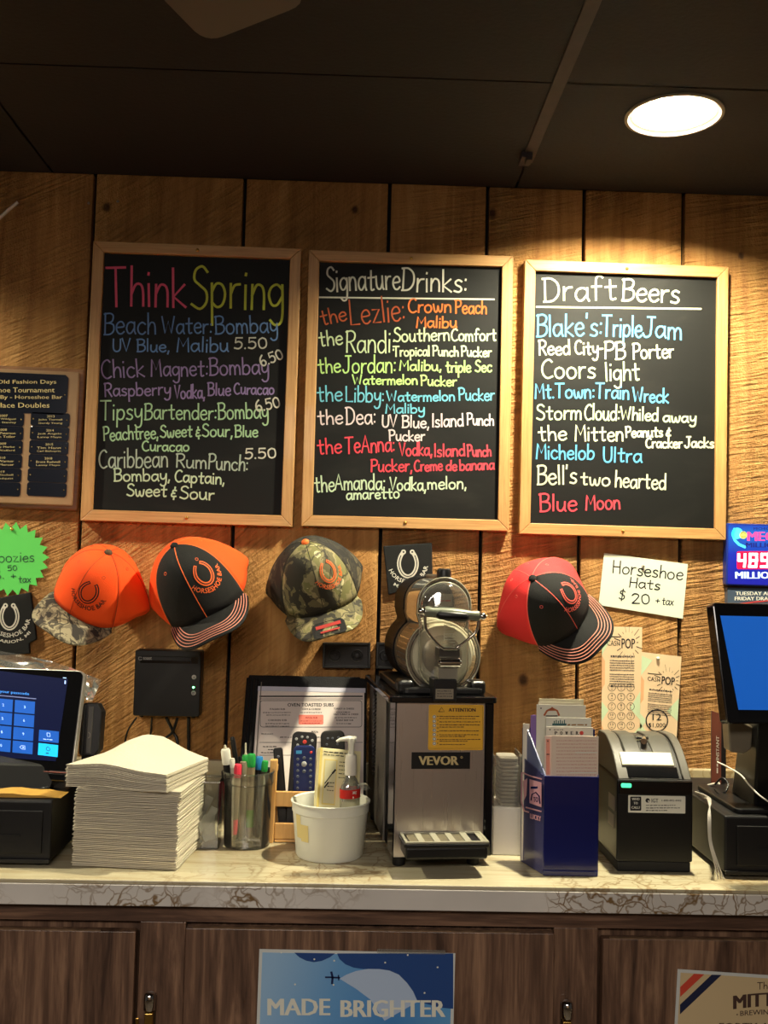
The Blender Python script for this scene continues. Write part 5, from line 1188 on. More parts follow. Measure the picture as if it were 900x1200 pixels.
# raised capsule dome on the front
cr_ = R2 * .92; cap_pts = []
for i in range(17): a = math.pi * i / 16; cap_pts.append((uc + cr_ * math.cos(a), vd - .004 + cr_ * math.sin(a)))
for i in range(17): a = math.pi + math.pi * i / 16; cap_pts.append((uc + cr_ * math.cos(a), vc - .012 + cr_ * math.sin(a)))
dm_ = MB(); n = len(cap_pts); rings = []
cu, cv = uc, (vd + vc) / 2
for (k_, nn_) in ((1, 0), (.98, .008), (.90, .014), (.72, .017)):
    rings += [MF(uc + (u - uc) * k_, (v - cv) * (1 - (1 - k_) * cr_ / (cr_ + (vd - vc) / 2) * 1.0) + cv, nT + nn_) for u, v in cap_pts]
dm_.add(rings, [(j * n + i, j * n + (i + 1) % n, (j + 1) * n + (i + 1) % n, (j + 1) * n + i) for j in range(3) for i in range(n)] + [list(range(3 * n, 4 * n))])
obj('front_dome', dm_, TANKM, t, smooth=60)
obj('dome_bead', MB().tube([MF(u, v, nT + .001) for u, v in cap_pts] + [MF(*cap_pts[0], nT + .001)], .0011, 6, False), mat('bead_clear', C(150, 146, 128), .15, coat=.6), t, smooth=60)
# inside: pale drum, auger, back plate
PALE = mat('frosted_drum', C(206, 200, 176), .35, noise_amt=.12, nscale=30)
obj('cooling_drum', MB().lathe([(.001, 0), (R1 * .80, .0), (R1 * .86, -.006), (R1 * .86, -.18)], MF(uc, vc, nT - .012), MF.N, k=48), PALE, t, smooth=40)
obj('drum_boss', MB().lathe([(.0005, .012), (.012, .011), (.016, .006), (R1 * .5, .001), (R1 * .55, 0)], MF(uc, vc, nT - .011), MF.N, k=32), mat('drum_metal', C(150, 142, 124), .3, .5), t, smooth=50)
sp = [MF(uc + R1 * .90 * math.cos(a), vc + R1 * .90 * math.sin(a), nT - .02 - .16 * a / (2 * math.pi * 3)) for a in [2 * math.pi * 3 * i / 90 for i in range(91)]]
obj('auger_blade', MB().tube(sp, .0022, 6), mat('auger_white', C(222, 216, 196), .5), t, smooth=60)
SILV = mat('hull_band', C(120, 104, 88), .28, .6)
bnd = MB(); ol2 = outline(.975)
lo = [q for q in ol2 if q[1] < vc + R1 * .45]
shell(bnd, ol2, -.172, -.192); obj('hull_band', bnd, SILV, t, smooth=40)
dr = MB(); arc_ = [(uc + R1 * .965 * math.cos(math.radians(a)), vc + R1 * .965 * math.sin(math.radians(a))) for a in range(128, 300, 6)]
n = len(arc_); dr.add([MF(u, v, nT - .012) for u, v in arc_] + [MF(u, v, -.172) for u, v in arc_], [(i, i + 1, i + 1 + n, i + n) for i in range(n - 1)]); obj('drum_sleeve', dr, mat('drum_sleeve', C(98, 80, 64), .3, .5), t, smooth=60)
bkp = MB(); ob = outline(1.02); shell(bkp, ob, -.192, -.30); bkp.flat(ob, -.192, MF); bkp.flat(ob, -.30, MF); obj('rear_housing', bkp, mat('rear_gloss', C(8, 9, 14), .5, spec=.12), t, bevel=.006, seg=3)
obj('tank_lid', MB().tube([MF(uc, vd + R2 * .98, nT - .012), MF(uc, vd + R2 * .98, -.20)], .006, 10), SILV, t, smooth=60)
uk, vk = hm(521, 672, -.06)
obj('filler_cap', MB().lathe([(.0115, -.011), (.012, .002), (.0108, .0065), (.008, .008), (.0005, .008)], MF(uk, vk, -.065), MF.V, k=28), BLACK, t, smooth=40)
# handle, yoke, tap
nH = .022; A_ = MF(*hm(497, 716.5, nH), nH); B_ = MF(*hm(562, 722, nH), nH); ax_ = (B_ - A_).normalized(); Lh = (B_ - A_).length
OLV = mat('handle_grey', C(104, 108, 92), .3, coat=.3)
hd = obj('handle', MB().lathe([(.0005, 0), (.0075, .0005), (.0085, .006), (.0072, .014), (.0085, .026), (.0092, Lh / 2), (.0085, Lh - .026), (.0072, Lh - .014), (.0082, Lh - .004), (.0070, Lh), (.0005, Lh)], A_, ax_, k=24), OLV, t, smooth=50)
go = MF.N * .0034 - V((0, 0, .0030)); La = Lh * .20; Lb = Lh * .80
obj('grip_insert', MB().lathe([(.0004, La), (.005, La + .001), (.0073, La + .006), (.0078, Lh / 2), (.0073, Lb - .006), (.005, Lb - .001), (.0004, Lb)], A_ + go, ax_, k=20), BLACK, hd, smooth=60)
obj('rim_line', MB().tube([MF(u, v, nT + .0005) for u, v in OL] + [MF(*OL[0], nT + .0005)], .0011, 6, False), mat('bead_clear', C(150, 146, 128), .15, coat=.6), t, smooth=60)
obj('rim_line', MB().tube([MF(u, v, nT + .0005) for u, v in OLi] + [MF(*OLi[0], nT + .0005)], .0008, 6, False), mat('dark_line', C(60, 56, 48), .2, coat=.6), t, smooth=60)
sm2 = frpx(MF, nT - .008); sc_ = MB()
for k in range(8): sc_.ribbon([(521, -(733 + 3.3 * k)), (533, -(733 + 3.3 * k))], 1.2, sm2, 0, False)
sc_.ribbon([(520.5, -731), (520.5, -759)], .9, sm2, 0, False); obj('level_scale', sc_, mat('scale_pale', C(210, 208, 190), .4), t)
sc_ = MB(); sc_.flat([(511, -696), (530, -696), (530, -711), (511, -711)], 0, sm2); ds = obj('dome_sticker', sc_, mat('sticker_grey', C(136, 128, 112), .4), t)
sc_ = MB(); fine(sc_, 514, 529, -704, 2.2, sm2, .0004, 2); obj('print', sc_, mat('red_ink', C(150, 26, 24), .6), ds)
for P_, sg in ((A_, -1), (B_, 1)): obj('end_knob', MB().lathe([(.0004, .010), (.004, .0095), (.006, .006), (.0050, .002), (.0074, 0), (.0074, -.002)], P_, ax_ * sg, k=18), CHROME, t, smooth=50)
def M3(px, py, n): u, v = hm(px, py, n); return MF(u, v, n)
arm1 = [M3(498, 720, nH), M3(499, 736, nH - .002), M3(505, 746, nH - .004), M3(515, 757, nH - .008), M3(521, 760, nH - .010)]
arm2 = [M3(561, 726, nH), M3(558.5, 739, nH - .002), M3(550, 748, nH - .004), M3(540, 756, nH - .008), M3(534, 760, nH - .010)]
for ar in (arm1, arm2): obj('yoke_arm', MB().tube([V(q) for q in crom([tuple(p) for p in ar], 4)], .0024, 8), CHROME, t, smooth=60)
obj('yoke_crossbar', MB().tube([M3(519, 760.5, nH - .009), M3(536, 760.5, nH - .009)], .0026, 8), CHROME, t, smooth=60)
x0_, y0_ = hm(514, 770, .004); x1_, y1_ = hm(538.5, 760, .004); obj('tap_bracket', MB().box(x0_, x1_, y0_, y1_, -.03, .008, MF), mat('tap_bracket', C(44, 40, 35), .35), t, bevel=.001)
tp_ = MB(); q0 = M3(513, 776.5, .010); q1 = M3(541, 776.5, .010); tp_.lathe([(.0004, 0), (.004, .001), (.004, .003), (.0078, .0035), (.0078, (q1 - q0).length - .0035), (.004, (q1 - q0).length - .003), (.004, (q1 - q0).length - .001), (.0004, (q1 - q0).length)], q0, (q1 - q0), k=20); obj('tap_roller', tp_, CHROME, t, smooth=50)
x0_, y0_ = hm(513, 796, .004); x1_, y1_ = hm(536, 783, .004); obj('tap_block', MB().box(x0_, x1_, y0_, y1_, -.03, .006, MF), mat('tap_clear', C(176, 170, 152), .1, trans=.5), t, bevel=.001)
x0_, y0_ = hm(507.5, 822, .010); x1_, y1_ = hm(535.5, 796, .010); obj('spout', MB().box(x0_, x1_, y0_, y1_, -.03, .012, MF), BLACK, t, bevel=.002)
x0_, y0_ = hm(510.5, 819, .013); x1_, y1_ = hm(531.5, 807.5, .013); sp_ = obj('spout_label', MB().box(x0_, x1_, y0_, y1_, .0122, .0128, MF), mat('spout_label', C(150, 142, 124), .3, .3), t); mm = MB()
for k in range(3): fine(mm, x0_ + .002, x1_ - .002, y0_ + .004 + k * .004, .002, mf, .0131, k)
obj('print', mm, INKG, sp_)
# stickers
m = frpx(MF, .0006); x0_, y0_ = hm(501.5, 879, .0002); x1_, y1_ = hm(567, 826, .0002)
lb = obj('warning_label', MB().prism(rrect(x0_, x1_, y0_, y1_, .003), 0, .0004, MF), mat('label_yellow', C(222, 168, 46), .5), t)
mb = MB(); printed(mb, "ATTENTION", 525.5, -834, 32, 4.2, m, 0, .05); mb.ribbon([(514, -834), (517.5, -829), (521, -834), (514, -834)], .8, m, 0); mb.ribbon([(503, -877), (565.5, -877), (565.5, -828)], .3, m, 0, False)
obj('heading', mb, mat('label_ink', C(60, 34, 24), .6), lb)
mb = MB()
for k, (y, xe) in enumerate([(839.5, 563), (842, 557), (846, 564), (849.5, 562), (852, 545), (856.5, 561), (861, 562), (863, 545), (866.5, 563), (868.5, 548), (872.5, 545)]): fine(mb, 515, xe, -y, 1.5, m, 0, 40 + k)
for k in range(8): fine(mb, 512, 514, -(839.5 + 4.5 * k), 1.2, m, 0, k)
obj('fine_print', mb, mat('label_ink', C(60, 34, 24), .6), lb)
mb = MB()
for k in range(7): mb.disc(509, -(840 + 5.2 * k), 2.2, m, 0, 10)
obj('pictograms', mb, PAPER, lb)
mb = MB()
for k in range(7): mb.ring(509, -(840 + 5.2 * k), 1.5, .6, m, .0002, 8)
obj('pictogram_lines', mb, INK, lb)
x0_, y0_ = hm(482, 901, .0002); x1_, y1_ = hm(551, 881.5, .0002); lb = obj('name_plate', MB().box(x0_, x1_, y0_, y1_, 0, .0006, MF), BLACK, t); m = frpx(MF, .0009); mb = MB()
printed(mb, "VEVOR", 490.5, -896.5, 47, 10.5, m, 0, .05); mb.ring(541, -887.5, 1.1, .5, m, 0, 10); obj('lettering', mb, mat('plate_gold', C(196, 176, 124), .5), lb)
# drip tray
zt_ = hm(520, 987, .06)[1]; nB = .012
ua = hm(474, 988, .062)[0]; ub = hm(575, 988, .062)[0]; va = hm(520, 1008, .058)[1]; vt = hm(520, 989, .062)[1]
obj('drip_tray', MB().box(ua + .003, ub - .003, va, vt - .005, .002, .058, MF), BLACK, t, bevel=.004, seg=3)
obj('tray_rim', MB().prism(rrect(ua, ub, -.062, -.001, .006), 0, .005, Fr(MF(0, vt - .006, 0), MF.U, -MF.N) if False else Fr(MF(0, vt - .006, 0), MF.U, -MF.N)), BLACK, t, bevel=.001)
TR = Fr(MF(0, vt, 0), MF.U, -MF.N); g_ = MB()
GR = mat('tray_grille', C(150, 146, 128), .4)
for (u0, u1, v0, v1) in ((ua + .002, ub - .002, -.061, -.056), (ua + .002, ub - .002, -.006, -.001), (ua + .002, ua + .006, -.056, -.006), (ub - .006, ub - .002, -.056, -.006)): g_.box(u0, u1, v0, v1, 0, .0025, TR)
gr_ = obj('tray_grille', g_, GR, t)
wG = (ub - ua - .012)
for k in range(5): u0 = ua + .006 + wG * (k + .0) / 5 + .004; obj('grille_bar', MB().box(u0 + wG / 5 * .55, u0 + wG / 5 * .95, -.056, -.006, .0002, .002, TR), GR, gr_)
for k in range(4): u0 = ua + .006 + wG * k / 5 + .004; obj('grille_insert', MB().box(u0, u0 + wG / 5 * .55, -.055, -.007, -.002, .0004, TR), mat('grille_dark', C(104, 96, 74), .5, noise_amt=.3, nscale=80), gr_)
for (px, nn) in ((467, -.012), (554, -.012), (467, -.30), (554, -.30)):
    u_ = hm(px, 1010, -.012)[0]; obj('foot', MB().lathe([(.0085, 0), (.0095, .003), (.0095, vB + .0005), (.0004, vB + .0005)], MF(u_, 0.0004, nn), MF.V, k=20), BLACKM, t, smooth=40)

# ================================================================ WHITE HOLDER WITH WRAPPED LIDS
y0 = 1.668; xa = aty(578, 950, y0).x; xb = aty(612, 950, y0).x; zm = aty(590, 946, y0).z; zt = aty(590, 886, y0).z
t = thing('lid_holder', 'white card holder with a clear wrapped top, between slush machine and blue box', 'holder', ((xa + xb) / 2, y0 + .04, CZ))
obj('white_base', MB().box(xa, xb, y0, y0 + .085, CZ + .0005, zm), mat('holder_white', C(214, 208, 200), .4, coat=.2), t, bevel=.0015)
for (p, q_, r_, s_) in ((xa, xb, y0, y0 + .0012), (xa, xa + .0012, y0 + .002, y0 + .085), (xb - .0012, xb, y0 + .002, y0 + .085)): obj('clear_wrap', MB().box(p, q_, r_, s_, zm + .0005, zt), BAGM, t)
nl = 13
for k in range(nl):
    z = zm + .001 + (zt - zm - .004) * k / nl; hgt = (zt - zm - .004) / nl * .72
    xj = rr.uniform(-.001, .001)
    o = obj('cup_lid', MB().prism(rrect(xa + .010 + xj, xb - .006 + xj, y0 + .005, y0 + .06, .008), z, z + hgt, Fr((0, 0, 0), (1, 0, 0), (0, 1, 0))), mat('lid_grey', C(150, 144, 132), .35, noise_amt=.2, nscale=50), None, bevel=.0006)
    tag(o, 'flat grey plastic lid in the clear wrap beside the slush machine', 'lid', 'wrapped stack of flat lids')

# ================================================================ BLUE HOLDER WITH PLAY SLIPS
yA = 1.560; FL_ = aty(637, 1000, yA).x; FR_ = aty(700, 1000, yA).x; yB_ = 1.635; BL_ = aty(610, 1000, yB_).x; BR_ = FR_ + .012
zh = aty(668, 910, yA).z; zB = aty(612, 888, yB_).z + .002
NAVY = mat('navy_plastic', C(14, 22, 84), .22, coat=.4); NAVS = mat('navy_side', C(62, 62, 104), .25, coat=.4)
t = thing('slip_holder', 'navy blue plastic holder full of play slips, with pink print on its side', 'holder', ((FL_ + FR_) / 2, (yA + yB_) / 2, CZ))
obj('front_face', MB().box(FL_, FR_, yA, yA + .003, CZ + .008, zh), NAVY, t, bevel=.001)
obj('foot_ledge', MB().box(FL_ - .001, FR_ + .001, yA - .002, yA + .004, CZ + .0004, CZ + .009), NAVY, t, bevel=.0015)
def slab(p0, p1, z0, z1a, z1b, th_, m_, nm):    # upright sheet between two floor points with a sloping top
    d = (V(p1) - V(p0)).normalized(); q_ = V((-d.y, d.x)) * th_; a, b = V(p0), V(p1)
    obj(nm, MB().hexa([(a.x, a.y, z0), (b.x, b.y, z0), (b.x + q_.x, b.y + q_.y, z0), (a.x + q_.x, a.y + q_.y, z0), (a.x, a.y, z1a), (b.x, b.y, z1b), (b.x + q_.x, b.y + q_.y, z1b), (a.x + q_.x, a.y + q_.y, z1a)]), m_, t, bevel=.0008)
slab((FL_ - .0005, yA + .003), (BL_, yB_), CZ + .0005, zh, zB, -.002, NAVS, 'side_face')
slab((FR_, yA + .003), (BR_, yB_), CZ + .0005, zh, zB, -.002, NAVY, 'side_face')
obj('back_face', MB().box(BL_, BR_, yB_, yB_ + .003, CZ + .0005, zB + .045), NAVY, t, bevel=.001)
obj('floor_plate', MB().prism([(FL_, yA + .004), (FR_ - .004, yA + .004), (BR_ - .004, yB_ - .002), (BL_ + .004, yB_ - .002)], CZ + .0004, CZ + .002, Fr((0, 0, 0), (1, 0, 0), (0, 1, 0))), NAVY, t)
obj('divider', MB().hexa([(FL_ + .001, yA + .004, CZ + .05), (FL_ + .003, yA + .004, CZ + .05), (FL_ - .016, yB_ - .002, CZ + .05), (FL_ - .018, yB_ - .002, CZ + .05), (FL_ + .001, yA + .004, zh), (FL_ + .003, yA + .004, zh), (FL_ - .016, yB_ - .002, zh + .065), (FL_ - .018, yB_ - .002, zh + .065)]), mat('clear_edge', C(150, 160, 200), .15, trans=.5), t)
S0 = V((FL_ - .0005, yA + .003, 0)); SF = Fr(V((BL_, yB_, 0)), S0 - V((BL_, yB_, 0)), (0, 0, 1)); m = frpx(SF, .0036)
PKP = mat('pink_side_print', C(206, 152, 164), .4); mb = MB()
mb.ribbon([(612.5, -905), (616, -907), (622, -909.5), (635, -913)], 1.6, m, 0, False); mb.ribbon([(611.5, -905), (611, -938), (614, -950), (620, -952)], 1.8, m, 0, False)
mb.flat([(620.5, -913), (634.5, -917), (634.5, -946), (620.5, -941)], 0, m)
mb.ribbon([(616, -946), (634.5, -951)], 1.6, m, 0, False); printed(mb, "LUCKY", 621, -959, 13, 6, m, 0, .03, warp=lambda u, v: (u, v - (u - 621) * .28)); mb.flat([(613, -915), (618, -912), (617, -932), (614, -938)], 0, m)
obj('side_print', mb, PKP, t)
mb = MB(); mb.ribbon([(622.5, -938), (623.5, -931), (628, -928.5), (632, -933), (633, -942)], 1.5, m, .0003, False); printed(mb, "TO", 625, -940, 6, 6, m, .0003, .03); fine(mb, 622, 633, -923, 4.5, m, .0003, 2); obj('side_print_dark', mb, NAVY, t)
SG = 'play slips standing in the blue holder'
def slip(label, x0, x1, yt_, Y, col, deco=None, zb=None, skew=0):
    a = aty(x0, yt_, Y); b = aty(x1, yt_, Y); z0 = CZ + .004
    t = thing('play_slip', label, 'play slip', ((a.x + b.x) / 2, Y, z0), 0, SG)
    obj('card', MB().box(a.x, b.x, Y, Y + .0012, z0, a.z), mat('slip_' + '_'.join(str(c) for c in col), C(*col), .6), t)
    if deco: deco(pxm(Y - .0003), t)
def d_logo(m, t):
    mb = MB(); mb.ribbon([(638, -838), (641, -833), (647, -830), (653, -833), (655, -838)], 2.2, m, 0); mb.flat([(643, -833), (647, -828), (651, -833)], 0, m); obj('orange_logo', mb, mat('logo_rust', C(176, 92, 48), .6), t)
    mb = MB(); mb.ribbon([(640, -839), (653, -839)], 1.4, m, .0003); mb.disc(634, -830, .9, m, .0002, 8); obj('dark_logo', mb, INKG, t)
def d_green(m, t):
    mb = MB(); mb.ribbon([(648, -849), (663, -849)], 2.4, m, 0); 
    for k in range(6): mb.ribbon([(649.5 + 2.4 * k, -849), (649.5 + 2.4 * k, -845 + (k % 2))], 1.2, m, .0001)
    obj('green_logo', mb, mat('logo_teal', C(40, 88, 92), .6), t)
    mb = MB(); fine(mb, 665, 688, -849.5, 2.6, m, 0, 3); obj('brown_print', mb, mat('logo_brown', C(150, 108, 62), .6), t)
def d_pow(m, t):
    mb = MB()
    for k, ch in enumerate("POWER"): printed(mb, ch, 650 + k * 6.2, -861, 3.2, 4, m, 0, .05)
    mb.disc(644.5, -855, .9, m, 0, 8); fine(mb, 649, 660, -855.2, 1.2, m, 0, 1); obj('lettering', mb, INK, t)
    mb = MB(); mb.disc(681.5, -859, 2.4, m, 0, 12); obj('red_ball', mb, mat('ball_red', C(200, 60, 50), .5), t)
def d_pink(m, t):
    mb = MB()
    for k in range(11):
        fine(mb, 652, 699, -(868 + 4 * k), 1.2, m, 0, 60 + k)
    obj('fine_print', mb, mat('pink_ink', C(200, 140, 122), .6), t)
    mb = MB(); mb.ribbon([(674, -882), (700, -882)], 1.2, m, .0002, False); mb.ribbon([(668, -905.5), (699, -905.5)], 1.2, m, .0002, False); obj('white_bars', mb, PAPER, t)
def d_strip(m, t):
    mb = MB(); mb.flat([(640, -866), (644.5, -866), (644.5, -908), (640, -908)], 0, m); obj('pink_print', mb, mat('strip_pink', C(226, 150, 130), .6), t)
    mb = MB(); mb.disc(642, -868.5, .9, m, .0002, 8); fine(mb, 640.5, 644, -884, 1.6, m, .0002, 3); obj('mark', mb, INK, t)
slip('cream slip at the very back of the blue holder', 632, 684, 818.5, yB_ - .006, (222, 214, 180))
slip('cream slip just before the rearmost one', 631, 681.5, 822.5, yB_ - .011, (228, 220, 190))
slip('white slip with a rust coloured emblem', 629, 686.5, 825.5, yB_ - .018, (226, 222, 204), d_logo)
slip('white slip with a teal skyline emblem', 640, 693, 840.5, yB_ - .030, (222, 220, 206), d_green)
slip('white slip reading POWER with a red ball', 640, 695, 851.5, yB_ - .042, (222, 218, 202), d_pow)
slip('narrow slip edge with a pink band at the left of the front slip', 638.5, 690, 862.5, yA + .016, (228, 204, 190), d_strip)
slip('front slip covered in pale pink small print', 647, 701.5, 862, yA + .009, (226, 206, 186), d_pink)
slip('white slip in the left slot of the blue holder', 613, 620.5, 848, yB_ - .008, (224, 216, 196))
slip('purple slip beside the white one in the left slot', 622, 629.5, 838, yB_ - .012, (136, 104, 170))

# ================================================================ TICKET PRINTER
yP = 1.582; xa = aty(723, 980, yP).x; xb = aty(812, 980, yP).x; DPp = .165; zt = aty(767, 914, yP).z; zc0 = CZ + .001
t = thing('ticket_printer', 'black ticket printer with rounded grey lid, green light and call label', 'printer', ((xa + xb) / 2, yP + DPp / 2, CZ))
obj('body', MB().box(xa, xb, yP, yP + DPp, zc0 + .016, zt), BLACK, t, bevel=.003)
obj('base', MB().box(xa + .002, xb - .002, yP + .004, yP + DPp - .004, zc0, zc0 + .0155), BLACKM, t, bevel=.002)
obj('front_strip', MB().box(xa + .002, xb - .002, yP - .0015, yP, aty(767, 931, yP).z, zt - .002), GLOSSB, t, bevel=.0006)
ztop = aty(760, 860, yP + .09).z
def lidprof(r=1.0, n=12):
    H_ = ztop - zt; out = [(0.004, zt)]
    for i in range(n + 1):
        a = math.pi / 2 * i / n; s_ = i / n; out.append((.004 + .096 * s_, zt + H_ * r * (1 - (1 - s_) ** 1.9)))
    out += [(DPp - .03, zt + H_ * r * .98), (DPp - .008, zt + H_ * r * .6), (DPp - .004, zt)]; return out
def lidpiece(u0, u1, r, nm, m_, parent=None, bev=.0015):
    f_ = Fr((u0, yP, 0), (0, 1, 0), (0, 0, 1)); return obj(nm, MB().prism(lidprof(r), 0, u1 - u0, f_), m_, parent or t, bevel=bev, smooth=40)
LIDG = mat('printer_lid_grey', C(84, 80, 72), .4); LIDD = mat('printer_lid_dark', C(46, 44, 42), .4)
wx = xb - xa
lidpiece(xa + .002, xa + .020, 1.0, 'lid_side', LIDG); lidpiece(xb - .014, xb - .001, 1.0, 'lid_side', LIDG)
lidpiece(xa + .0205, xb - .0145, .93, 'lid_centre', LIDD)
for (p0, p1) in ((.022, .048), (.066, .098)): lidpiece(xa + p0, xa + p1, .985, 'lid_panel', mat('printer_lid_panel', C(70, 68, 62), .4))
m_ = MB(); zz = ztop - .004
for k in range(2): m_.lathe([(.0005, -.010), (.0048, -.010), (.0048, .010), (.0005, .010)], (xa + .057, yP + .060 + k * .014, zz - .002), (1, 0, 0) if k else (.3, 1, .0), k=14)
obj('hinge_roller', m_, CHROME, t, smooth=50)
# cream paper mouth and black exit slot, lying on the lid's curve
def lidstrip(u0, u1, s0, s1, n0, n1, nm, m_):
    H_ = ztop - zt; cv = []
    for i in range(7): s_ = s0 + (s1 - s0) * i / 6; cv.append((.004 + .096 * s_, zt + H_ * (1 - (1 - s_) ** 1.9)))
    nn_ = V((-(cv[-1][1] - cv[0][1]), cv[-1][0] - cv[0][0])).normalized()
    lo = [(p[0] + nn_.x * n0, p[1] + nn_.y * n0) for p in cv]; hi = [(p[0] + nn_.x * n1, p[1] + nn_.y * n1) for p in cv]
    obj(nm, MB().prism(lo + hi[::-1], 0, u1 - u0, Fr((u0, yP, 0), (0, 1, 0), (0, 0, 1))), m_, t, bevel=.0006)
lidstrip(xa + .018, xb - .020, .02, .16, -.002, .0012, 'exit_slot', GLOSSB)
lidstrip(xa + .012, xb - .024, .17, .37, -.001, .0036, 'paper_plate', mat('cream_plate', C(222, 214, 184), .4))
a = aty(727.5, 922.5, yP); b = aty(739.5, 917.8, yP)
obj('power_light', MB().prism(rrect(a.x, b.x, a.z, b.z, .0022), 0, .0012, wallfr(yP - .0016)), mat('green_glow', (.08, .9, .40, 1), .5, emit=1.8), t)
a = aty(736, 952, yP); b = aty(803, 933, yP); lbf = wallfr(yP); la = obj('call_label', MB().prism(rrect(a.x, b.x, a.z, b.z, .001), .0002, .0008, lbf), PAPER, t)
m = pxm(yP - .0012); mb = MB(); mb.flat(rrect(738.5, 751.5, -950, -933.5, 1), 0, m); obj('black_square', mb, INK, la)
mb = MB(); printed(mb, "WHO", 740.5, -937.8, 9, 2.8, m, .0002, .04); printed(mb, "TO", 742.5, -942.6, 5, 2.8, m, .0002, .04); printed(mb, "CALL?", 740, -947.8, 10, 3, m, .0002, .04); obj('lettering', mb, PAPER, la)
mb = MB(); mb.disc(759, -938, 2.6, m, 0, 16); printed(mb, "IGT", 763.5, -940.5, 8, 4.6, m, 0, .02); printed(mb, "1-800-892-4442", 775.5, -939.2, 23, 2.2, m, 0, .03)
fine(mb, 757, 792, -943.8, 1.6, m, 0, 1); fine(mb, 757, 797, -946.8, 1.6, m, 0, 2); fine(mb, 757, 783, -949.8, 1.6, m, 0, 3); obj('print', mb, INK, la)
mb = MB(); mb.disc(760, -938.8, 1.0, m, .0002, 10); obj('logo_cutout', mb, PAPER, la)
sfp = Fr((xa, yP + DPp, 0), (0, -1, 0), (0, 0, 1)); mb = MB()
obj('side_sticker', MB().box(DPp - .052, DPp - .014, zt - .052, zt - .030, .0002, .0008, sfp), mat('side_label', C(128, 116, 108), .5), t)
obj('side_sticker', MB().box(DPp - .054, DPp - .016, zt - .078, zt - .058, .0002, .0008, sfp), mat('side_label', C(128, 116, 108), .5), t)

# ================================================================ RIGHT TILL: CASH DRAWER, SCREEN, CARDS, CABLES
DRW = mat('drawer_black', C(12, 11, 12), .5, noise_amt=.2, nscale=40)
def drawer(label, xa, xb, y0, y1, z1, lockx, hx):
    t = thing('cash_drawer', label, 'cash drawer', ((xa + xb) / 2, (y0 + y1) / 2, CZ), 0, None)
    obj('case', MB().box(xa, xb, y0 + .003, y1, CZ + .008, z1), DRW, t, bevel=.003)
    for x in (xa + .02, xb - .02):
        obj('foot', MB().lathe([(.008, 0), (.008, .0085)], (x, y0 + .02, CZ + .0003), k=14), BLACKM, t)
    d = obj('drawer_front', MB().box(lockx[0], lockx[1], y0 - .001, y0 + .003, CZ + .020, z1 - .014), DRW, t, bevel=.001)
    obj('bottom_lip', MB().box(xa, xb, y0 - .002, y0 + .003, CZ + .006, CZ + .012), DRW, t, bevel=.0008)
    obj('drawer_slot', MB().box(hx[0], hx[1], y0 - .0020, y0 - .0008, (CZ + z1) / 2 - .004, (CZ + z1) / 2 - .001), BLACKM, d)
    return t
y0 = 1.560; xa = aty(850, 990, y0).x; z1 = aty(870, 957, y0).z; x_in = aty(864, 990, y0).x
drawer('black cash drawer at the right end beside the ticket printer', xa, xa + .36, y0, y0 + .30, z1, (x_in, xa + .35), (x_in + .03, x_in + .10))
# screen
top = aty(835, 706, 1.545); bot = aty(852, 848, 1.515); U_ = V((math.cos(.16), math.sin(.16), 0)); SFR = Fr(bot, U_, top - bot); hS = (top - bot).dot(SFR.V)
SFR = Fr(bot, V((math.cos(.16), math.sin(.16), -.004)), top - bot); SFR.U = SFR.U; hS = (top - bot).length
SFR.V = (top - bot).normalized(); SFR.N = SFR.U.cross(SFR.V).normalized()
t = thing('till_screen', 'black framed till monitor showing a plain blue screen', 'monitor', SFR(.15, 0, -.05))
obj('casing', MB().prism(rrect(0, .32, 0, hS, .006), -.022, 0, SFR), GLOSSB, t, bevel=.002)
ux, vx = hit(SFR, 849, 721, .0004); ux2, vx2 = hit(SFR, 866, 831, .0004)
blu = MB(); blu.add([SFR(*hit(SFR, 866, 831, .0005), .0005), SFR(.31, vx2 - .002, .0005), SFR(.31, vx, .0005), SFR(*hit(SFR, 849, 721, .0005), .0005)], [(0, 1, 2, 3)])
obj('display', blu, mat('till_display', C(14, 84, 176), .4, emit=.85), t)
stx = aty(893, 900, 1.60).x
obj('neck', MB().hexa([(stx - .012, 1.60, z1 + .006), (stx + .1, 1.60, z1 + .006), (stx + .1, 1.70, z1 + .006), (stx - .012, 1.70, z1 + .006), (stx - .022, 1.555, bot.z + .03), (stx + .1, 1.575, bot.z + .03), (stx + .1, 1.63, bot.z + .03), (stx - .022, 1.62, bot.z + .03)]), BLACK, t, bevel=.004)
obj('stand_base', MB().prism(rrect(stx - .05, stx + .16, 1.575, 1.76, .01), z1 + .0005, z1 + .008, Fr((0, 0, 0), (1, 0, 0), (0, 1, 0))), BLACK, t, bevel=.002)
q0 = aty(853, 850, 1.60); q1 = aty(880, 880, 1.60)
obj('cable_cover', MB().prism([(q0.x, q1.z), (q0.x - .004, q0.z + .02), (q1.x, q0.z), (q1.x - .003, q1.z + .004), (q1.x - .015, q1.z - .004)], 0, .03, wallfr(1.62)), mat('smoked_grey', C(112, 104, 88), .3, coat=.3), t, bevel=.003)
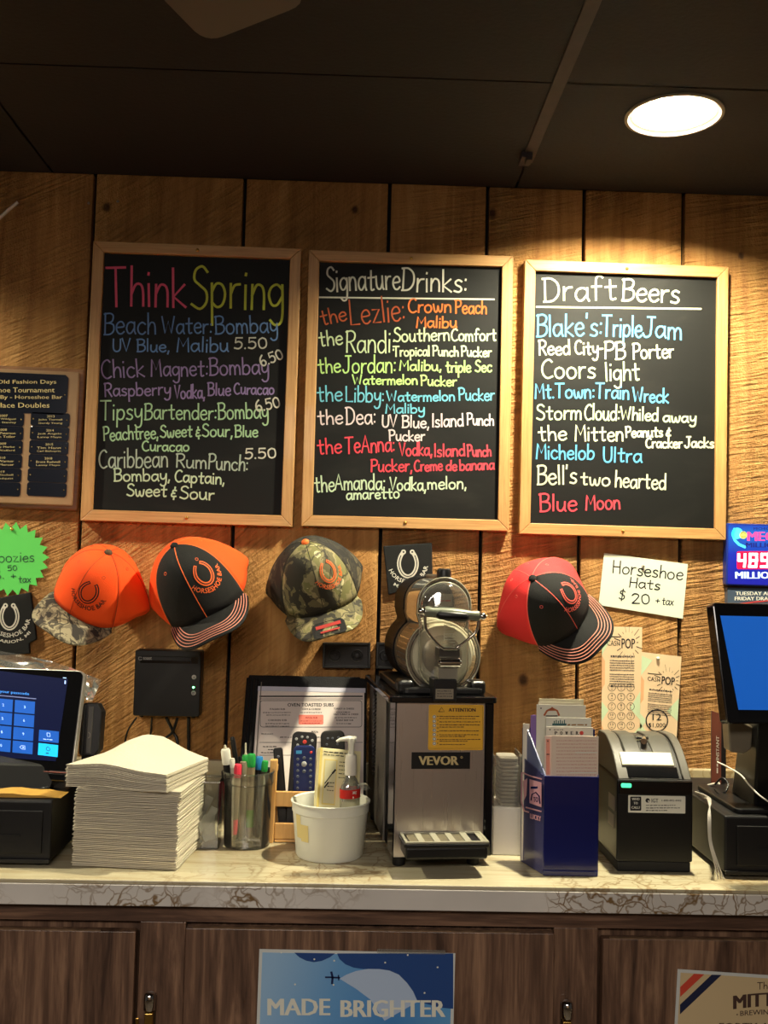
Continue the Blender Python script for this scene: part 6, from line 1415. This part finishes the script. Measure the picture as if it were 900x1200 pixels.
# brown booklet
yk = 1.80; a = aty(833.5, 915, yk); b = aty(834, 833, yk); c = aty(848, 843, yk - .03); zbk = max(z1 + .0, CZ)
t = thing('booklet', 'dark red-brown booklet standing upright behind the till screen', 'booklet', (a.x + .01, yk, CZ))
zt = b.z; obj('front_cover', MB().hexa([(b.x, yk, CZ + .0005), (b.x + .013, yk - .012, CZ + .0005), (b.x + .0135, yk - .010, CZ + .0005), (b.x + .0005, yk + .002, CZ + .0005), (b.x, yk, zt), (b.x + .013, yk - .012, zt - .004), (b.x + .0135, yk - .010, zt - .004), (b.x + .0005, yk + .002, zt)]), mat('booklet_brown', C(112, 58, 44), .5), t)
obj('rear_cover', MB().hexa([(b.x, yk + .002, CZ + .0005), (b.x + .03, yk + .012, CZ + .0005), (b.x + .03, yk + .014, CZ + .0005), (b.x, yk + .0035, CZ + .0005), (b.x, yk + .002, zt), (b.x + .03, yk + .012, zt - .018), (b.x + .03, yk + .014, zt - .018), (b.x, yk + .0035, zt)]), mat('booklet_dark', C(30, 24, 24), .4), t)
bf = Fr((b.x, yk - .0006, CZ), (0, 0, 1), (-1, 1, 0)); mb = MB(); mfb = lambda u, v, n: V((b.x + .0075 - v * .7, yk - .0085 + v * .65, u))
printed(mb, "INSTANT", aty(840, 890, yk).z, -.003, .042, .0055, mfb, 0, .03); fine(mb, aty(840, 905, yk).z, aty(840, 893, yk).z, 0, .004, mfb, 0, 1); obj('lettering', mb, PAPER, t)
GCB = mat('pale_cable', C(176, 170, 160), .4)
def cab2(label, pts, r, m_=GCB): return cable(label, pts, r, m_, 'cables around the right till')
for k in range(3):
    e_ = k * .0022
    cab2(['pale cable of the looped trio, outermost', 'pale cable of the looped trio, middle', 'pale cable of the looped trio, innermost'][k], [aty(815, 928 + k, 1.72), aty(826, 932 + k * 1.5, 1.66), V((aty(833, 940, 1.60).x - e_, 1.60, aty(833, 938, 1.60).z)), aty(830 + k * 1.2, 955, 1.565), aty(831 + k * 1.2, 985, 1.557), aty(837 + k * 1.8, 1010, 1.552), V((aty(842 + k * 3.4, 1029, 1.548).x, 1.550, CZ + .0022))], .0011)
cab2('white cable arching from the booklet to the screen stand', [aty(841, 893, 1.74), aty(853, 899, 1.70), aty(868, 908, 1.64), aty(878, 920, 1.60), aty(890, 932, 1.575), aty(903, 941, 1.565)], .0013, WHITE)
cab2('thin black cable lying on the right cash drawer', [aty(838, 925, 1.70), V((aty(850, 925, 1.66).x, 1.66, z1 + .0028)), V((aty(862, 930, 1.64).x, 1.63, z1 + .0028)), V((aty(872, 938, 1.60).x, 1.595, z1 + .0028))], .0020, BLACK)
cab2('short white plug lead behind the ticket printer', [aty(816, 925, 1.78), aty(828, 921, 1.76), aty(836, 919, 1.74), aty(843, 918, 1.73)], .0022, WHITE)
cab2('black lead curling behind the booklet above the drawer', [aty(838, 919, 1.72), aty(846, 912, 1.71), aty(853, 918, 1.70), aty(850, 928, 1.69), aty(842, 930, 1.70)], .0018, BLACK)

# ================================================================ LIT JACKPOT SIGN
yM = W - .022; fr = Fr(aty(851, 686, yM), aty(900, 687.5, yM) - aty(851, 686, yM), (0, 0, 1)); wM = .145; hM = (aty(852, 613, yM) - aty(851, 686, yM)).length
t = thing('jackpot_sign', 'glowing blue lottery jackpot sign above the till screen', 'sign', fr(wM / 2, 0, -.02))
obj('case', MB().prism(rrect(0, wM, 0, hM, .004), -.021, 0, fr), mat('sign_case', C(20, 40, 120), .3), t, bevel=.002)
g = NT('lit_blue_panel'); tc = g.n('NewGeometry').outputs['Position']; z_ = g.n('SeparateXYZ', {0: tc}).outputs[2]
zlo = fr(0, 0, 0).z; fz = g.maprange(z_, zlo, zlo + hM, 0, 1)
cl = g.ramp(fz, [(0, C(16, 20, 190)), (.5, C(8, 50, 215)), (.85, C(20, 130, 240)), (1, C(10, 60, 215))]); g.out(cl, 'Emission Color'); g.b.inputs['Emission Strength'].default_value = 1.1; g.b.inputs['Base Color'].default_value = (0, 0, 0, 1)
obj('lit_panel', MB().prism(rrect(.003, wM - .003, .003, hM - .003, .003), .0001, .0006, fr), g.m, t)
m = frpx(fr, .001); Em = lambda n, c, e=1.1: mat('lit_' + n, c, .5, emit=e)
mb = MB(); mb.ribbon([(861, -620), (858.5, -626), (861, -633), (866, -638), (873, -641)], 3.0, m, 0); mb.disc(864, -625, 6.5, m, 0, 20); obj('swoosh', mb, Em('cyan', C(70, 220, 245)), t)
mb = MB(); mb.disc(871, -627, 4.4, m, .0002, 20); obj('gold_ball', mb, Em('gold', C(190, 190, 90)), t)
mb = MB(); mb.ribbon([(868, -625), (871, -623.5), (874, -625)], .9, m, .0004); mb.ribbon([(868.5, -629), (874, -629)], .8, m, .0004); obj('ball_mark', mb, Em('olive', C(90, 110, 50), .6), t)
mb = MB(); printed(mb, "MEGA", 875.5, -634, 45, 11, m, .0003, .05); obj('mega_lettering', mb, Em('magenta', C(214, 60, 130)), t)
mb = MB(); printed(mb, "MICHIGAN", 883, -621, 26, 3, m, .0003, .02); obj('state_lettering', mb, Em('navy', C(14, 18, 110), .5), t)
mb = MB(); printed(mb, "MILLIONS", 874, -641.5, 46, 5.5, m, .0003, .05); obj('millions_lettering', mb, Em('navy', C(14, 18, 110), .5), t)
mb = MB(); mb.flat(rrect(863.5, 925, -667, -646, 2), .0002, m); obj('number_window', mb, Em('crimson', C(222, 10, 60)), t)
mb = MB()
seg7 = {'4': "fgbc", '8': "abcdefg", '9': "abcdfg"}
for k, ch in enumerate("489"):
    x = 865.5 + k * 13.5; w_, h_ = 7.5, 14.5; yb_ = -664; S = dict(a=[(x, yb_ + h_), (x + w_, yb_ + h_)], b=[(x + w_, yb_ + h_), (x + w_, yb_ + h_ / 2)], c=[(x + w_, yb_ + h_ / 2), (x + w_ - .8, yb_)], d=[(x - .8, yb_), (x + w_ - .8, yb_)], e=[(x, yb_ + h_ / 2), (x - .8, yb_)], f=[(x, yb_ + h_), (x, yb_ + h_ / 2)], g=[(x, yb_ + h_ / 2), (x + w_, yb_ + h_ / 2)])
    for s_ in seg7[ch]: mb.ribbon(S[s_], 3.0, m, .0005)
obj('number_digits', mb, Em('white', C(255, 250, 255), 2.2), t)
mb = MB(); printed(mb, "MILLION", 861.5, -678, 50, 8, m, .0003, .05); obj('white_lettering', mb, Em('pale', C(200, 225, 255), 1.3), t)
fr2 = Fr(aty(853.5, 712, yM), (1, 0, 0), (0, 0, 1)); h2 = aty(853.5, 688.5, yM).z - fr2.O.z
t = thing('drawing_days_sign', 'dark card reading Tuesday and Friday drawings below the lit sign', 'sign', fr2(.06, 0, -.02))
obj('card', MB().box(0, .14, 0, h2, -.0205, -.004, fr2), mat('card_slate', C(64, 78, 96), .4), t, bevel=.001)
m = frpx(fr2, -.0036); mb = MB(); printed(mb, "TUESDAY AND", 862, -697.5, 48, 4.2, m, 0, .03); printed(mb, "FRIDAY DRAWINGS", 861, -703.5, 62, 4.2, m, 0, .03); obj('lettering', mb, PAPER, t)
mb = MB(); mb.ribbon([(864, -708), (884, -705.5), (905, -703.5)], 1.4, m, .0002); obj('red_swoosh', mb, mat('red_line', C(196, 60, 60), .5), t)

# ================================================================ LEFT TILL: DRAWER, KEYPAD SCREEN, READER, ENVELOPE, BAG
y0 = 1.560; xb = aty(59, 980, y0).x; z1 = aty(40, 939, y0).z
drawer('black cash drawer at the left end beside the napkin stack', xb - .36, xb, y0, y0 + .17, z1, (xb - .35, aty(49, 980, y0).x), (xb - .12, aty(24, 980, y0).x))
yt_, yb2 = 1.70, 1.640; TRc = aty(99, 786, yt_); BRc = aty(84, 906, yb2)
KF = Fr(BRc, V((math.cos(-.22), math.sin(-.22), .006)), TRc - BRc); KF.V = (TRc - BRc).normalized(); KF.N = KF.U.cross(KF.V).normalized(); hK = (TRc - BRc).length
t = thing('keypad_screen', 'silver edged touch screen till showing a blue number keypad', 'touch screen', KF(-.12, 0, -.03))
obj('casing', MB().prism(rrect(-.27, 0, 0, hK, .010), -.012, -.001, KF), mat('aluminium', C(196, 190, 180), .3, .8), t, bevel=.001)
obj('glass_front', MB().prism(rrect(-.268, -.002, .002, hK - .002, .009), -.0008, .0004, KF), GLOSSB, t)
m = frpx(KF, .0008); D_ = MB(); D_.flat([(-60, -897), (66, -894), (88, -797), (-60, -793)], 0, m); obj('display', D_, mat('screen_navy', C(8, 16, 54), .3, emit=.5), t)
KEYM = mat('key_blue', C(20, 88, 190), .4, emit=.62); KEYC = mat('key_cyan', C(20, 180, 236), .4, emit=1.1); TXM = mat('screen_white', C(170, 205, 255), .5, emit=1.2)
rowsY = [(827, 841.5), (843, 857), (858.5, 873), (874.5, 888.5)]
labs = [["1", "2", "3"], ["4", "5", "6"], ["7", "8", "9"], ["", "0", "x"]]
for j, (ya, yb_) in enumerate(rowsY):
    for i in range(3):
        sh = lambda y: (y - 827) * -.13
        xl_ = [-23.5, 0.5 - 1, 22.5][i] ; xr_ = [-2.5, 20.5, 47][i]
        xl_ = [-25, -2.5, 22.5][i]; xr_ = [-5, 20.0, 46.5][i]
        mb = MB(); mb.flat([(xl_ + sh(yb_), -yb_), (xr_ + sh(yb_), -yb_), (xr_ + sh(ya), -ya), (xl_ + sh(ya), -ya)], .0002, m); kx = obj('key', mb, KEYM, t)
        s_ = labs[j][i]
        if s_:
            cx = (xl_ + xr_) / 2 + sh((ya + yb_) / 2); cy = -(ya + yb_) / 2; mb = MB()
            if s_ == 'x': mb.ribbon([(cx - 3.4, cy), (cx - 1, cy + 2), (cx + 3, cy + 2), (cx + 3, cy - 2), (cx - 1, cy - 2), (cx - 3.4, cy)], .6, m, .0004, False); mb.ribbon([(cx - .2, cy + .9), (cx + 1.8, cy - .9)], .6, m, .0004); mb.ribbon([(cx + 1.8, cy + .9), (cx - .2, cy - .9)], .6, m, .0004)
            else: printed(mb, s_, cx - 1, cy - 1.6, 2.0, 3.2, m, .0004, .02)
            obj('key_number', mb, TXM, kx)
mb = MB(); mb.flat([(47, -872.5), (71, -872.5), (72.5, -859), (49, -859)], .0002, m); kx = obj('key', mb, KEYM, t); mb = MB(); fine(mb, 53, 65, -869.5, 1.4, m, .0004, 1); mb.ribbon([(58, -862), (61.5, -862), (61.5, -866), (58, -866), (58, -862)], .7, m, .0004, False); obj('key_symbol', mb, TXM, kx)
mb = MB(); mb.flat([(45, -888.5), (68.5, -889), (70.5, -875), (47, -874.5)], .0002, m); kx = obj('key', mb, KEYC, t, label='bright cyan key'); mb = MB(); mb.ring(58, -880.5, 2.2, .6, m, .0004, 14); fine(mb, 55, 60, -885.5, 1.6, m, .0004, 1); obj('key_symbol', mb, INK, kx)
mb = MB(); printed(mb, "Swipe or enter your passcode", -33, -821, 73, 4.2, m, .0003, .02); obj('prompt_text', mb, mat('prompt_blue', C(60, 140, 235), .5, emit=1), t)
mb = MB(); mb.ribbon([(-40, -823.5), (48, -823.5)], 1.0, m, .0003, False); obj('prompt_line', mb, mat('prompt_grey', C(110, 120, 170), .5, emit=.8), t)
mb = MB(); mb.ribbon([(82.5, -796), (86, -796)], .8, m, .0003); mb.ribbon([(84.7, -799.5), (84.2, -802.5)], 1.5, m, .0003); obj('status_icons', mb, TXM, t)
hz = BRc.z
obj('chin', MB().box(-.27, -.010, -.014, -.001, -.012, .0, KF), GLOSSB, t, bevel=.002)
obj('rose_edge_line', MB().box(-.27, -.004, -.0006, .0004, -.002, .0010, KF), mat('rose_edge', C(190, 120, 110), .3, .5), t)  # thin rose metallic strip along the screen's lower edge
xk = aty(66, 920, 1.64).x
obj('stand', MB().hexa([(xk - .30, 1.635, z1 + .0005), (xk - .01, 1.635, z1 + .0005), (xk - .01, 1.720, z1 + .0005), (xk - .30, 1.720, z1 + .0005), (xk - .28, 1.655, hz + .01), (xk, 1.655, hz + .01), (xk, 1.70, hz + .03), (xk - .28, 1.70, hz + .03)]), BLACK, t, bevel=.003)
obj('stand_trim', MB().box(xk - .30, xk - .004, 1.626, 1.634, hz - .030, hz - .027), GREY, t)
# card reader
y_ = 1.70; xa = aty(93, 850, y_).x; xb = aty(117, 850, y_).x; za_ = aty(100, 886, y_).z; zb2 = aty(100, 824, y_).z
t = thing('card_reader', 'black card reader clipped to the right side of the keypad screen', 'card reader', ((xa + xb) / 2, y_ + .01, za_))
RF = Fr((xa, y_, za_), (1, 0, 0), (.12, .12, 1)); hh = zb2 - za_; ww = xb - xa
obj('body', MB().prism([(0, .004), (.004, 0), (ww - .008, 0), (ww, .01), (ww, hh - .014), (ww - .008, hh), (.006, hh), (0, hh - .004)], -.03, 0, RF), BLACK, t, bevel=.002)
obj('swipe_rail', MB().box(.004, .008, .002, hh - .004, -.002, .006, RF), BLACK, t, bevel=.001)
obj('swipe_rail', MB().box(.012, .020, .004, hh - .006, -.002, .004, RF), DGREY, t, bevel=.001)
obj('reader_foot', MB().box(.004, ww - .004, CZ + .0006 - za_, .0015, -.024, -.006, RF), BLACKM, t)
mb = MB(); mb.ribbon([(.0155, .038), (.018, .036), (.018, .031), (.0155, .029)], .0012, frm(RF), .0045); obj('mark', mb, GREY, t)
# envelope on the left drawer
KRAFT = mat('kraft_paper', C(196, 150, 62), .7, noise_amt=.2, nscale=60); mb = MB(); nn = 10
e0 = atz(4, 943, z1 + .004); e1_ = atz(62, 940, z1 + .004); vs = []
for lay in (0, 1):
    for j in range(3):
        for i in range(nn + 1):
            u = i / nn; x = e0.x - .08 + (e1_.x - e0.x + .08) * u; y = 1.575 + j * .022 + .004 * u; z = z1 + .0012 + (.007 * math.sin(math.pi * min(u * 1.15, 1)) ** .6 + .0015 * math.sin(u * 17)) * (lay) * (1 - .3 * abs(j - 1)) + .0006 * lay; vs.append((x, y, z))
q_ = 3 * (nn + 1); fs = []
for lay in (0, 1):
    for j in range(2):
        for i in range(nn): a = lay * q_ + j * (nn + 1) + i; fs.append((a, a + 1, a + nn + 2, a + nn + 1))
for i in range(nn): fs.append((i, i + 1, i + 1 + q_, i + q_)); a = 2 * (nn + 1) + i; fs.append((a, a + 1, a + 1 + q_, a + q_))
for j in range(2): a = j * (nn + 1); fs.append((a, a + nn + 1, a + nn + 1 + q_, a + q_)); a += nn; fs.append((a, a + nn + 1, a + nn + 1 + q_, a + q_))
mb.add(vs, fs); tag(obj('padded_envelope', mb, KRAFT, None, smooth=30), 'yellow padded envelope lying on the left cash drawer', 'envelope')
cable('black cable lying behind the envelope on the left drawer', [atz(-10, 926, z1 + .004), atz(20, 925, z1 + .004), atz(48, 924, z1 + .004), atz(62, 921, z1 + .004)], .0022, BLACK, None)
# clear plastic bag over the screen's back
mb = MB(); vs = []; nu, nv = 22, 12
topE = [(-40, 756), (-5, 762), (30, 768), (60, 775), (85, 783), (105, 792), (119, 797)]; botE = [(-40, 800), (-5, 800), (30, 800), (60, 800), (84, 802), (99, 822), (108, 822)]
def lerpE(E_, u): k = u * (len(E_) - 1); i = min(int(k), len(E_) - 2); f__ = k - i; return (E_[i][0] * (1 - f__) + E_[i + 1][0] * f__, E_[i][1] * (1 - f__) + E_[i + 1][1] * f__)
for j in range(nv + 1):
    for i in range(nu + 1):
        u, v = i / nu, j / nv; a = lerpE(topE, u); b = lerpE(botE, u); px = a[0] + (b[0] - a[0]) * v; py = a[1] + (b[1] - a[1]) * v
        Y = 1.785 - .028 * v + .018 * noise.noise(V((u * 5, v * 2.0, 1.7))) + .004 * noise.noise(V((u * 14, v * 5, .3))); vs.append(aty(px, py, Y))
mb.add(vs, [(j * (nu + 1) + i, j * (nu + 1) + i + 1, (j + 1) * (nu + 1) + i + 1, (j + 1) * (nu + 1) + i) for j in range(nv) for i in range(nu)])
bg = obj('plastic_bag', mb, BAGM, None, smooth=30); tag(bg, 'crinkled clear plastic bag draped behind the keypad screen', 'bag')

# ================================================================ POSTERS ON THE CABINET DOORS
yD_ = YD - .0004
def poster_fr(tl, tr): a = aty(*tl, yD_); b = aty(*tr, yD_); f = Fr(a, b - a, (0, 0, 1)); return f, (b - a).length
fr, w = poster_fr((304, 1112), (533.5, 1117)); hP = .36
t = thing('poster', 'blue night sky poster reading MADE BRIGHTER with a small airplane', 'poster', fr(w / 2, -hP, 0))
obj('sheet', MB().box(0, w, -hP, 0, 0, .0006, fr), mat('poster_border', C(206, 210, 206), .4), t)
bw = .0045
def pu(cx, cy): # crop measurements 295+cx/3.6, 1085+cy/3.6 -> frame units
    return hit(fr, 295 + cx / 3.6, 1085 + cy / 3.6, .0008)
mb = MB(); SKYC = NT('poster_blue'); tc = SKYC.n('TexCoord').outputs['Object']; sx_ = SKYC.n('SeparateXYZ', {0: tc}).outputs
f_ = SKYC.maprange(SKYC.math('SUBTRACT', sx_[0], SKYC.math('MULTIPLY', sx_[2], .3)), -.22, .06, 0, 1)
SKYC.out(SKYC.ramp(f_, [(0, C(150, 188, 222)), (.35, C(104, 160, 212)), (.7, C(70, 134, 198)), (1, C(96, 158, 210))]), 'Base Color'); SKYC.b.inputs['Roughness'].default_value = .3; SKYC.b.inputs['Coat Weight'].default_value = .3
mb.flat([(bw, -hP + bw), (w - bw, -hP + bw), (w - bw, -bw), (bw, -bw)], .0008, fr); obj('blue_print', mb, SKYC.m, t)
mb = MB(); top_v = -bw
navy = [(360, 116), (370, 140), (395, 162), (430, 176), (470, 182), (520, 182), (580, 188), (620, 205), (655, 240), (680, 275), (700, 318), (740, 330), (800, 345), (850, 350), (850, 116)]
pts = [pu(*p) for p in navy]; mb.flat(pts, .0010, fr); circ = [pu(*p) for p in [(180, 113), (200, 132), (230, 147), (262, 153), (295, 148), (330, 132), (352, 116)]]; mb.flat(circ, .0010, fr); obj('navy_print', mb, mat('poster_navy', C(38, 72, 132), .35, coat=.2), t)
mb = MB(); mb.flat([pu(*p) for p in [(370, 222), (400, 205), (440, 190), (490, 181), (540, 182), (580, 188), (620, 205), (655, 240), (680, 275), (700, 320), (560, 400), (500, 310), (440, 265)]], .0012, fr); obj('beam_print', mb, mat('poster_beam', C(176, 196, 222), .35), t)
mpu = lambda u, v, n: fr(*pu(u, -v), .0016 + n)
mb = MB(); printed(mb, "MADE", 66, -376, 266, 70, mpu, 0, .04); printed(mb, "BRIGHTER", 374, -384, 444, 72, mpu, 0, .04); obj('headline', mb, mat('poster_white', C(222, 222, 208), .5), t)
mb = MB(); mb.ribbon([(312, -216), (330, -216), (370, -218)], 7, mpu, 0); mb.ribbon([(336, -195), (341, -216), (339, -242)], 9, mpu, 0); mb.ribbon([(366, -208), (367, -228)], 5, mpu, 0); obj('airplane_print', mb, mat('plane_navy', C(20, 34, 80), .4), t)
mb = MB()
for (x, y) in [(264, 140), (183, 246), (348, 146), (563, 154), (658, 122), (784, 174), (729, 282), (125, 112), (345, 248)]: mb.disc(x, -y, 4, mpu, 0, 8)
obj('star_print', mb, mat('poster_white', C(222, 222, 208), .5), t)
obj('tape', MB().box(w * .60, w * .95, -.002, .004, .0007, .0011, fr), BAGM, t)
fr, w = poster_fr((794, 1135.5), (1010, 1150)); hP = .30
t = thing('poster', 'cream brewery poster with red and navy corner stripes on the right cabinet door', 'poster', fr(w / 2, -hP, 0))
obj('sheet', MB().box(0, w, -hP, 0, 0, .0006, fr), mat('poster_border', C(206, 210, 206), .4), t)
def pv(cx, cy): return hit(fr, 780 + cx / 7.5, 1080 + cy / 7.5, .0008)
mpv = lambda u, v, n: fr(*pv(u, -v), .0012 + n)
mb = MB(); mb.flat([(.0045, -hP + .0045), (w - .0045, -hP + .0045), (w - .0045, -.0045), (.0045, -.0045)], .0008, fr); obj('cream_print', mb, mat('poster_cream', C(206, 184, 142), .45), t)
mb = MB(); mb.flat([pv(*p) for p in [(128, 575), (250, 458), (340, 463), (128, 662)]], .0010, fr); obj('red_stripe', mb, mat('stripe_red', C(204, 72, 52), .5), t)
mb = MB(); mb.flat([pv(*p) for p in [(126, 730), (405, 466), (492, 468), (126, 815)]], .0010, fr); obj('navy_stripe', mb, mat('stripe_navy', C(26, 34, 66), .5), t)
mb = MB(); hand(mb, "The", 805, -592, 935, -592, 58, 7, mpv); obj('script_lettering', mb, mat('brown_ink', C(70, 48, 40), .6), t)
mb = MB(); arch = lambda u, v: (u, v + 30 * math.sin((u - 590) / 700 * math.pi * .9)); printed(mb, "MITTEN", 592, -770, 560, 118, mpv, 0, .05, warp=arch); obj('lettering', mb, mat('brown_ink', C(70, 48, 40), .6), t)
mb = MB(); printed(mb, "BREWING CO.", 655, -830, 440, 44, mpv, 0, .01, warp=lambda u, v: (u, v + 14 * math.sin((u - 640) / 480 * math.pi))); mb.disc(628, -816, 7, mpv, 0, 8); printed(mb, "FORTY ACRE", 470, -950, 640, 60, mpv, 0, .02); obj('lettering', mb, mat('brown_ink', C(70, 48, 40), .6), t)

# ================================================================ SMALL THINGS ON THE PLANKS
a = aty(-2, 257, W - .001); b = aty(21, 237, W - .001)
tag(obj('tape_scrap', MB().tube([a, (a + b) / 2 + V((0, -.001, .0005)), b], .0032, 6), mat('scrap_pale', C(222, 212, 200), .7)), 'thin pale scrap of tape on the plank above the plaque', 'tape')
for (px, py, lab) in ((104, 238, 'pale nail head near the plank gap above the Think Spring board'), (138, 236, 'small nail head right of the first plank gap near the ceiling')):
    p = aty(px, py, W - .0012); tag(obj('nail_head', MB().lathe([(.0003, .0015), (.0022, .0012), (.0028, 0)], p, (0, -1, 0), k=12), mat('nail_grey', C(140, 130, 118), .4, .6), None, smooth=60), lab, 'nail')
